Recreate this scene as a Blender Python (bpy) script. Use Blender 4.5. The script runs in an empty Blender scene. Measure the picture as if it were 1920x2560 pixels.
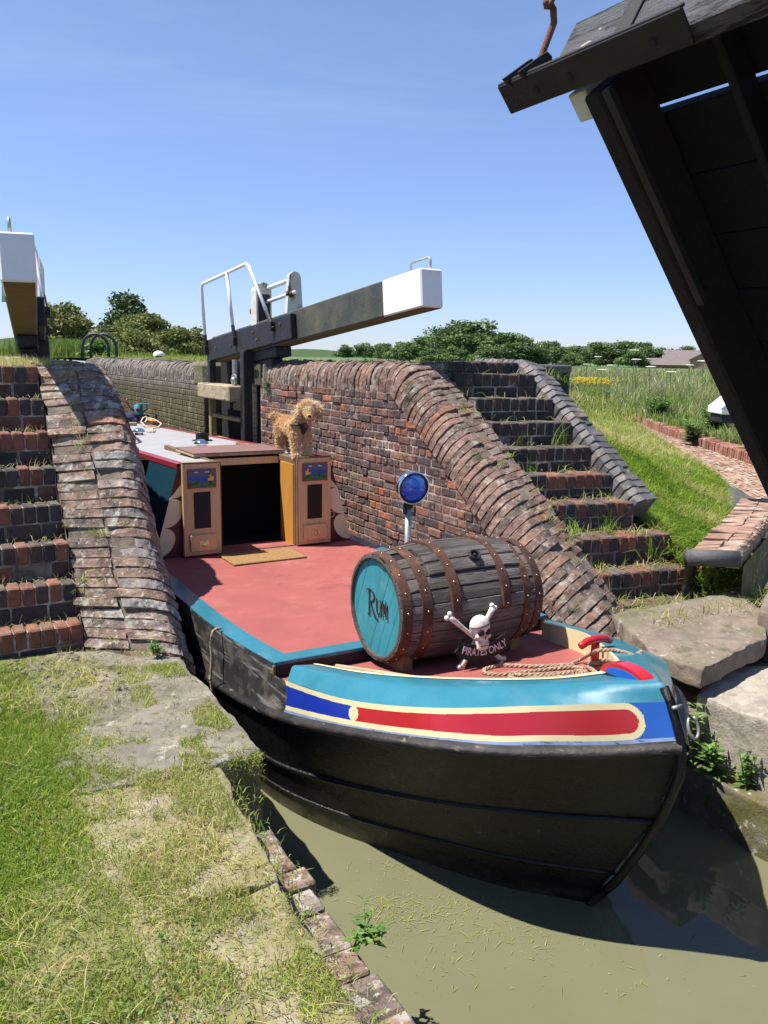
import bpy, bmesh, math, random
import numpy as np
from mathutils import Vector, Matrix, noise as mnoise

sc = bpy.context.scene
COL = sc.collection
rng = np.random.default_rng(7)
random.seed(7)
R = math.radians

# ------------------------------------------------------------ camera
CAM = np.array([-2.62, -6.792, 1.8])
F, PITCH, ROLL, YAW = 2110.4, 0.1817, 0.0148, 0.5189      # focal length in px of a 1920 wide frame
def _w(x, y):
    c, s = math.cos(ROLL), math.sin(ROLL)
    x, y = c*x - s*y, s*x + c*y
    cp, sp = math.cos(PITCH), math.sin(PITCH)
    d = (x, y*sp, y*cp)
    ca, sa = math.cos(YAW), math.sin(YAW)
    return Vector((d[0]*ca + d[1]*sa, -d[0]*sa + d[1]*ca, d[2]))
ex, ey = _w(1, 0), _w(0, 1)
ez = ex.cross(ey)
cd = bpy.data.cameras.new('camera')
cam = bpy.data.objects.new('camera', cd); COL.objects.link(cam)
m = Matrix((ex, ey, ez)).transposed().to_4x4(); m.translation = Vector(CAM)
cam.matrix_world = m
cd.sensor_fit = 'HORIZONTAL'; cd.sensor_width = 36; cd.lens = 36*F/1920
cd.clip_start = 0.05; cd.clip_end = 5000
sc.camera = cam
# ------------------------------------------------------------ light
SUN_TRAVEL = Vector((0.45, -0.21, -1.0)).normalized()
w = bpy.data.worlds.new('World'); sc.world = w; w.use_nodes = True
nt = w.node_tree; bg = nt.nodes['Background']
sky = nt.nodes.new('ShaderNodeTexSky'); sky.sky_type = 'NISHITA'; sky.sun_disc = False
sky.sun_elevation = math.asin(-SUN_TRAVEL.z)
sky.sun_rotation = math.atan2(-SUN_TRAVEL.x, -SUN_TRAVEL.y)
sky.air_density = 1.0; sky.dust_density = 0.05; sky.ozone_density = 2.2; sky.altitude = 50
bg.inputs[1].default_value = 0.082
tint = nt.nodes.new('ShaderNodeMix'); tint.data_type = 'RGBA'; tint.blend_type = 'MULTIPLY'; tint.inputs[0].default_value = 1.0
tint.inputs[7].default_value = (.95, .945, 1.08, 1)
nt.links.new(sky.outputs[0], tint.inputs[6])
# thin cirrus streaks
wc = nt.nodes.new('ShaderNodeTexCoord'); wmp = nt.nodes.new('ShaderNodeMapping'); wmp.inputs['Rotation'].default_value = (.3, .12, .7); wmp.inputs['Scale'].default_value = (1.2, 2.2, 9)
wn = nt.nodes.new('ShaderNodeTexNoise'); wn.inputs['Scale'].default_value = 1.1; wn.inputs['Detail'].default_value = 7; wn.inputs['Roughness'].default_value = .6; wn.inputs['Distortion'].default_value = .6
wr = nt.nodes.new('ShaderNodeMapRange'); wr.inputs[1].default_value = .50; wr.inputs[2].default_value = .85; wr.inputs[4].default_value = .12
wx = nt.nodes.new('ShaderNodeMix'); wx.data_type = 'RGBA'; wx.inputs[7].default_value = (6.5, 7.0, 8.0, 1)
nt.links.new(wc.outputs['Generated'], wmp.inputs[0]); nt.links.new(wmp.outputs[0], wn.inputs['Vector']); nt.links.new(wn.outputs['Fac'], wr.inputs[0]); nt.links.new(wr.outputs[0], wx.inputs[0])
nt.links.new(tint.outputs[2], wx.inputs[6])
# the low sky of that hazy June noon is a soft blue rather than white
wsx = nt.nodes.new('ShaderNodeSeparateXYZ'); nt.links.new(wc.outputs['Generated'], wsx.inputs[0])
whr = nt.nodes.new('ShaderNodeMapRange'); whr.inputs[1].default_value = 0.0; whr.inputs[2].default_value = .32; whr.inputs[3].default_value = 1.0; whr.inputs[4].default_value = 0.0
nt.links.new(wsx.outputs['Z'], whr.inputs[0])
wh = nt.nodes.new('ShaderNodeMix'); wh.data_type = 'RGBA'; wh.blend_type = 'MULTIPLY'; wh.inputs[7].default_value = (.62, .72, .96, 1)
nt.links.new(whr.outputs[0], wh.inputs[0]); nt.links.new(wx.outputs[2], wh.inputs[6]); nt.links.new(wh.outputs[2], bg.inputs[0])
sd = bpy.data.lights.new('sun', 'SUN'); sd.energy = 4.6; sd.angle = R(0.53); sd.color = (1.0, 0.95, 0.87)
so = bpy.data.objects.new('sun', sd); COL.objects.link(so)
so.rotation_euler = SUN_TRAVEL.to_track_quat('-Z', 'Y').to_euler(); so.location = (-8, 4, 18)
sc.view_settings.view_transform = 'Standard'; sc.view_settings.look = 'None'
sc.view_settings.exposure = 0.95; sc.view_settings.gamma = 1.0

# ------------------------------------------------------------ tagging
def tag(o, label=None, cat=None, group=None, kind=None):
    if label: o['label'] = label
    if cat: o['category'] = cat
    if group: o['group'] = group
    if kind: o['kind'] = kind
    return o
def thing(name, label, cat, loc=(0, 0, 0), group=None, rot=None):
    o = bpy.data.objects.new(name, None); COL.objects.link(o)
    o.location = loc; o.empty_display_size = 0.1
    if rot: o.rotation_euler = rot
    return tag(o, label, cat, group)
def copy_tree(o, parent=None):
    c = o.copy(); COL.objects.link(c)
    if parent: c.parent = parent
    for ch in list(o.children): copy_tree(ch, c)
    return c

# ------------------------------------------------------------ mesh builder
class MB:
    def __init__(s): s.v = []; s.f = []; s.m = []; s.r = []
    def add(s, verts, faces, mat=0, rnd=None):
        b = len(s.v); s.v += [tuple(float(c) for c in q) for q in verts]
        if rnd is None: rnd = random.random()
        for f in faces:
            s.f.append([b+i for i in f]); s.m.append(mat); s.r.append(rnd)
        return s
    def box(s, lo, hi, mat=0, rnd=None, ch=0.0, fr=None):
        """box from lo to hi, chamfered by ch; fr = (origin, ux, uy, uz) optional frame"""
        lo, hi = np.minimum(lo, hi).astype(float), np.maximum(lo, hi).astype(float)
        vs = []; fs = []
        if ch <= 0:
            vs = [(x, y, z) for x in (lo[0], hi[0]) for y in (lo[1], hi[1]) for z in (lo[2], hi[2])]
            fs = [(0,1,3,2),(4,6,7,5),(0,4,5,1),(2,3,7,6),(0,2,6,4),(1,5,7,3)]
        else:
            ch = min(ch, 0.45*float((hi-lo).min()))
            idx = {}
            for cx in (0, 1):
                for cy in (0, 1):
                    for cz in (0, 1):
                        c = (cx, cy, cz)
                        for ax in range(3):
                            p = []
                            for k in range(3):
                                e = hi[k] if c[k] else lo[k]
                                if k != ax: e += (-ch if c[k] else ch)
                                p.append(e)
                            idx[(c, ax)] = len(vs); vs.append(p)
            for ax in range(3):
                o = [k for k in range(3) if k != ax]
                for sd_ in (0, 1):
                    q = []
                    for a, b in ((0,0),(1,0),(1,1),(0,1)):
                        c = [0,0,0]; c[ax] = sd_; c[o[0]] = a; c[o[1]] = b
                        q.append(idx[(tuple(c), ax)])
                    fs.append(q)
                for a in (0, 1):
                    for b in (0, 1):
                        q = []
                        for t, k in ((0,o[0]),(1,o[0]),(1,o[1]),(0,o[1])):
                            c = [0,0,0]; c[ax] = t; c[o[0]] = a; c[o[1]] = b
                            q.append(idx[(tuple(c), k)])
                        fs.append(q)
            for cx in (0,1):
                for cy in (0,1):
                    for cz in (0,1):
                        c = (cx,cy,cz); fs.append([idx[(c,k)] for k in range(3)])
        vs = np.array(vs)
        if fr is not None:
            o, ux, uy, uz = [np.array(q, float) for q in fr]
            vs = o + vs[:, :1]*ux + vs[:, 1:2]*uy + vs[:, 2:]*uz
        return s.add(vs, fs, mat, rnd)
    def tube(s, pts, rad, n=8, mat=0, rnd=None, cap=True, closed=False):
        pts = [Vector(p) for p in pts]; k = len(pts)
        rad = [rad]*k if np.isscalar(rad) else list(rad)
        vs = []; fs = []
        up = None
        for i, p in enumerate(pts):
            if closed: t = pts[(i+1) % k] - pts[i-1]
            else: t = pts[min(i+1, k-1)] - pts[max(i-1, 0)]
            if t.length < 1e-9: t = Vector((0, 0, 1))
            t.normalize()
            if up is None:
                up = Vector((0, 0, 1)) if abs(t.z) < .9 else Vector((1, 0, 0))
            a = t.cross(up); a.normalize(); b = a.cross(t); up = b
            for j in range(n):
                an = 2*math.pi*j/n
                vs.append(p + (a*math.cos(an) + b*math.sin(an))*rad[i])
        for i in range(k if closed else k-1):
            for j in range(n):
                i2 = (i+1) % k
                fs.append((i*n+j, i*n+(j+1) % n, i2*n+(j+1) % n, i2*n+j))
        if cap and not closed:
            fs.append(list(range(n))[::-1]); fs.append([(k-1)*n+j for j in range(n)])
        return s.add(vs, fs, mat, rnd)
    def lathe(s, prof, o, ax, n=24, mat=0, rnd=None, a0=0, a1=2*math.pi):
        """prof = [(distance along axis, radius)]"""
        ax = Vector(ax).normalized(); o = Vector(o)
        u = ax.orthogonal().normalized(); v = ax.cross(u)
        full = abs(a1-a0-2*math.pi) < 1e-6; k = n if full else n+1
        vs = []; fs = []
        for h, r in prof:
            for j in range(k):
                an = a0 + (a1-a0)*j/n
                vs.append(o + ax*h + (u*math.cos(an) + v*math.sin(an))*max(r, 1e-4))
        for i in range(len(prof)-1):
            for j in range(n):
                j2 = (j+1) % k
                fs.append((i*k+j, i*k+j2, (i+1)*k+j2, (i+1)*k+j))
        return s.add(vs, fs, mat, rnd)
    def ball(s, c, rx, ry=None, rz=None, n=10, mat=0, rnd=None):
        ry = ry or rx; rz = rz or rx; vs = []; fs = []; h = max(4, n//2)
        for i in range(h+1):
            th = math.pi*i/h
            for j in range(n):
                ph = 2*math.pi*j/n
                vs.append((c[0]+rx*math.sin(th)*math.cos(ph), c[1]+ry*math.sin(th)*math.sin(ph), c[2]+rz*math.cos(th)))
        for i in range(h):
            for j in range(n):
                fs.append((i*n+j, (i+1)*n+j, (i+1)*n+(j+1) % n, i*n+(j+1) % n))
        return s.add(vs, fs, mat, rnd)
    def prism(s, poly, fr, depth, mat=0, rnd=None):
        """polygon (a,b) in frame (origin, ua, ub, un) extruded by depth along un"""
        o, ua, ub, un = [np.array(q, float) for q in fr]; n = len(poly)
        a = [o + p[0]*ua + p[1]*ub for p in poly]; b = [q + un*depth for q in a]
        fs = [list(range(n))[::-1], [n+i for i in range(n)]]
        fs += [(i, (i+1) % n, n+(i+1) % n, n+i) for i in range(n)]
        return s.add(a+b, fs, mat, rnd)
    def grid(s, rows, mat=0, rnd=None):
        nr, nc = len(rows), len(rows[0]); vs = [p for r in rows for p in r]
        fs = [(i*nc+j, i*nc+j+1, (i+1)*nc+j+1, (i+1)*nc+j) for i in range(nr-1) for j in range(nc-1)]
        return s.add(vs, fs, mat, rnd)
    def build(s, name, mats, parent=None, smooth=False, bevel=0, solid=0, subsurf=0, recalc=True):
        me = bpy.data.meshes.new(name)
        me.from_pydata(s.v, [], s.f)
        mats = mats if isinstance(mats, (list, tuple)) else [mats]
        for q in mats: me.materials.append(q)
        me.polygons.foreach_set('material_index', s.m)
        at = me.attributes.new('rnd', 'FLOAT', 'FACE'); at.data.foreach_set('value', s.r)
        if smooth: me.polygons.foreach_set('use_smooth', [True]*len(s.f))
        if recalc:
            bm = bmesh.new(); bm.from_mesh(me)
            bmesh.ops.recalc_face_normals(bm, faces=bm.faces); bm.to_mesh(me); bm.free()
        me.update()
        o = bpy.data.objects.new(name, me); COL.objects.link(o)
        if parent is not None:
            o.parent = parent
            if parent.type == 'EMPTY': o.matrix_parent_inverse = Matrix.LocRotScale(parent.location, parent.rotation_euler, None).inverted()
        if solid:
            md = o.modifiers.new('s', 'SOLIDIFY'); md.thickness = solid
        if bevel:
            md = o.modifiers.new('b', 'BEVEL'); md.width = bevel; md.segments = 2; md.limit_method = 'ANGLE'; md.angle_limit = R(40)
        if subsurf:
            md = o.modifiers.new('u', 'SUBSURF'); md.levels = subsurf; md.render_levels = subsurf
        return o

_tex = {}
def erode(o, sub, size, strength, depth=3):
    """break up clean edges of masonry with a fine procedural displacement"""
    if size not in _tex:
        t = bpy.data.textures.new('erosion', 'CLOUDS'); t.noise_scale = size; t.noise_depth = depth; t.noise_basis = 'ORIGINAL_PERLIN'; _tex[size] = t
    m1 = o.modifiers.new('sub', 'SUBSURF'); m1.subdivision_type = 'SIMPLE'; m1.levels = m1.render_levels = sub
    m2 = o.modifiers.new('dis', 'DISPLACE'); m2.texture = _tex[size]; m2.texture_coords = 'LOCAL'; m2.strength = strength; m2.mid_level = .55
    return o

def fast(name, V, Fa, mats, rnd=None, parent=None, smooth=False, mi=None):
    """big mesh from numpy arrays: V (n,3), Fa (k,c)"""
    me = bpy.data.meshes.new(name); V = np.ascontiguousarray(V, np.float32); Fa = np.ascontiguousarray(Fa, np.int32)
    k, c = Fa.shape
    me.vertices.add(len(V)); me.vertices.foreach_set('co', V.ravel())
    me.loops.add(k*c); me.loops.foreach_set('vertex_index', Fa.ravel())
    me.polygons.add(k); me.polygons.foreach_set('loop_start', np.arange(0, k*c, c, dtype=np.int32))
    mats = mats if isinstance(mats, (list, tuple)) else [mats]
    for q in mats: me.materials.append(q)
    me.update(calc_edges=True)
    if mi is not None: me.polygons.foreach_set('material_index', np.asarray(mi, np.int32))
    if rnd is not None:
        at = me.attributes.new('rnd', 'FLOAT', 'FACE'); at.data.foreach_set('value', np.asarray(rnd, np.float32))
    if smooth: me.polygons.foreach_set('use_smooth', np.ones(k, bool))
    o = bpy.data.objects.new(name, me); COL.objects.link(o)
    if parent is not None:
        o.parent = parent
        if parent.type == 'EMPTY': o.matrix_parent_inverse = Matrix.Translation(parent.location).inverted()
    return o

def blades(P, h, wd, lean=.4, rnd=None, segs=2, az=None):
    """grass blades at points P (n,3); returns V, F, r"""
    n = len(P); h = np.broadcast_to(h, n); wd = np.broadcast_to(wd, n)
    if az is None: az = rng.uniform(0, 2*np.pi, n)
    ln = np.abs(rng.normal(lean, lean*.5, n))
    d = np.stack([np.cos(az), np.sin(az), np.zeros(n)], 1); sdv = np.stack([-np.sin(az), np.cos(az), np.zeros(n)], 1)
    tw = rng.uniform(0, np.pi, n); sdv = sdv*np.cos(tw)[:, None] + d*np.sin(tw)[:, None]
    V = []
    for i, (t, ww) in enumerate(((0, 1), (.55, .8), (1, .12))):
        c = P + d*(ln*h*t**1.7)[:, None] + np.array([0, 0, 1.])*(h*t*np.sqrt(np.clip(1-(ln*.75*t)**2, .05, 1)))[:, None]
        V += [c - sdv*(wd*ww*.5)[:, None], c + sdv*(wd*ww*.5)[:, None]]
    V = np.stack(V, 1).reshape(-1, 3)
    b = (np.arange(n)*6)[:, None]
    Fa = np.concatenate([b+np.array([[0,1,3,2]]), b+np.array([[2,3,5,4]])], 1).reshape(-1, 4)
    if rnd is None: rnd = rng.uniform(0, 1, n)
    return V, Fa, np.repeat(rnd, 2)

def fbm(x, y, s, oct=3):
    """cheap vectorised value noise"""
    out = 0; amp = 1; tot = 0
    for o in range(oct):
        xx, yy = x*s*2**o+17.3*o, y*s*2**o+5.1*o
        xi, yi = np.floor(xx), np.floor(yy); xf, yf = xx-xi, yy-yi
        xf = xf*xf*(3-2*xf); yf = yf*yf*(3-2*yf)
        hsh = lambda a, b: (np.sin(a*127.1+b*311.7)*43758.5453) % 1
        v = (hsh(xi, yi)*(1-xf)+hsh(xi+1, yi)*xf)*(1-yf)+(hsh(xi, yi+1)*(1-xf)+hsh(xi+1, yi+1)*xf)*yf
        out = out+v*amp; tot += amp; amp *= .5
    return out/tot

def spl(P, n):
    """smooth curve (Catmull-Rom) through the points P, resampled to n+1 points"""
    P = np.array(P, float); Q = np.vstack([2*P[0]-P[1], P, 2*P[-1]-P[-2]]); out = []
    for i in range(1, len(Q)-2):
        p0, p1, p2, p3 = Q[i-1:i+3]; d = [max(np.linalg.norm(b-a)**.5, 1e-6) for a, b in ((p0, p1), (p1, p2), (p2, p3))]; t0, t1 = 0, d[0]; t2 = t1+d[1]; t3 = t2+d[2]
        for t in np.linspace(t1, t2, 24, endpoint=False):
            A1 = (t1-t)/(t1-t0)*p0+(t-t0)/(t1-t0)*p1; A2 = (t2-t)/(t2-t1)*p1+(t-t1)/(t2-t1)*p2; A3 = (t3-t)/(t3-t2)*p2+(t-t2)/(t3-t2)*p3
            B1 = (t2-t)/(t2-t0)*A1+(t-t0)/(t2-t0)*A2; B2_ = (t3-t)/(t3-t1)*A2+(t-t1)/(t3-t1)*A3; out.append((t2-t)/(t2-t1)*B1+(t-t1)/(t2-t1)*B2_)
    out = np.array(out+[P[-1]]); d = np.r_[0, np.cumsum(np.linalg.norm(np.diff(out, axis=0), axis=1))]; t = np.linspace(0, d[-1], n+1)
    return np.stack([np.interp(t, d, out[:, k]) for k in range(3)], 1)

# ------------------------------------------------------------ materials
def mk(name, base=None, ramp=None, rough=.7, metal=0, var=.25, scale=6, stretch=(1,1,1), bump=0, bscale=40, bstretch=None,
       layers=(), spec=.35, coat=0, trans=0, emit=0, detail=6, rnoise=0, ramp_noise=None):
    mt = bpy.data.materials.new(name); mt.use_nodes = True
    n = mt.node_tree.nodes; l = mt.node_tree.links
    b = n['Principled BSDF']; out = n['Material Output']
    tc = n.new('ShaderNodeTexCoord')
    def vec(st):
        if st == (1,1,1): return tc.outputs['Object']
        mp = n.new('ShaderNodeMapping'); mp.inputs['Scale'].default_value = st
        l.new(tc.outputs['Object'], mp.inputs[0]); return mp.outputs[0]
    def noi(s_, st=(1,1,1), det=detail, ro=.6):
        t = n.new('ShaderNodeTexNoise'); t.inputs['Scale'].default_value = s_; t.inputs['Detail'].default_value = det
        t.inputs['Roughness'].default_value = ro; l.new(vec(st), t.inputs['Vector']); return t.outputs['Fac']
    def rmp(src, stops, interp='LINEAR'):
        r = n.new('ShaderNodeValToRGB'); e = r.color_ramp; e.interpolation = interp
        while len(e.elements) < len(stops): e.elements.new(.5)
        for el, (p, c) in zip(e.elements, stops):
            el.position = p; el.color = (*c, 1) if not np.isscalar(c) else (c, c, c, 1)
        l.new(src, r.inputs[0]); return r.outputs[0]
    def mix(fac, a, c, mode='MIX'):
        x = n.new('ShaderNodeMix'); x.data_type = 'RGBA'; x.blend_type = mode
        for sk, v in ((x.inputs[0], fac), (x.inputs[6], a), (x.inputs[7], c)):
            if hasattr(v, 'node'): l.new(v, sk)
            elif np.isscalar(v): sk.default_value = v
            else: sk.default_value = (*v, 1)
        return x.outputs[2]
    def mth(op, a, c):
        x = n.new('ShaderNodeMath'); x.operation = op; x.use_clamp = True
        for sk, v in ((x.inputs[0], a), (x.inputs[1], c)):
            if hasattr(v, 'node'): l.new(v, sk)
            else: sk.default_value = v
        return x.outputs[0]
    if ramp:
        if ramp_noise: src = noi(*ramp_noise)
        else:
            at = n.new('ShaderNodeAttribute'); at.attribute_name = 'rnd'; src = at.outputs['Fac']
        col = rmp(src, ramp)
    else:
        rgb = n.new('ShaderNodeRGB'); rgb.outputs[0].default_value = (*base, 1); col = rgb.outputs[0]
    if var:
        f = rmp(noi(scale, stretch), [(.25, 1-var), (.75, 1+var)])
        col = mix(1.0, col, f, 'MULTIPLY')
    rsock = None
    for L in layers:
        fac = rmp(noi(L.get('scale', 5), L.get('stretch', (1,1,1)), L.get('det', 8), L.get('ro', .65)), [(L['lo'], 0.0), (L['hi'], 1.0)])
        if 'up' in L:
            g = n.new('ShaderNodeNewGeometry'); sx = n.new('ShaderNodeSeparateXYZ'); l.new(g.outputs['Normal'], sx.inputs[0])
            fac = mth('MULTIPLY', fac, rmp(sx.outputs['Z'], [(L['up'][0], 0.0), (L['up'][1], 1.0)]))
        if 'z' in L:
            sx = n.new('ShaderNodeSeparateXYZ'); l.new(tc.outputs['Object'], sx.inputs[0])
            mr = n.new('ShaderNodeMapRange'); mr.inputs[1].default_value = L['z'][0]; mr.inputs[2].default_value = L['z'][1]
            l.new(sx.outputs['Z'], mr.inputs[0]); fac = mth('MULTIPLY', fac, mr.outputs[0])
        if L.get('amt', 1) != 1: fac = mth('MULTIPLY', fac, L['amt'])
        col = mix(fac, col, L['col'])
        if 'rough' in L:
            rr = n.new('ShaderNodeMapRange'); rr.inputs[3].default_value = rough; rr.inputs[4].default_value = L['rough']
            l.new(fac, rr.inputs[0]); rsock = rr.outputs[0]
    l.new(col, b.inputs['Base Color'])
    b.inputs['Roughness'].default_value = rough
    if rsock: l.new(rsock, b.inputs['Roughness'])
    elif rnoise:
        l.new(rmp(noi(scale*1.7), [(.3, max(rough-rnoise, .02)), (.7, min(rough+rnoise, 1.0))]), b.inputs['Roughness'])
    b.inputs['Metallic'].default_value = metal
    b.inputs['Specular IOR Level'].default_value = spec
    b.inputs['Coat Weight'].default_value = coat; b.inputs['Coat Roughness'].default_value = .12
    if bump:
        bp = n.new('ShaderNodeBump'); bp.inputs['Strength'].default_value = min(bump, 1); bp.inputs['Distance'].default_value = .012*max(1, bump)
        l.new(noi(bscale, bstretch or stretch, 8, .7), bp.inputs['Height']); l.new(bp.outputs[0], b.inputs['Normal'])
    if trans:
        t = n.new('ShaderNodeBsdfTranslucent'); l.new(col, t.inputs[0])
        ms = n.new('ShaderNodeMixShader'); ms.inputs[0].default_value = trans
        l.new(b.outputs[0], ms.inputs[1]); l.new(t.outputs[0], ms.inputs[2]); l.new(ms.outputs[0], out.inputs[0])
    return mt

LICHEN = dict(col=(.40, .375, .32), scale=9, lo=.60, hi=.68)
WHITE = dict(col=(.62, .58, .52), scale=5, lo=.60, hi=.70, det=12, ro=.75)
MOSS = dict(col=(.07, .075, .018), scale=4, lo=.54, hi=.66, up=(.2, .8))
GRIME = dict(col=(.025, .022, .02), scale=3, lo=.5, hi=.72, det=10, amt=.8)
BR_RAMP = [(0, (.055, .042, .043)), (.25, (.10, .064, .056)), (.55, (.155, .080, .060)), (.8, (.21, .098, .067)), (.97, (.175, .135, .11)), (1, (.33, .12, .06))]
M = {}
M['wall_brick'] = mk('weathered_wall_brick', ramp=BR_RAMP, var=.45, scale=14, bump=.9, bscale=45, rough=.9,
                     layers=[dict(GRIME, scale=2.2, lo=.54, hi=.70, amt=.6), dict(WHITE, scale=3.4, lo=.57, hi=.70, amt=.65), dict(WHITE, scale=24, lo=.58, hi=.68, amt=.6)])
M['bed_mortar'] = mk('coping_bed_mortar', base=(.17, .135, .105), var=.45, scale=12, bump=1, bscale=40, rough=.95, layers=[dict(GRIME, scale=7, lo=.50, hi=.64, amt=.7), dict(WHITE, scale=14, lo=.6, hi=.7, amt=.6)])
M['mortar'] = mk('lime_mortar', base=(.26, .22, .185), var=.4, scale=10, bump=1, bscale=30, rough=.95,
                 layers=[dict(WHITE, scale=3.2, lo=.5, hi=.62), dict(GRIME, scale=2.1, lo=.46, hi=.62)])
M['coping_brick'] = mk('bullnose_coping_brick', ramp=[(0, (.115, .08, .065)), (.35, (.175, .108, .082)), (.7, (.215, .128, .095)), (.97, (.20, .16, .135)), (1, (.25, .115, .07))], var=.5, scale=16, bump=.9, bscale=38, rough=.9,
                       layers=[dict(GRIME, scale=5, lo=.50, hi=.66, amt=.8), dict(LICHEN, scale=11, lo=.55, hi=.68, amt=.8), dict(LICHEN, scale=34, lo=.58, hi=.66, amt=.6), dict(MOSS, scale=5, lo=.58, hi=.7)])
M['parapet_brick'] = mk('lichened_parapet_brick', ramp=[(0, (.17, .13, .11)), (.4, (.235, .155, .115)), (.75, (.27, .18, .135)), (.97, (.225, .205, .19)), (1, (.30, .15, .095))], var=.5, scale=13, bump=1, bscale=30, rough=.92,
                       layers=[dict(GRIME, scale=6, lo=.52, hi=.64, amt=.65), dict(GRIME, scale=19, lo=.55, hi=.64, amt=.6), dict(LICHEN, scale=8, lo=.54, hi=.62, amt=.85), dict(LICHEN, scale=32, lo=.57, hi=.62, amt=.85), dict(MOSS, scale=5, lo=.6, hi=.72)])
M['step_brick'] = mk('step_brick', ramp=[(0, (.036, .032, .034)), (.40, (.06, .046, .044)), (.62, (.105, .056, .046)), (.88, (.165, .066, .047)), (1, (.235, .09, .055))], var=.45, scale=15, bump=.7, bscale=45, rough=.85,
                     layers=[dict(LICHEN, scale=14, lo=.64, hi=.7, amt=.8), dict(MOSS, scale=6, lo=.56, hi=.7), dict(col=(.24, .21, .15), scale=7, lo=.4, hi=.7, up=(.5, .9), amt=.6)])
M['blue_brick'] = mk('blue_engineering_brick', ramp=[(0, (.075, .072, .074)), (.6, (.115, .11, .112)), (1, (.16, .135, .125))], var=.3, scale=15, bump=.4, bscale=50, rough=.62,
                     layers=[dict(LICHEN, scale=14, lo=.62, hi=.7, amt=.6), dict(MOSS, scale=7, lo=.6, hi=.7)])
M['green_brick'] = mk('algae_covered_brick', ramp=[(0, (.035, .045, .038)), (1, (.06, .07, .055))], var=.4, scale=12, bump=.6, rough=.85)
M['red_brick'] = mk('bright_red_brick', ramp=[(0, (.19, .08, .055)), (.6, (.27, .115, .08)), (1, (.31, .18, .13))], var=.3, scale=10, bump=.6, rough=.9, layers=[dict(WHITE, scale=7, lo=.55, hi=.7, amt=.6)])
M['pink_brick'] = mk('pale_apron_brick', ramp=[(0, (.25, .135, .095)), (.5, (.31, .195, .14)), (1, (.34, .25, .185))], var=.3, scale=10, bump=.6, rough=.9, layers=[dict(WHITE, scale=5, lo=.55, hi=.7, amt=.6), dict(MOSS, scale=2, lo=.55, hi=.7, amt=.5)])
M['chamber_brick'] = mk('wet_chamber_brick', ramp=[(0, (.12, .10, .08)), (.5, (.17, .14, .115)), (1, (.22, .19, .165))], var=.4, scale=7, bump=.8, bscale=30, rough=.85,
                        layers=[dict(col=(.088, .074, .036), scale=1.6, lo=.2, hi=.42, z=(1.36, 1.2)), dict(col=(.30, .27, .14), scale=9, lo=.55, hi=.68, stretch=(1, 1, .35), z=(1.35, 1.0), amt=.8), dict(GRIME, scale=2, lo=.56, hi=.7, amt=.5)])
M['chamber_mortar'] = mk('chamber_mortar', base=(.165, .14, .105), var=.4, scale=8, bump=.6, layers=[dict(col=(.11, .10, .05), scale=2, lo=.2, hi=.4, z=(1.3, 1.1))])
M['stone'] = mk('grey_sandstone', base=(.215, .19, .15), var=.35, scale=6, bump=1, bscale=26, rough=.92,
                layers=[dict(col=(.13, .12, .085), scale=2.6, lo=.45, hi=.62, amt=.7), dict(LICHEN, scale=9, lo=.60, hi=.66, amt=.8), dict(LICHEN, scale=28, lo=.62, hi=.67, amt=.6), dict(GRIME, scale=14, lo=.56, hi=.66, amt=.6), dict(MOSS, scale=3.2, lo=.56, hi=.68)])
M['pink_stone'] = mk('pinkish_sandstone', base=(.20, .158, .122), var=.35, scale=7, bump=1, bscale=34, rough=.95,
                     layers=[dict(col=(.15, .14, .085), scale=2.2, lo=.44, hi=.60, up=(.5, .9), amt=.8), dict(col=(.09, .075, .055), scale=16, lo=.58, hi=.66, amt=.7), dict(LICHEN, scale=26, lo=.62, hi=.67, amt=.7), dict(GRIME, scale=3, lo=.56, hi=.7, amt=.45), dict(LICHEN, scale=9, lo=.62, hi=.68, amt=.8), dict(MOSS, scale=3, lo=.58, hi=.7)])
M['pale_stone'] = mk('pale_pitted_stone', base=(.33, .29, .235), var=.35, scale=9, bump=1, bscale=28, rough=.92,
                     layers=[dict(GRIME, scale=12, lo=.56, hi=.66, amt=.6), dict(LICHEN, scale=24, lo=.56, hi=.62)])
M['near_stone'] = mk('thatch_covered_stone', base=(.30, .265, .19), var=.35, scale=8, bump=1, bscale=30, rough=.95, layers=[dict(col=(.24, .21, .10), scale=4.5, lo=.40, hi=.56), dict(col=(.10, .105, .035), scale=7, lo=.54, hi=.66, amt=.8), dict(LICHEN, scale=18, lo=.62, hi=.68, amt=.8)])
M['mossy'] = mk('mossy_stone', base=(.15, .13, .09), var=.4, scale=7, bump=1, bscale=22, rough=.95, layers=[dict(col=(.10, .095, .025), scale=6, lo=.42, hi=.6), dict(LICHEN, scale=16, lo=.6, hi=.66)])
M['soil'] = mk('dry_soil', base=(.19, .165, .075), var=.45, scale=5, bump=.9, bscale=30, rough=1, layers=[dict(col=(.11, .135, .035), scale=1.7, lo=.4, hi=.6), dict(col=(.30, .26, .14), scale=9, lo=.55, hi=.7)])
M['turf'] = mk('green_turf', base=(.10, .135, .035), var=.4, scale=2, bump=.5, rough=1, layers=[dict(col=(.16, .17, .055), scale=.7, lo=.45, hi=.65)])
M['far_field'] = mk('far_crop_field', base=(.075, .135, .055), var=.25, scale=.05, rough=1, layers=[dict(col=(.12, .16, .06), scale=.02, lo=.45, hi=.6)])
G_RAMP = [(0, (.078, .15, .012)), (.35, (.17, .295, .028)), (.62, (.29, .37, .06)), (.82, (.46, .41, .16)), (.96, (.56, .47, .27)), (1, (.36, .12, .05))]
M['grass'] = mk('short_grass', ramp=G_RAMP, var=.15, scale=3, rough=.75, spec=.12, trans=.38)
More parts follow.
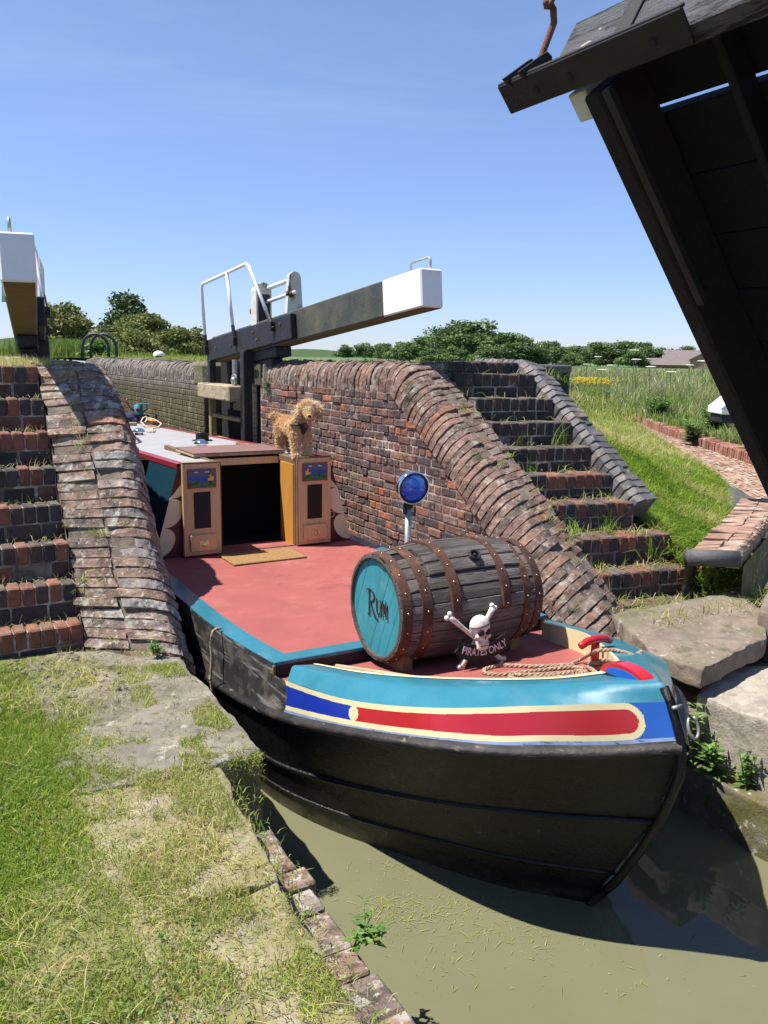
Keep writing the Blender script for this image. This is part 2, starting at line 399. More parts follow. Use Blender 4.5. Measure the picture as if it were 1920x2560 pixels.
M['meadow'] = mk('long_meadow_grass', ramp=[(0, (.095, .165, .022)), (.5, (.20, .285, .06)), (.85, (.32, .355, .135)), (1, (.42, .38, .23))], var=.2, scale=.8, rough=.75, spec=.2, trans=.3)
M['leaf'] = mk('weed_leaf', ramp=[(0, (.065, .13, .03)), (.6, (.12, .22, .05)), (1, (.22, .32, .08))], var=.15, rough=.6, spec=.3, trans=.25)
M['tree_leaf'] = mk('tree_foliage', ramp=[(0, (.065, .11, .045)), (.5, (.12, .185, .065)), (1, (.19, .26, .095))], var=.2, scale=.4, rough=.8, spec=.15, trans=.2)
M['bush_leaf'] = mk('hawthorn_foliage', ramp=[(0, (.10, .135, .035)), (.5, (.18, .22, .065)), (.85, (.27, .27, .10)), (1, (.36, .31, .15))], var=.2, scale=.5, rough=.8, spec=.15, trans=.2)
M['dark_leaf'] = mk('dark_conifer_foliage', ramp=[(0, (.05, .085, .035)), (1, (.13, .17, .07))], var=.2, rough=.8, spec=.15, trans=.15)
M['bark'] = mk('bark', base=(.09, .07, .05), var=.4, scale=8, bump=.8, rough=.95)
M['yellow_flower'] = mk('yellow_flower', base=(.75, .52, .02), var=.2, rough=.7)
M['white_flower'] = mk('cream_flower', base=(.75, .73, .60), var=.1, rough=.8)
# boat paints
M['teal'] = mk('glossy_teal_paint', base=(.026, .165, .225), var=.12, scale=5, rough=.3, coat=.5, spec=.5, layers=[dict(col=(.16, .28, .33), scale=3, lo=.56, hi=.8, amt=.5), dict(col=(.5, .55, .55), scale=40, lo=.73, hi=.76), dict(col=(.05, .05, .045), scale=9, lo=.68, hi=.76, amt=.6)], rnoise=.1)
M['cream'] = mk('cream_paint', base=(.70, .60, .34), var=.1, scale=6, rough=.38, coat=.35, layers=[dict(col=(.30, .2, .1), scale=16, lo=.70, hi=.76, amt=.7)])
M['pale_cream'] = mk('cream_scallop_paint', base=(.74, .64, .40), var=.06, scale=6, rough=.4, coat=.3)
M['red_paint'] = mk('signal_red_paint', base=(.43, .014, .022), var=.1, scale=5, rough=.26, coat=.5, layers=[dict(col=(.6, .35, .35), scale=34, lo=.75, hi=.77)])
M['blue_paint'] = mk('royal_blue_paint', base=(.012, .035, .33), var=.15, scale=5, rough=.3, coat=.5, layers=[dict(col=(.35, .45, .6), scale=34, lo=.74, hi=.76)])
M['bright_blue'] = mk('mid_blue_paint', base=(.016, .10, .42), var=.15, scale=5, rough=.28, coat=.5, layers=[dict(col=(.4, .5, .65), scale=30, lo=.73, hi=.76)])
M['pale_blue'] = mk('worn_pale_blue_paint', base=(.24, .31, .47), var=.25, scale=12, rough=.3, coat=.5, layers=[dict(col=(.05, .04, .04), scale=14, lo=.58, hi=.64, stretch=(1, 1, 3))])
M['maroon'] = mk('maroon_paint', base=(.10, .014, .020), var=.15, scale=5, rough=.45, coat=.2)
M['red_trim'] = mk('crimson_roof_edge_paint', base=(.27, .022, .04), var=.15, scale=5, rough=.4, coat=.3)
M['dark_teal'] = mk('dark_teal_cabin_paint', base=(.010, .042, .065), var=.12, scale=3, rough=.3, coat=.4)
M['roof_grey'] = mk('light_grey_roof_paint', base=(.31, .305, .315), var=.08, scale=3, rough=.6, layers=[dict(col=(.36, .35, .33), scale=2.2, lo=.52, hi=.75, amt=.5)])
M['deck_red'] = mk('red_deck_paint', base=(.29, .078, .068), var=.16, scale=2.5, rough=.75, bump=.15, bscale=120, layers=[dict(col=(.36, .14, .12), scale=3.5, lo=.52, hi=.70, stretch=(1, 1.6, 1), amt=.55), dict(col=(.20, .085, .07), scale=40, lo=.60, hi=.68, stretch=(1.2, .25, 1), amt=.45), dict(col=(.12, .04, .03), scale=2.4, lo=.56, hi=.72, amt=.55), dict(col=(.08, .035, .03), scale=9, lo=.64, hi=.72, amt=.5), dict(col=(.45, .30, .27), scale=26, lo=.70, hi=.75, stretch=(1, 2.5, 1), amt=.7), dict(col=(.10, .045, .03), scale=14, lo=.70, hi=.76, amt=.7)])
M['hull'] = mk('black_bitumen_hull', base=(.0035, .0035, .0038), var=.4, scale=8, rough=.32, spec=.36, bump=.7, bscale=26,
               layers=[dict(col=(.06, .057, .054), scale=7, stretch=(.4, .4, 3), lo=.68, hi=.77, amt=.5), dict(col=(.014, .014, .014), scale=22, lo=.58, hi=.70, amt=.7), dict(col=(.010, .010, .010), scale=1.8, lo=.50, hi=.62, amt=.7, rough=.42), dict(col=(.003, .003, .003), scale=13, lo=.56, hi=.62, rough=.2), dict(col=(.10, .085, .05), scale=8, lo=.35, hi=.6, z=(-.60, -.69), amt=.8)])  # fine paler mottles put sunlit blotches into the hull colour
M['scuffed'] = mk('scuffed_black_paint', base=(.03, .028, .026), var=.4, scale=8, rough=.5, bump=.3, layers=[dict(col=(.26, .24, .21), scale=5, stretch=(.5, .5, 4), lo=.55, hi=.64, amt=.85), dict(col=(.13, .11, .09), scale=9, lo=.5, hi=.62, amt=.6)])
M['strake'] = mk('worn_timber_strake', base=(.03, .026, .023), var=.5, scale=12, rough=.45, bump=.6, bscale=40, layers=[dict(col=(.012, .011, .011), scale=5, lo=.42, hi=.54), dict(col=(.20, .17, .13), scale=14, stretch=(.5, .5, 3), lo=.6, hi=.68)])
M['navy'] = mk('navy_black_and_shade', base=(.012, .013, .022), var=.2, rough=.5)  # lens rim colour; also the shade of step face and gate recess
M['ply'] = mk('varnished_plywood', base=(.64, .42, .20), var=.16, scale=4, stretch=(7, 7, .6), rough=.42, coat=.25, detail=8)
M['ply_orange'] = mk('orange_varnished_board', base=(.52, .24, .05), var=.15, scale=4, stretch=(7, 7, .6), rough=.45, coat=.2)
M['old_wood'] = mk('weathered_frame_wood', base=(.17, .10, .055), var=.4, scale=5, stretch=(6, 6, 1), rough=.75, bump=.4)
M['hatch_top'] = mk('brown_hatch_board', base=(.21, .115, .10), var=.1, scale=4, rough=.55)
M['grey_wood'] = mk('grey_weathered_timber', base=(.36, .30, .20), var=.4, scale=5, stretch=(2, 2, 8), rough=.9, bump=.8, bscale=18, layers=[dict(GRIME, scale=6, stretch=(.6, .6, 5), lo=.56, hi=.66), dict(col=(.22, .23, .10), scale=3, lo=.55, hi=.7, amt=.6)])
M['pale_wood'] = mk('raw_timber', base=(.42, .33, .20), var=.3, scale=6, stretch=(5, 5, 1), rough=.8, bump=.4)
M['chock_wood'] = mk('stained_chock_wood', base=(.20, .14, .085), var=.4, scale=7, rough=.85, bump=.4)
M['stave'] = mk('grey_oak_stave', ramp=[(0, (.09, .078, .068)), (.5, (.14, .12, .105)), (1, (.19, .165, .145))], var=.45, scale=9, stretch=(.5, 9, 9), rough=.85, bump=1, bscale=12, bstretch=(.8, 14, 14), detail=10,
                layers=[dict(GRIME, scale=7, stretch=(.5, 8, 8), lo=.54, hi=.62, amt=.9), dict(col=(.23, .16, .10), scale=2, lo=.5, hi=.7, z=(.45, .2), amt=.6), dict(col=(.05, .042, .04), scale=2.2, lo=.5, hi=.68, amt=.7)])
M['hoop_rust'] = mk('rusty_iron_hoop', base=(.085, .038, .026), var=.4, scale=12, rough=.8, metal=.1, bump=.4, bscale=60, layers=[dict(col=(.18, .078, .04), scale=6, lo=.54, hi=.68), dict(col=(.045, .028, .022), scale=8, lo=.56, hi=.7)])
M['head_teal'] = mk('worn_turquoise_paint', base=(.035, .24, .285), var=.18, scale=4, stretch=(1, 4, 1), rough=.5, bump=.5, bscale=20, layers=[dict(col=(.02, .03, .03), scale=30, lo=.70, hi=.73), dict(col=(.12, .33, .36), scale=5, lo=.55, hi=.7, amt=.5)])
M['burnt'] = mk('dark_brown_lettering', base=(.03, .014, .012), var=.2, rough=.6)
M['brass'] = mk('brass', base=(.75, .55, .25), metal=1, var=.1, rough=.3)
M['steel'] = mk('galvanised_steel', base=(.36, .37, .34), metal=.7, var=.25, scale=14, rough=.5)
M['chrome'] = mk('polished_chrome', base=(.85, .85, .87), metal=1, var=0, rough=.08)
M['blue_lens'] = mk('blue_plastic_lens', base=(.010, .075, .58), var=.5, scale=11, rough=.10, coat=.8, spec=.6, layers=[dict(col=(.05, .25, .80), scale=7, lo=.53, hi=.56), dict(col=(.01, .02, .05), scale=9, lo=.6, hi=.63)])
M['bone'] = mk('bone_white_plaster', base=(.64, .60, .54), var=.2, scale=20, rough=.75, bump=.3, layers=[dict(col=(.18, .14, .12), scale=18, lo=.58, hi=.68, amt=.6)])
M['black'] = mk('matt_black', base=(.010, .010, .011), var=.2, rough=.6)
M['void'] = mk('deep_shade_black', base=(.012, .010, .008), var=.2, rough=.9)  # near-black in place of shade, inside the cabin and behind the gate rails
M['letter_white'] = mk('white_lettering', base=(.62, .60, .60), var=.05, rough=.6)
M['rope'] = mk('natural_rope', base=(.36, .245, .165), var=.3, scale=30, rough=.95, bump=1, bscale=70, layers=[dict(col=(.5, .37, .26), scale=60, lo=.5, hi=.62)])
M['white_rope'] = mk('pale_rope', base=(.60, .50, .40), var=.2, rough=.9)
M['coir'] = mk('coir_matting', base=(.32, .185, .075), var=.35, scale=40, rough=1, bump=1, bscale=150)
M['fur'] = mk('apricot_fur', ramp=[(0, (.64, .40, .20)), (.4, (.76, .55, .32)), (.8, (.84, .69, .46)), (1, (.90, .80, .62))], var=.15, scale=9, rough=.8, spec=.2)
M['fur_skin'] = mk('apricot_undercoat', base=(.64, .44, .24), var=.25, scale=14, rough=.9, bump=.8, bscale=60)
M['tongue'] = mk('pink_tongue', base=(.50, .16, .19), var=.1, rough=.4)
# gate, bridge
M['gate_black'] = mk('black_gate_paint', base=(.022, .022, .025), var=.35, scale=10, rough=.55, bump=.4, bscale=30, layers=[dict(col=(.10, .095, .085), scale=14, lo=.62, hi=.68, amt=.7)])
M['beam_black'] = mk('faded_beam_paint', base=(.055, .058, .052), var=.3, scale=5, stretch=(1, 1, 1), rough=.6, bump=.4, bscale=30, layers=[dict(col=(.125, .12, .055), scale=4, stretch=(1, .8, .6), lo=.44, hi=.66, amt=.75), dict(col=(.03, .03, .03), scale=16, lo=.6, hi=.66, amt=.7)])
M['beam_under'] = mk('brown_stained_timber', base=(.13, .085, .04), var=.35, scale=6, stretch=(1, 5, 1), rough=.85, bump=.4)
M['gate_white'] = mk('white_gloss_paint', base=(.74, .74, .74), var=.06, scale=5, rough=.42, coat=.2, layers=[dict(col=(.07, .06, .05), scale=22, lo=.71, hi=.74)])
M['old_white'] = mk('peeling_white_paint', base=(.58, .57, .50), var=.15, scale=8, rough=.6, bump=.4, layers=[dict(col=(.12, .11, .08), scale=12, lo=.58, hi=.64, stretch=(1, 1, .4))])
M['green_timber'] = mk('green_stained_timber', base=(.30, .24, .12), var=.35, scale=5, stretch=(6, 6, 1), rough=.9, bump=.5)
M['bridge_black'] = mk('black_tarred_timber', base=(.0035, .0035, .004), var=.35, scale=8, rough=.75, bump=.5, bscale=30)
M['bridge_wood'] = mk('dark_brown_bridge_timber', base=(.010, .0075, .0065), var=.35, scale=7, rough=.8, bump=.5, layers=[dict(col=(.032, .02, .014), scale=9, lo=.56, hi=.68, amt=.6)])
M['bridge_peel'] = mk('peeling_black_painted_board', base=(.075, .075, .08), var=.35, scale=6, stretch=(5, 1, 5), rough=.5, bump=1, bscale=14, bstretch=(7, 1, 7), detail=10,
                      layers=[dict(col=(.014, .013, .013), scale=7, stretch=(4, .6, 4), lo=.55, hi=.60), dict(col=(.50, .42, .30), scale=5, stretch=(3, .8, 3), lo=.625, hi=.65)])
M['bridge_steel'] = mk('painted_bridge_steel', base=(.022, .020, .019), var=.35, scale=8, rough=.5, metal=.2, bump=.25, layers=[dict(col=(.05, .03, .02), scale=12, lo=.58, hi=.7, amt=.6)])
M['rust'] = mk('rusty_chain_iron', base=(.17, .075, .045), var=.4, scale=25, rough=.75, metal=.3, bump=.5, bscale=80)
M['slate'] = mk('roof_tiles', base=(.16, .13, .12), var=.2, scale=2, rough=.8)
M['barn_brick'] = mk('barn_brick', base=(.30, .21, .13), var=.2, scale=3, rough=.9)
M['hoop_green'] = mk('dark_green_painted_metal', base=(.03, .045, .045), var=.2, rough=.5)
M['tarp'] = mk('navy_canvas', base=(.022, .03, .07), var=.25, rough=.8, bump=.3, bscale=15)
M['orange'] = mk('orange_paint', base=(.75, .15, .03), var=.1, rough=.4)
M['yellow'] = mk('yellow_paint', base=(.75, .48, .04), var=.1, rough=.4)
M['sea'] = mk('painted_blue_sea', base=(.02, .09, .36), var=.3, scale=30, stretch=(.3, 1, 2), rough=.5)
M['dusk'] = mk('painted_grey_sky', base=(.10, .11, .17), var=.1, rough=.5)
M['hill'] = mk('painted_green_hill', base=(.06, .16, .04), var=.3, scale=30, rough=.5)
M['path'] = mk('painted_brown_path', base=(.05, .035, .02), var=.1, rough=.6)
M['clip'] = mk('floating_weed_bits', ramp=[(0, (.16, .18, .03)), (1, (.34, .32, .09))], var=.1, rough=.8)
# water: turbid brown-green, still
wm = mk('turbid_canal_water', base=(.145, .142, .082), var=.15, scale=.8, rough=.04, spec=.5, bump=0, layers=[dict(col=(.20, .19, .13), scale=60, lo=.69, hi=.73, amt=.6), dict(col=(.15, .145, .10), scale=2.2, lo=.52, hi=.72, amt=.5, stretch=(1, .5, 1))])
nn, ll = wm.node_tree.nodes, wm.node_tree.links
bb = nn['Principled BSDF']; bb.inputs['IOR'].default_value = 1.33
tn = nn.new('ShaderNodeTexNoise'); tn.inputs['Scale'].default_value = 3.0; tn.inputs['Detail'].default_value = 2
tcw = nn.new('ShaderNodeTexCoord'); ll.new(tcw.outputs['Object'], tn.inputs['Vector'])
bw = nn.new('ShaderNodeBump'); bw.inputs['Strength'].default_value = .05; bw.inputs['Distance'].default_value = .1
ll.new(tn.outputs['Fac'], bw.inputs['Height']); ll.new(bw.outputs[0], bb.inputs['Normal'])
M['water'] = wm
def ray(u, v):
    x = (u-960)/F; y = -(v-1280)/F
    return np.array(ex)*x + np.array(ey)*y - np.array(ez)
def at_dist(u, v, d):
    """point seen at pixel (u,v) of the 1920x2560 photograph at horizontal distance d"""
    r = ray(u, v); return CAM + r*(d/math.hypot(r[0], r[1]))
def at_z(u, v, z):
    r = ray(u, v); return CAM + r*((z-CAM[2])/r[2])

# ============================================================ SETTING
def struct(o): o['kind'] = 'structure'; return o
WZ = -0.70
# water of the canal and the lock chamber
mb = MB(); mb.grid([[(-9, -60, WZ), (9, -60, WZ)], [(-9, -3.2, WZ), (9, -3.2, WZ)], [(-1.7, 30, WZ), (1.7, 30, WZ)]])
struct(mb.build('water', M['water']))
# canal bed far below so that the ground is closed
# upper level ground, left and right of the lock, and beyond its head
UP = 1.66
mb = MB()
mb.grid([[(-400, -.1, UP), (-1.45, -.1, UP)], [(-400, 25, UP), (-1.45, 25, UP)]])
mb.grid([[(-400, 25, UP), (3.2, 25, UP)], [(-400, 900, UP), (60, 900, UP)]])
mb.grid([[(1.45, -.3, 1.69), (2.9, -.3, 1.69)], [(1.45, 25, UP), (3.2, 25, UP)]])
struct(mb.build('upper_ground', M['turf']))
# lower ground, left bank beside the steps
mb = MB(); rows = []
for y in np.linspace(-1.3, -9, 40):
    xe = -1.85 if y > -3.35 else np.interp(y, [-8, -3.35], [-2.25, -1.95])
    r = []
    for t in np.linspace(0, 1, 30):
        x = xe - t*6
        r.append((x, y, -.015 + .06*t**.5 + .03*(fbm(np.array(x), np.array(y), 1.3)-.5)))
    rows.append(r)
mb.grid(rows); struct(mb.build('grass_bank', M['soil'], smooth=True))

# ------------------------------------------------------------ brick helpers
def resample(P, n):
    P = np.array(P, float); d = np.r_[0, np.cumsum(np.linalg.norm(np.diff(P, axis=0), axis=1))]
    t = np.linspace(0, d[-1], n+1); return np.stack([np.interp(t, d, P[:, k]) for k in range(3)], 1)
def smooth_rail(P, n=60, it=6):
    Q = resample(P, n)
    for _ in range(it): Q[1:-1] = (Q[:-2]+2*Q[1:-1]+Q[2:])/4
    return Q
def coping(name, O, I, pieces, T, mat, parent, jit=.005, miss=.0, gap=.0035, core=None, rb=(0, 1), bright=.02, wref=None, er=None):
    L = np.linalg.norm(np.diff(np.array(O, float), axis=0), axis=1).sum(); n = max(2, int(L/T))
    O = resample(O, n); I = resample(I, n); mb = MB(); cm = MB(); crow = []
    W = np.linalg.norm(I-O, axis=1)
    for i in range(n):
        a = (I[i]-O[i]); a /= np.linalg.norm(a); t = (O[i+1]-O[i]+I[i+1]-I[i])/2; T_ = np.linalg.norm(t); t /= T_
        nn_ = np.cross(a, t); nn_ = nn_ if nn_[2] > 0 else -nn_; nn_ /= np.linalg.norm(nn_)
        for k, poly in enumerate(pieces):
            if random.random() < miss*(k > 0): continue
            jx, jh = random.gauss(0, jit*.7), random.gauss(0, jit*1.15); tl = random.gauss(0, .055)
            if k > 0 and random.random() < .2: jh -= random.uniform(.005, .025)
            poly = np.array(poly, float); c = poly.mean(0); vs = []; g = gap*random.uniform(.7, 1.6)
            e = .0048
            for tau, sh in ((g, e), (g+e, 0), (1, 0), (1, e)):
                for (px, ph) in poly:
                    d = np.array([px, ph])-c; dl = np.linalg.norm(d); px2, ph2 = c + d*(1-sh/max(dl, .02)) + rng.normal(0, .0042, 2)
                    f = min(max(px2/(wref or W[i]), -.03), 1.1)
                    if tau == 1:
                        tt = 1-(g+ (0 if sh else e))/T_
                    else: tt = tau/T_
                    b0 = O[i]*(1-tt)+O[i+1]*tt; b1 = I[i]*(1-tt)+I[i+1]*tt
                    vs.append(b0*(1-f)+b1*f + a*jx + nn_*(ph2+jh+tl*(px2-c[0])))
            m_ = len(poly); fs = [list(range(m_))[::-1], [3*m_+q for q in range(m_)]]
            for q in range(3):
                for r_ in range(m_): fs.append((q*m_+r_, q*m_+(r_+1) % m_, (q+1)*m_+(r_+1) % m_, (q+1)*m_+r_))
            rv = random.random()*(rb[1]-rb[0])+rb[0]
            if random.random() < bright: rv = 1
            mb.add(vs, fs, 0, rv)
        if core is not None: crow.append([O[i]*(1-min(px/(wref or W[i]), 1.05)) + I[i]*min(px/(wref or W[i]), 1.05) + nn_*ph for px, ph in core])
    o = mb.build(name, M[mat], parent)
    if er: erode(o, *er)
    if core is not None:
        cm.grid(crow); cm.build('mortar_bed', M['bed_mortar'], parent)
    return o
def arc_piece(r, w, h, back=.09):
    p = [(0, -h)] + [(r-r*math.cos(t), -r+r*math.sin(t)) for t in np.linspace(0, math.pi/2, 7)] + [(w, 0), (w, -back), (back, -h)]
    return p
def brick_face(mb, org, du, dn, width, zlo, zhi, course=.072, depth=.1, keep=None, jit=.006, rb=(0, 1), spall=.06):
    """courses of bricks filling a vertical face: org + du*s, outward normal dn, s in 0..width"""
    org, du, dn = [np.array(q, float) for q in (org, du, dn)]; z = zlo; k = 0
    while z < zhi:
        s = -random.uniform(0, .1); hdr = (k % 2 == 0)
        while s < width:
            l_ = (.105 if hdr else .215)*random.uniform(.95, 1.05)
            if random.random() < .12: l_ = .105 if not hdr else .215
            s1 = min(s+l_, width); s0 = max(s, 0)
            if s1-s0 > .03 and (keep is None or keep((s0+s1)/2, z+course/2)):
                off = max(random.gauss(.001, jit), -.002)
                if random.random() < spall: off = -.003
                g = random.uniform(.003, .006)
                rv = random.random()*(rb[1]-rb[0])+rb[0]
                if random.random() < .015: rv = 1.0
                mb.box((s0+g, -depth, z+g), (s1-g, off, min(z+course, zhi)-g), 0, rv, ch=.007, fr=(org, du, dn, (0, 0, 1)))
            s += l_
        z += course; k += 1

# ------------------------------------------------------------ right lock wall with bullnose coping
WX = 1.15
lw = thing('lock_wall', 'right lock wall of whitened red brick beside the cabin, with rounded coping sweeping down to the bow', 'wall', (1.3, 0, 0))
O_R = smooth_rail([(WX, 2.80, 1.735), (WX, -.38, 1.755), (WX, -1.2, 1.22), (WX+.01, -2.1, .64), (WX+.06, -2.75, .22), (WX+.12, -3.05, -.02)], 90, 5)
I_R = smooth_rail([(1.62, 2.80, 1.735), (1.62, -.30, 1.76), (1.64, -1.12, 1.24), (1.65, -1.95, .66), (1.68, -2.5, .22), (1.72, -2.75, -.02)], 90, 5)
PR = [arc_piece(.2, .27, .27), [(.28, 0), (.40, 0), (.40, -.09), (.28, -.09)], [(.405, 0), (.52, -.004), (.52, -.1), (.405, -.1)]]
coping('coping', O_R, I_R, PR, .076, 'coping_brick', lw, miss=.06, wref=.52, core=[(.012, -.27), (.012, -.2), (.037, -.106), (.101, -.04), (.2, -.013), (.515, -.016), (.52, -.5)], er=(2, .045, .013))
def under_R(y):  # underside of the coping at Y
    return np.interp(y, O_R[::-1, 1], O_R[::-1, 2]) - .27
mb = MB()
brick_face(mb, (WX, 2.84, 0), (0, -1, 0), (-1, 0, 0), 5.75, -.17, 1.5, keep=lambda s, z: z+.02 < under_R(2.84-s)+.05)
erode(mb.build('wall_face', M['wall_brick'], lw), 1, .03, .012)
mb = MB(); ys = np.linspace(2.86, -3.0, 40)
mb.grid([[(WX+.0075, y, -.8) for y in ys], [(WX+.0075, y, under_R(y)+.06) for y in ys]])
mb.box((WX+.012, 2.85, -.8), (WX+.5, 2.86, 1.5)); mb.build('mortar_backing', M['mortar'], lw)
# quoin stone with the cast date plate beside the gate
mb = MB(); mb.box((WX-.005, 2.66, 1.30), (WX+.5, 2.80, 1.735), ch=.05); mb.build('quoin_stone', M['stone'], lw)
mb = MB(); mb.box((WX-.012, 2.82, 1.44), (WX+.05, 3.17, 1.70), ch=.01); pl = mb.build('date_plate', M['beam_black'], lw)
def text_mesh(txt, size, mat, name, parent=None, mtx=None, extrude=.002, bend=None, spacing=1.0, bold=0.0):
    cu = bpy.data.curves.new(name, 'FONT'); cu.body = txt; cu.size = size; cu.extrude = extrude; cu.align_x = 'CENTER'; cu.align_y = 'CENTER'
    cu.space_character = spacing; cu.offset = bold
    t = bpy.data.objects.new('tmp', cu); COL.objects.link(t); bpy.context.view_layer.update()
    me = bpy.data.meshes.new_from_object(t.evaluated_get(bpy.context.evaluated_depsgraph_get())); bpy.data.objects.remove(t)
    for v in me.vertices:
        co = v.co.copy()
        if bend: co = bend(co)
        v.co = mtx @ co if mtx else co
    me.materials.clear(); me.materials.append(mat); me.name = name
    o = bpy.data.objects.new(name, me); COL.objects.link(o)
    if parent is not None:
        o.parent = parent
        if parent.type == 'EMPTY': o.matrix_parent_inverse = Matrix.Translation(parent.location).inverted()
    return o
def frame(o, a, b):
    a = Vector(a).normalized(); b = Vector(b).normalized(); n_ = a.cross(b)
    mm = Matrix((a, b, n_)).transposed().to_4x4(); mm.translation = Vector(o); return mm
text_mesh('1889', .135, M['bridge_steel'], 'date_numerals', pl, frame((WX-.014, 2.995, 1.575), (0, -1, 0), (0, 0, 1)), .006, bold=.002)
# gate recess and its dressed timber fender beam
mb = MB(); mb.box((1.50, 3.15, -.8), (1.62, 5.05, 1.60)); mb.box((WX+.02, 3.0, -.8), (1.6, 3.16, 1.44)); mb.build('gate_recess', M['navy'], lw)  # near-black colour puts the shade of the opening into the recess walls
# far part of the chamber wall
cwall = thing('chamber_wall', 'damp algae stained brick wall of the lock chamber beyond the open gate', 'wall', (1.3, 8, 0))
mb = MB(); brick_face(mb, (WX, 14, 0), (0, -1, 0), (-1, 0, 0), 8.95, -.17, 1.42, course=.085, jit=.002, spall=.0)
mb.build('wall_face', M['chamber_brick'], cwall)
mb = MB(); mb.box((WX+.01, 5.05, -.8), (WX+.6, 26, 1.45)); mb.build('mortar_backing', M['chamber_mortar'], cwall)
coping('coping', [(WX, 14, 1.68), (WX, 5.55, 1.68)], [(1.6, 14, 1.68), (1.6, 5.55, 1.68)], [arc_piece(.2, .42, .27)], .085, 'chamber_brick', cwall, jit=.004)
mb = MB(); mb.box((WX-.01, 5.0, 1.33), (WX+.5, 5.53, 1.70), ch=.06); mb.build('mossy_end_stone', M['mossy'], cwall)

# ------------------------------------------------------------ right staircase
RST = [(1.768, -.40, -.466), (1.667, -.55, -.744), (1.464, -.86, -.99), (1.272, -1.10, -1.245), (1.08, -1.35, -1.495), (.888, -1.60, -1.767), (.698, -1.84, -2.04), (.478, -2.16, -2.30), (.258, -2.38, -2.56), (.06, -2.52, -2.88)]
rs = thing('brick_staircase', 'right hand brick steps with weeds on the treads, beside the lock wall coping', 'steps', (2, -1.5, 0))
for i, (z, yl, yr) in enumerate(RST):
    mb = MB(); zb = RST[i+1][0] if i+1 < len(RST) else z-.13
    x0, x1 = 1.66, 2.42 if i < 7 else 2.42+.12*(i-6); yb = (RST[i-1][1]+RST[i-1][2])/2+.15 if i else .1
    wx = x1-x0; nb = int(wx/.078); dirx = np.array([wx, yr-yl, 0]); dirx /= np.linalg.norm(dirx); dn = np.array([-dirx[1], dirx[0], 0])
    rb = (0, .55) if i < 5 else (.2, 1.0)
    hz = min(.115, (z-zb))
    for k in range(nb):
        s0 = wx*k/nb
        mb.box((s0+.004, random.gauss(0, .004), z-hz+.004), (s0+wx/nb-.004, .21, z+random.gauss(0, .004)), 0, rb[0]+random.random()*(rb[1]-rb[0]), ch=.009, fr=((x0, yl, 0), dirx, dn, (0, 0, 1)))
    if z-hz-zb > .03:
        s = -.05
        while s < wx:
            mb.box((max(s, 0)+.005, .006+random.gauss(0, .004), zb-.02), (min(s+.215, wx)-.005, .2, z-hz-.004), 0, random.random()*(.6 if random.random() < .8 else 1), ch=.009, fr=((x0, yl, 0), dirx, dn, (0, 0, 1))); s += .215
    # tread behind the nosing
    for k in range(nb//2):
        mb.box((wx*k/(nb//2)+.004, .215, z-.07), (wx*(k+1)/(nb//2)-.004, .48, z-.004+random.gauss(0, .003)), 0, random.random(), ch=.008, fr=((x0, yl, 0), dirx, dn, (0, 0, 1)))
    mb.box((0, .012, -.3 if i > 5 else zb-.1), (wx, .5, z-.02), 1, fr=((x0, yl, 0), dirx, dn, (0, 0, 1)))
    erode(mb.build('step', [M['step_brick'], M['mortar']], rs), 1, .035, .012)
# sloping blue brick stringer on the field side
SO = smooth_rail([(2.42, .3, 1.80), (2.42, -.5, 1.80), (2.42, -1.25, 1.30), (2.42, -2.06, .715)], 60, 2)
SI = SO + np.array([.22, .02, -.02])
coping('stringer', SO, SI, [[(0, -.20), (0, -.05), (.05, 0), (.105, 0), (.105, -.12), (.08, -.2)], [(.108, 0), (.215, 0), (.215, -.2), (.108, -.2)]], .078, 'blue_brick', rs, jit=.002, gap=.004, core=[(.02, -.6), (.02, -.08), (.08, -.03), (.21, -.03), (.21, -.8)], bright=0, wref=.22)
# low mossy ledge and slab at the foot
mb = MB(); mb.box((1.55, -2.93, -.12), (2.95, -2.6, .055), ch=.02); mb.build('bottom_ledge', M['mossy'], rs)

# ------------------------------------------------------------ left staircase and parapet
LX = -1.745
ls = thing('brick_staircase', 'left hand blue and red brick steps below the white beam end, rising from the lawn', 'steps', (-2.3, -.9, 0))
for i in range(8):
    z = 1.70-.222*i; y = -.22-.185*i; mb = MB(); zb = z-.222
    nb = 24; wx = 1.9; rb = (0, 1.0)
    for k in range(nb):
        x1 = LX - wx*k/nb
        rv = random.choice([.1, .2, .3, .5, .85, .95]) if i != 7 else random.choice([.9, .95, .2, .97])
        mb.box((x1-wx/nb+.004, y+random.gauss(0, .004), z-.118), (x1-.004, y+.2, z+random.gauss(0, .003)), 0, rv, ch=.009)
    s = LX - random.uniform(0, .1) + .1
    while s > LX-wx:
        mb.box((max(s-.215, LX-wx)+.005, y+.006+random.gauss(0, .004), zb-.01), (min(s, LX)-.005, y+.2, z-.126), 0, random.random()*.9, ch=.009); s -= .215
    mb.box((LX-wx, y+.012, -.3), (LX, y+.45, z-.012), 1)
    erode(mb.build('step', [M['step_brick'], M['mortar']], ls), 1, .035, .010)
lp = thing('parapet_wall', 'lichen crusted brick parapet sloping between the left steps and the boat', 'wall', (-1.5, -1, 0))
O_L = smooth_rail([(-1.20, 1.55, 1.715), (-1.235, -.20, 1.715), (-1.27, -.75, 1.38), (-1.285, -1.25, .78), (-1.285, -1.62, .36), (-1.285, -2.02, -.03)], 60, 3)
I_L = smooth_rail([(-1.74, 1.55, 1.70), (-1.74, -.12, 1.70), (-1.745, -.52, 1.30), (-1.745, -.97, .72), (-1.745, -1.27, .32), (-1.75, -1.60, -.05)], 60, 3)
PL = [arc_piece(.10, .235, .26), [(.243, 0), (.475, -.003), (.475, -.1), (.243, -.1)]]
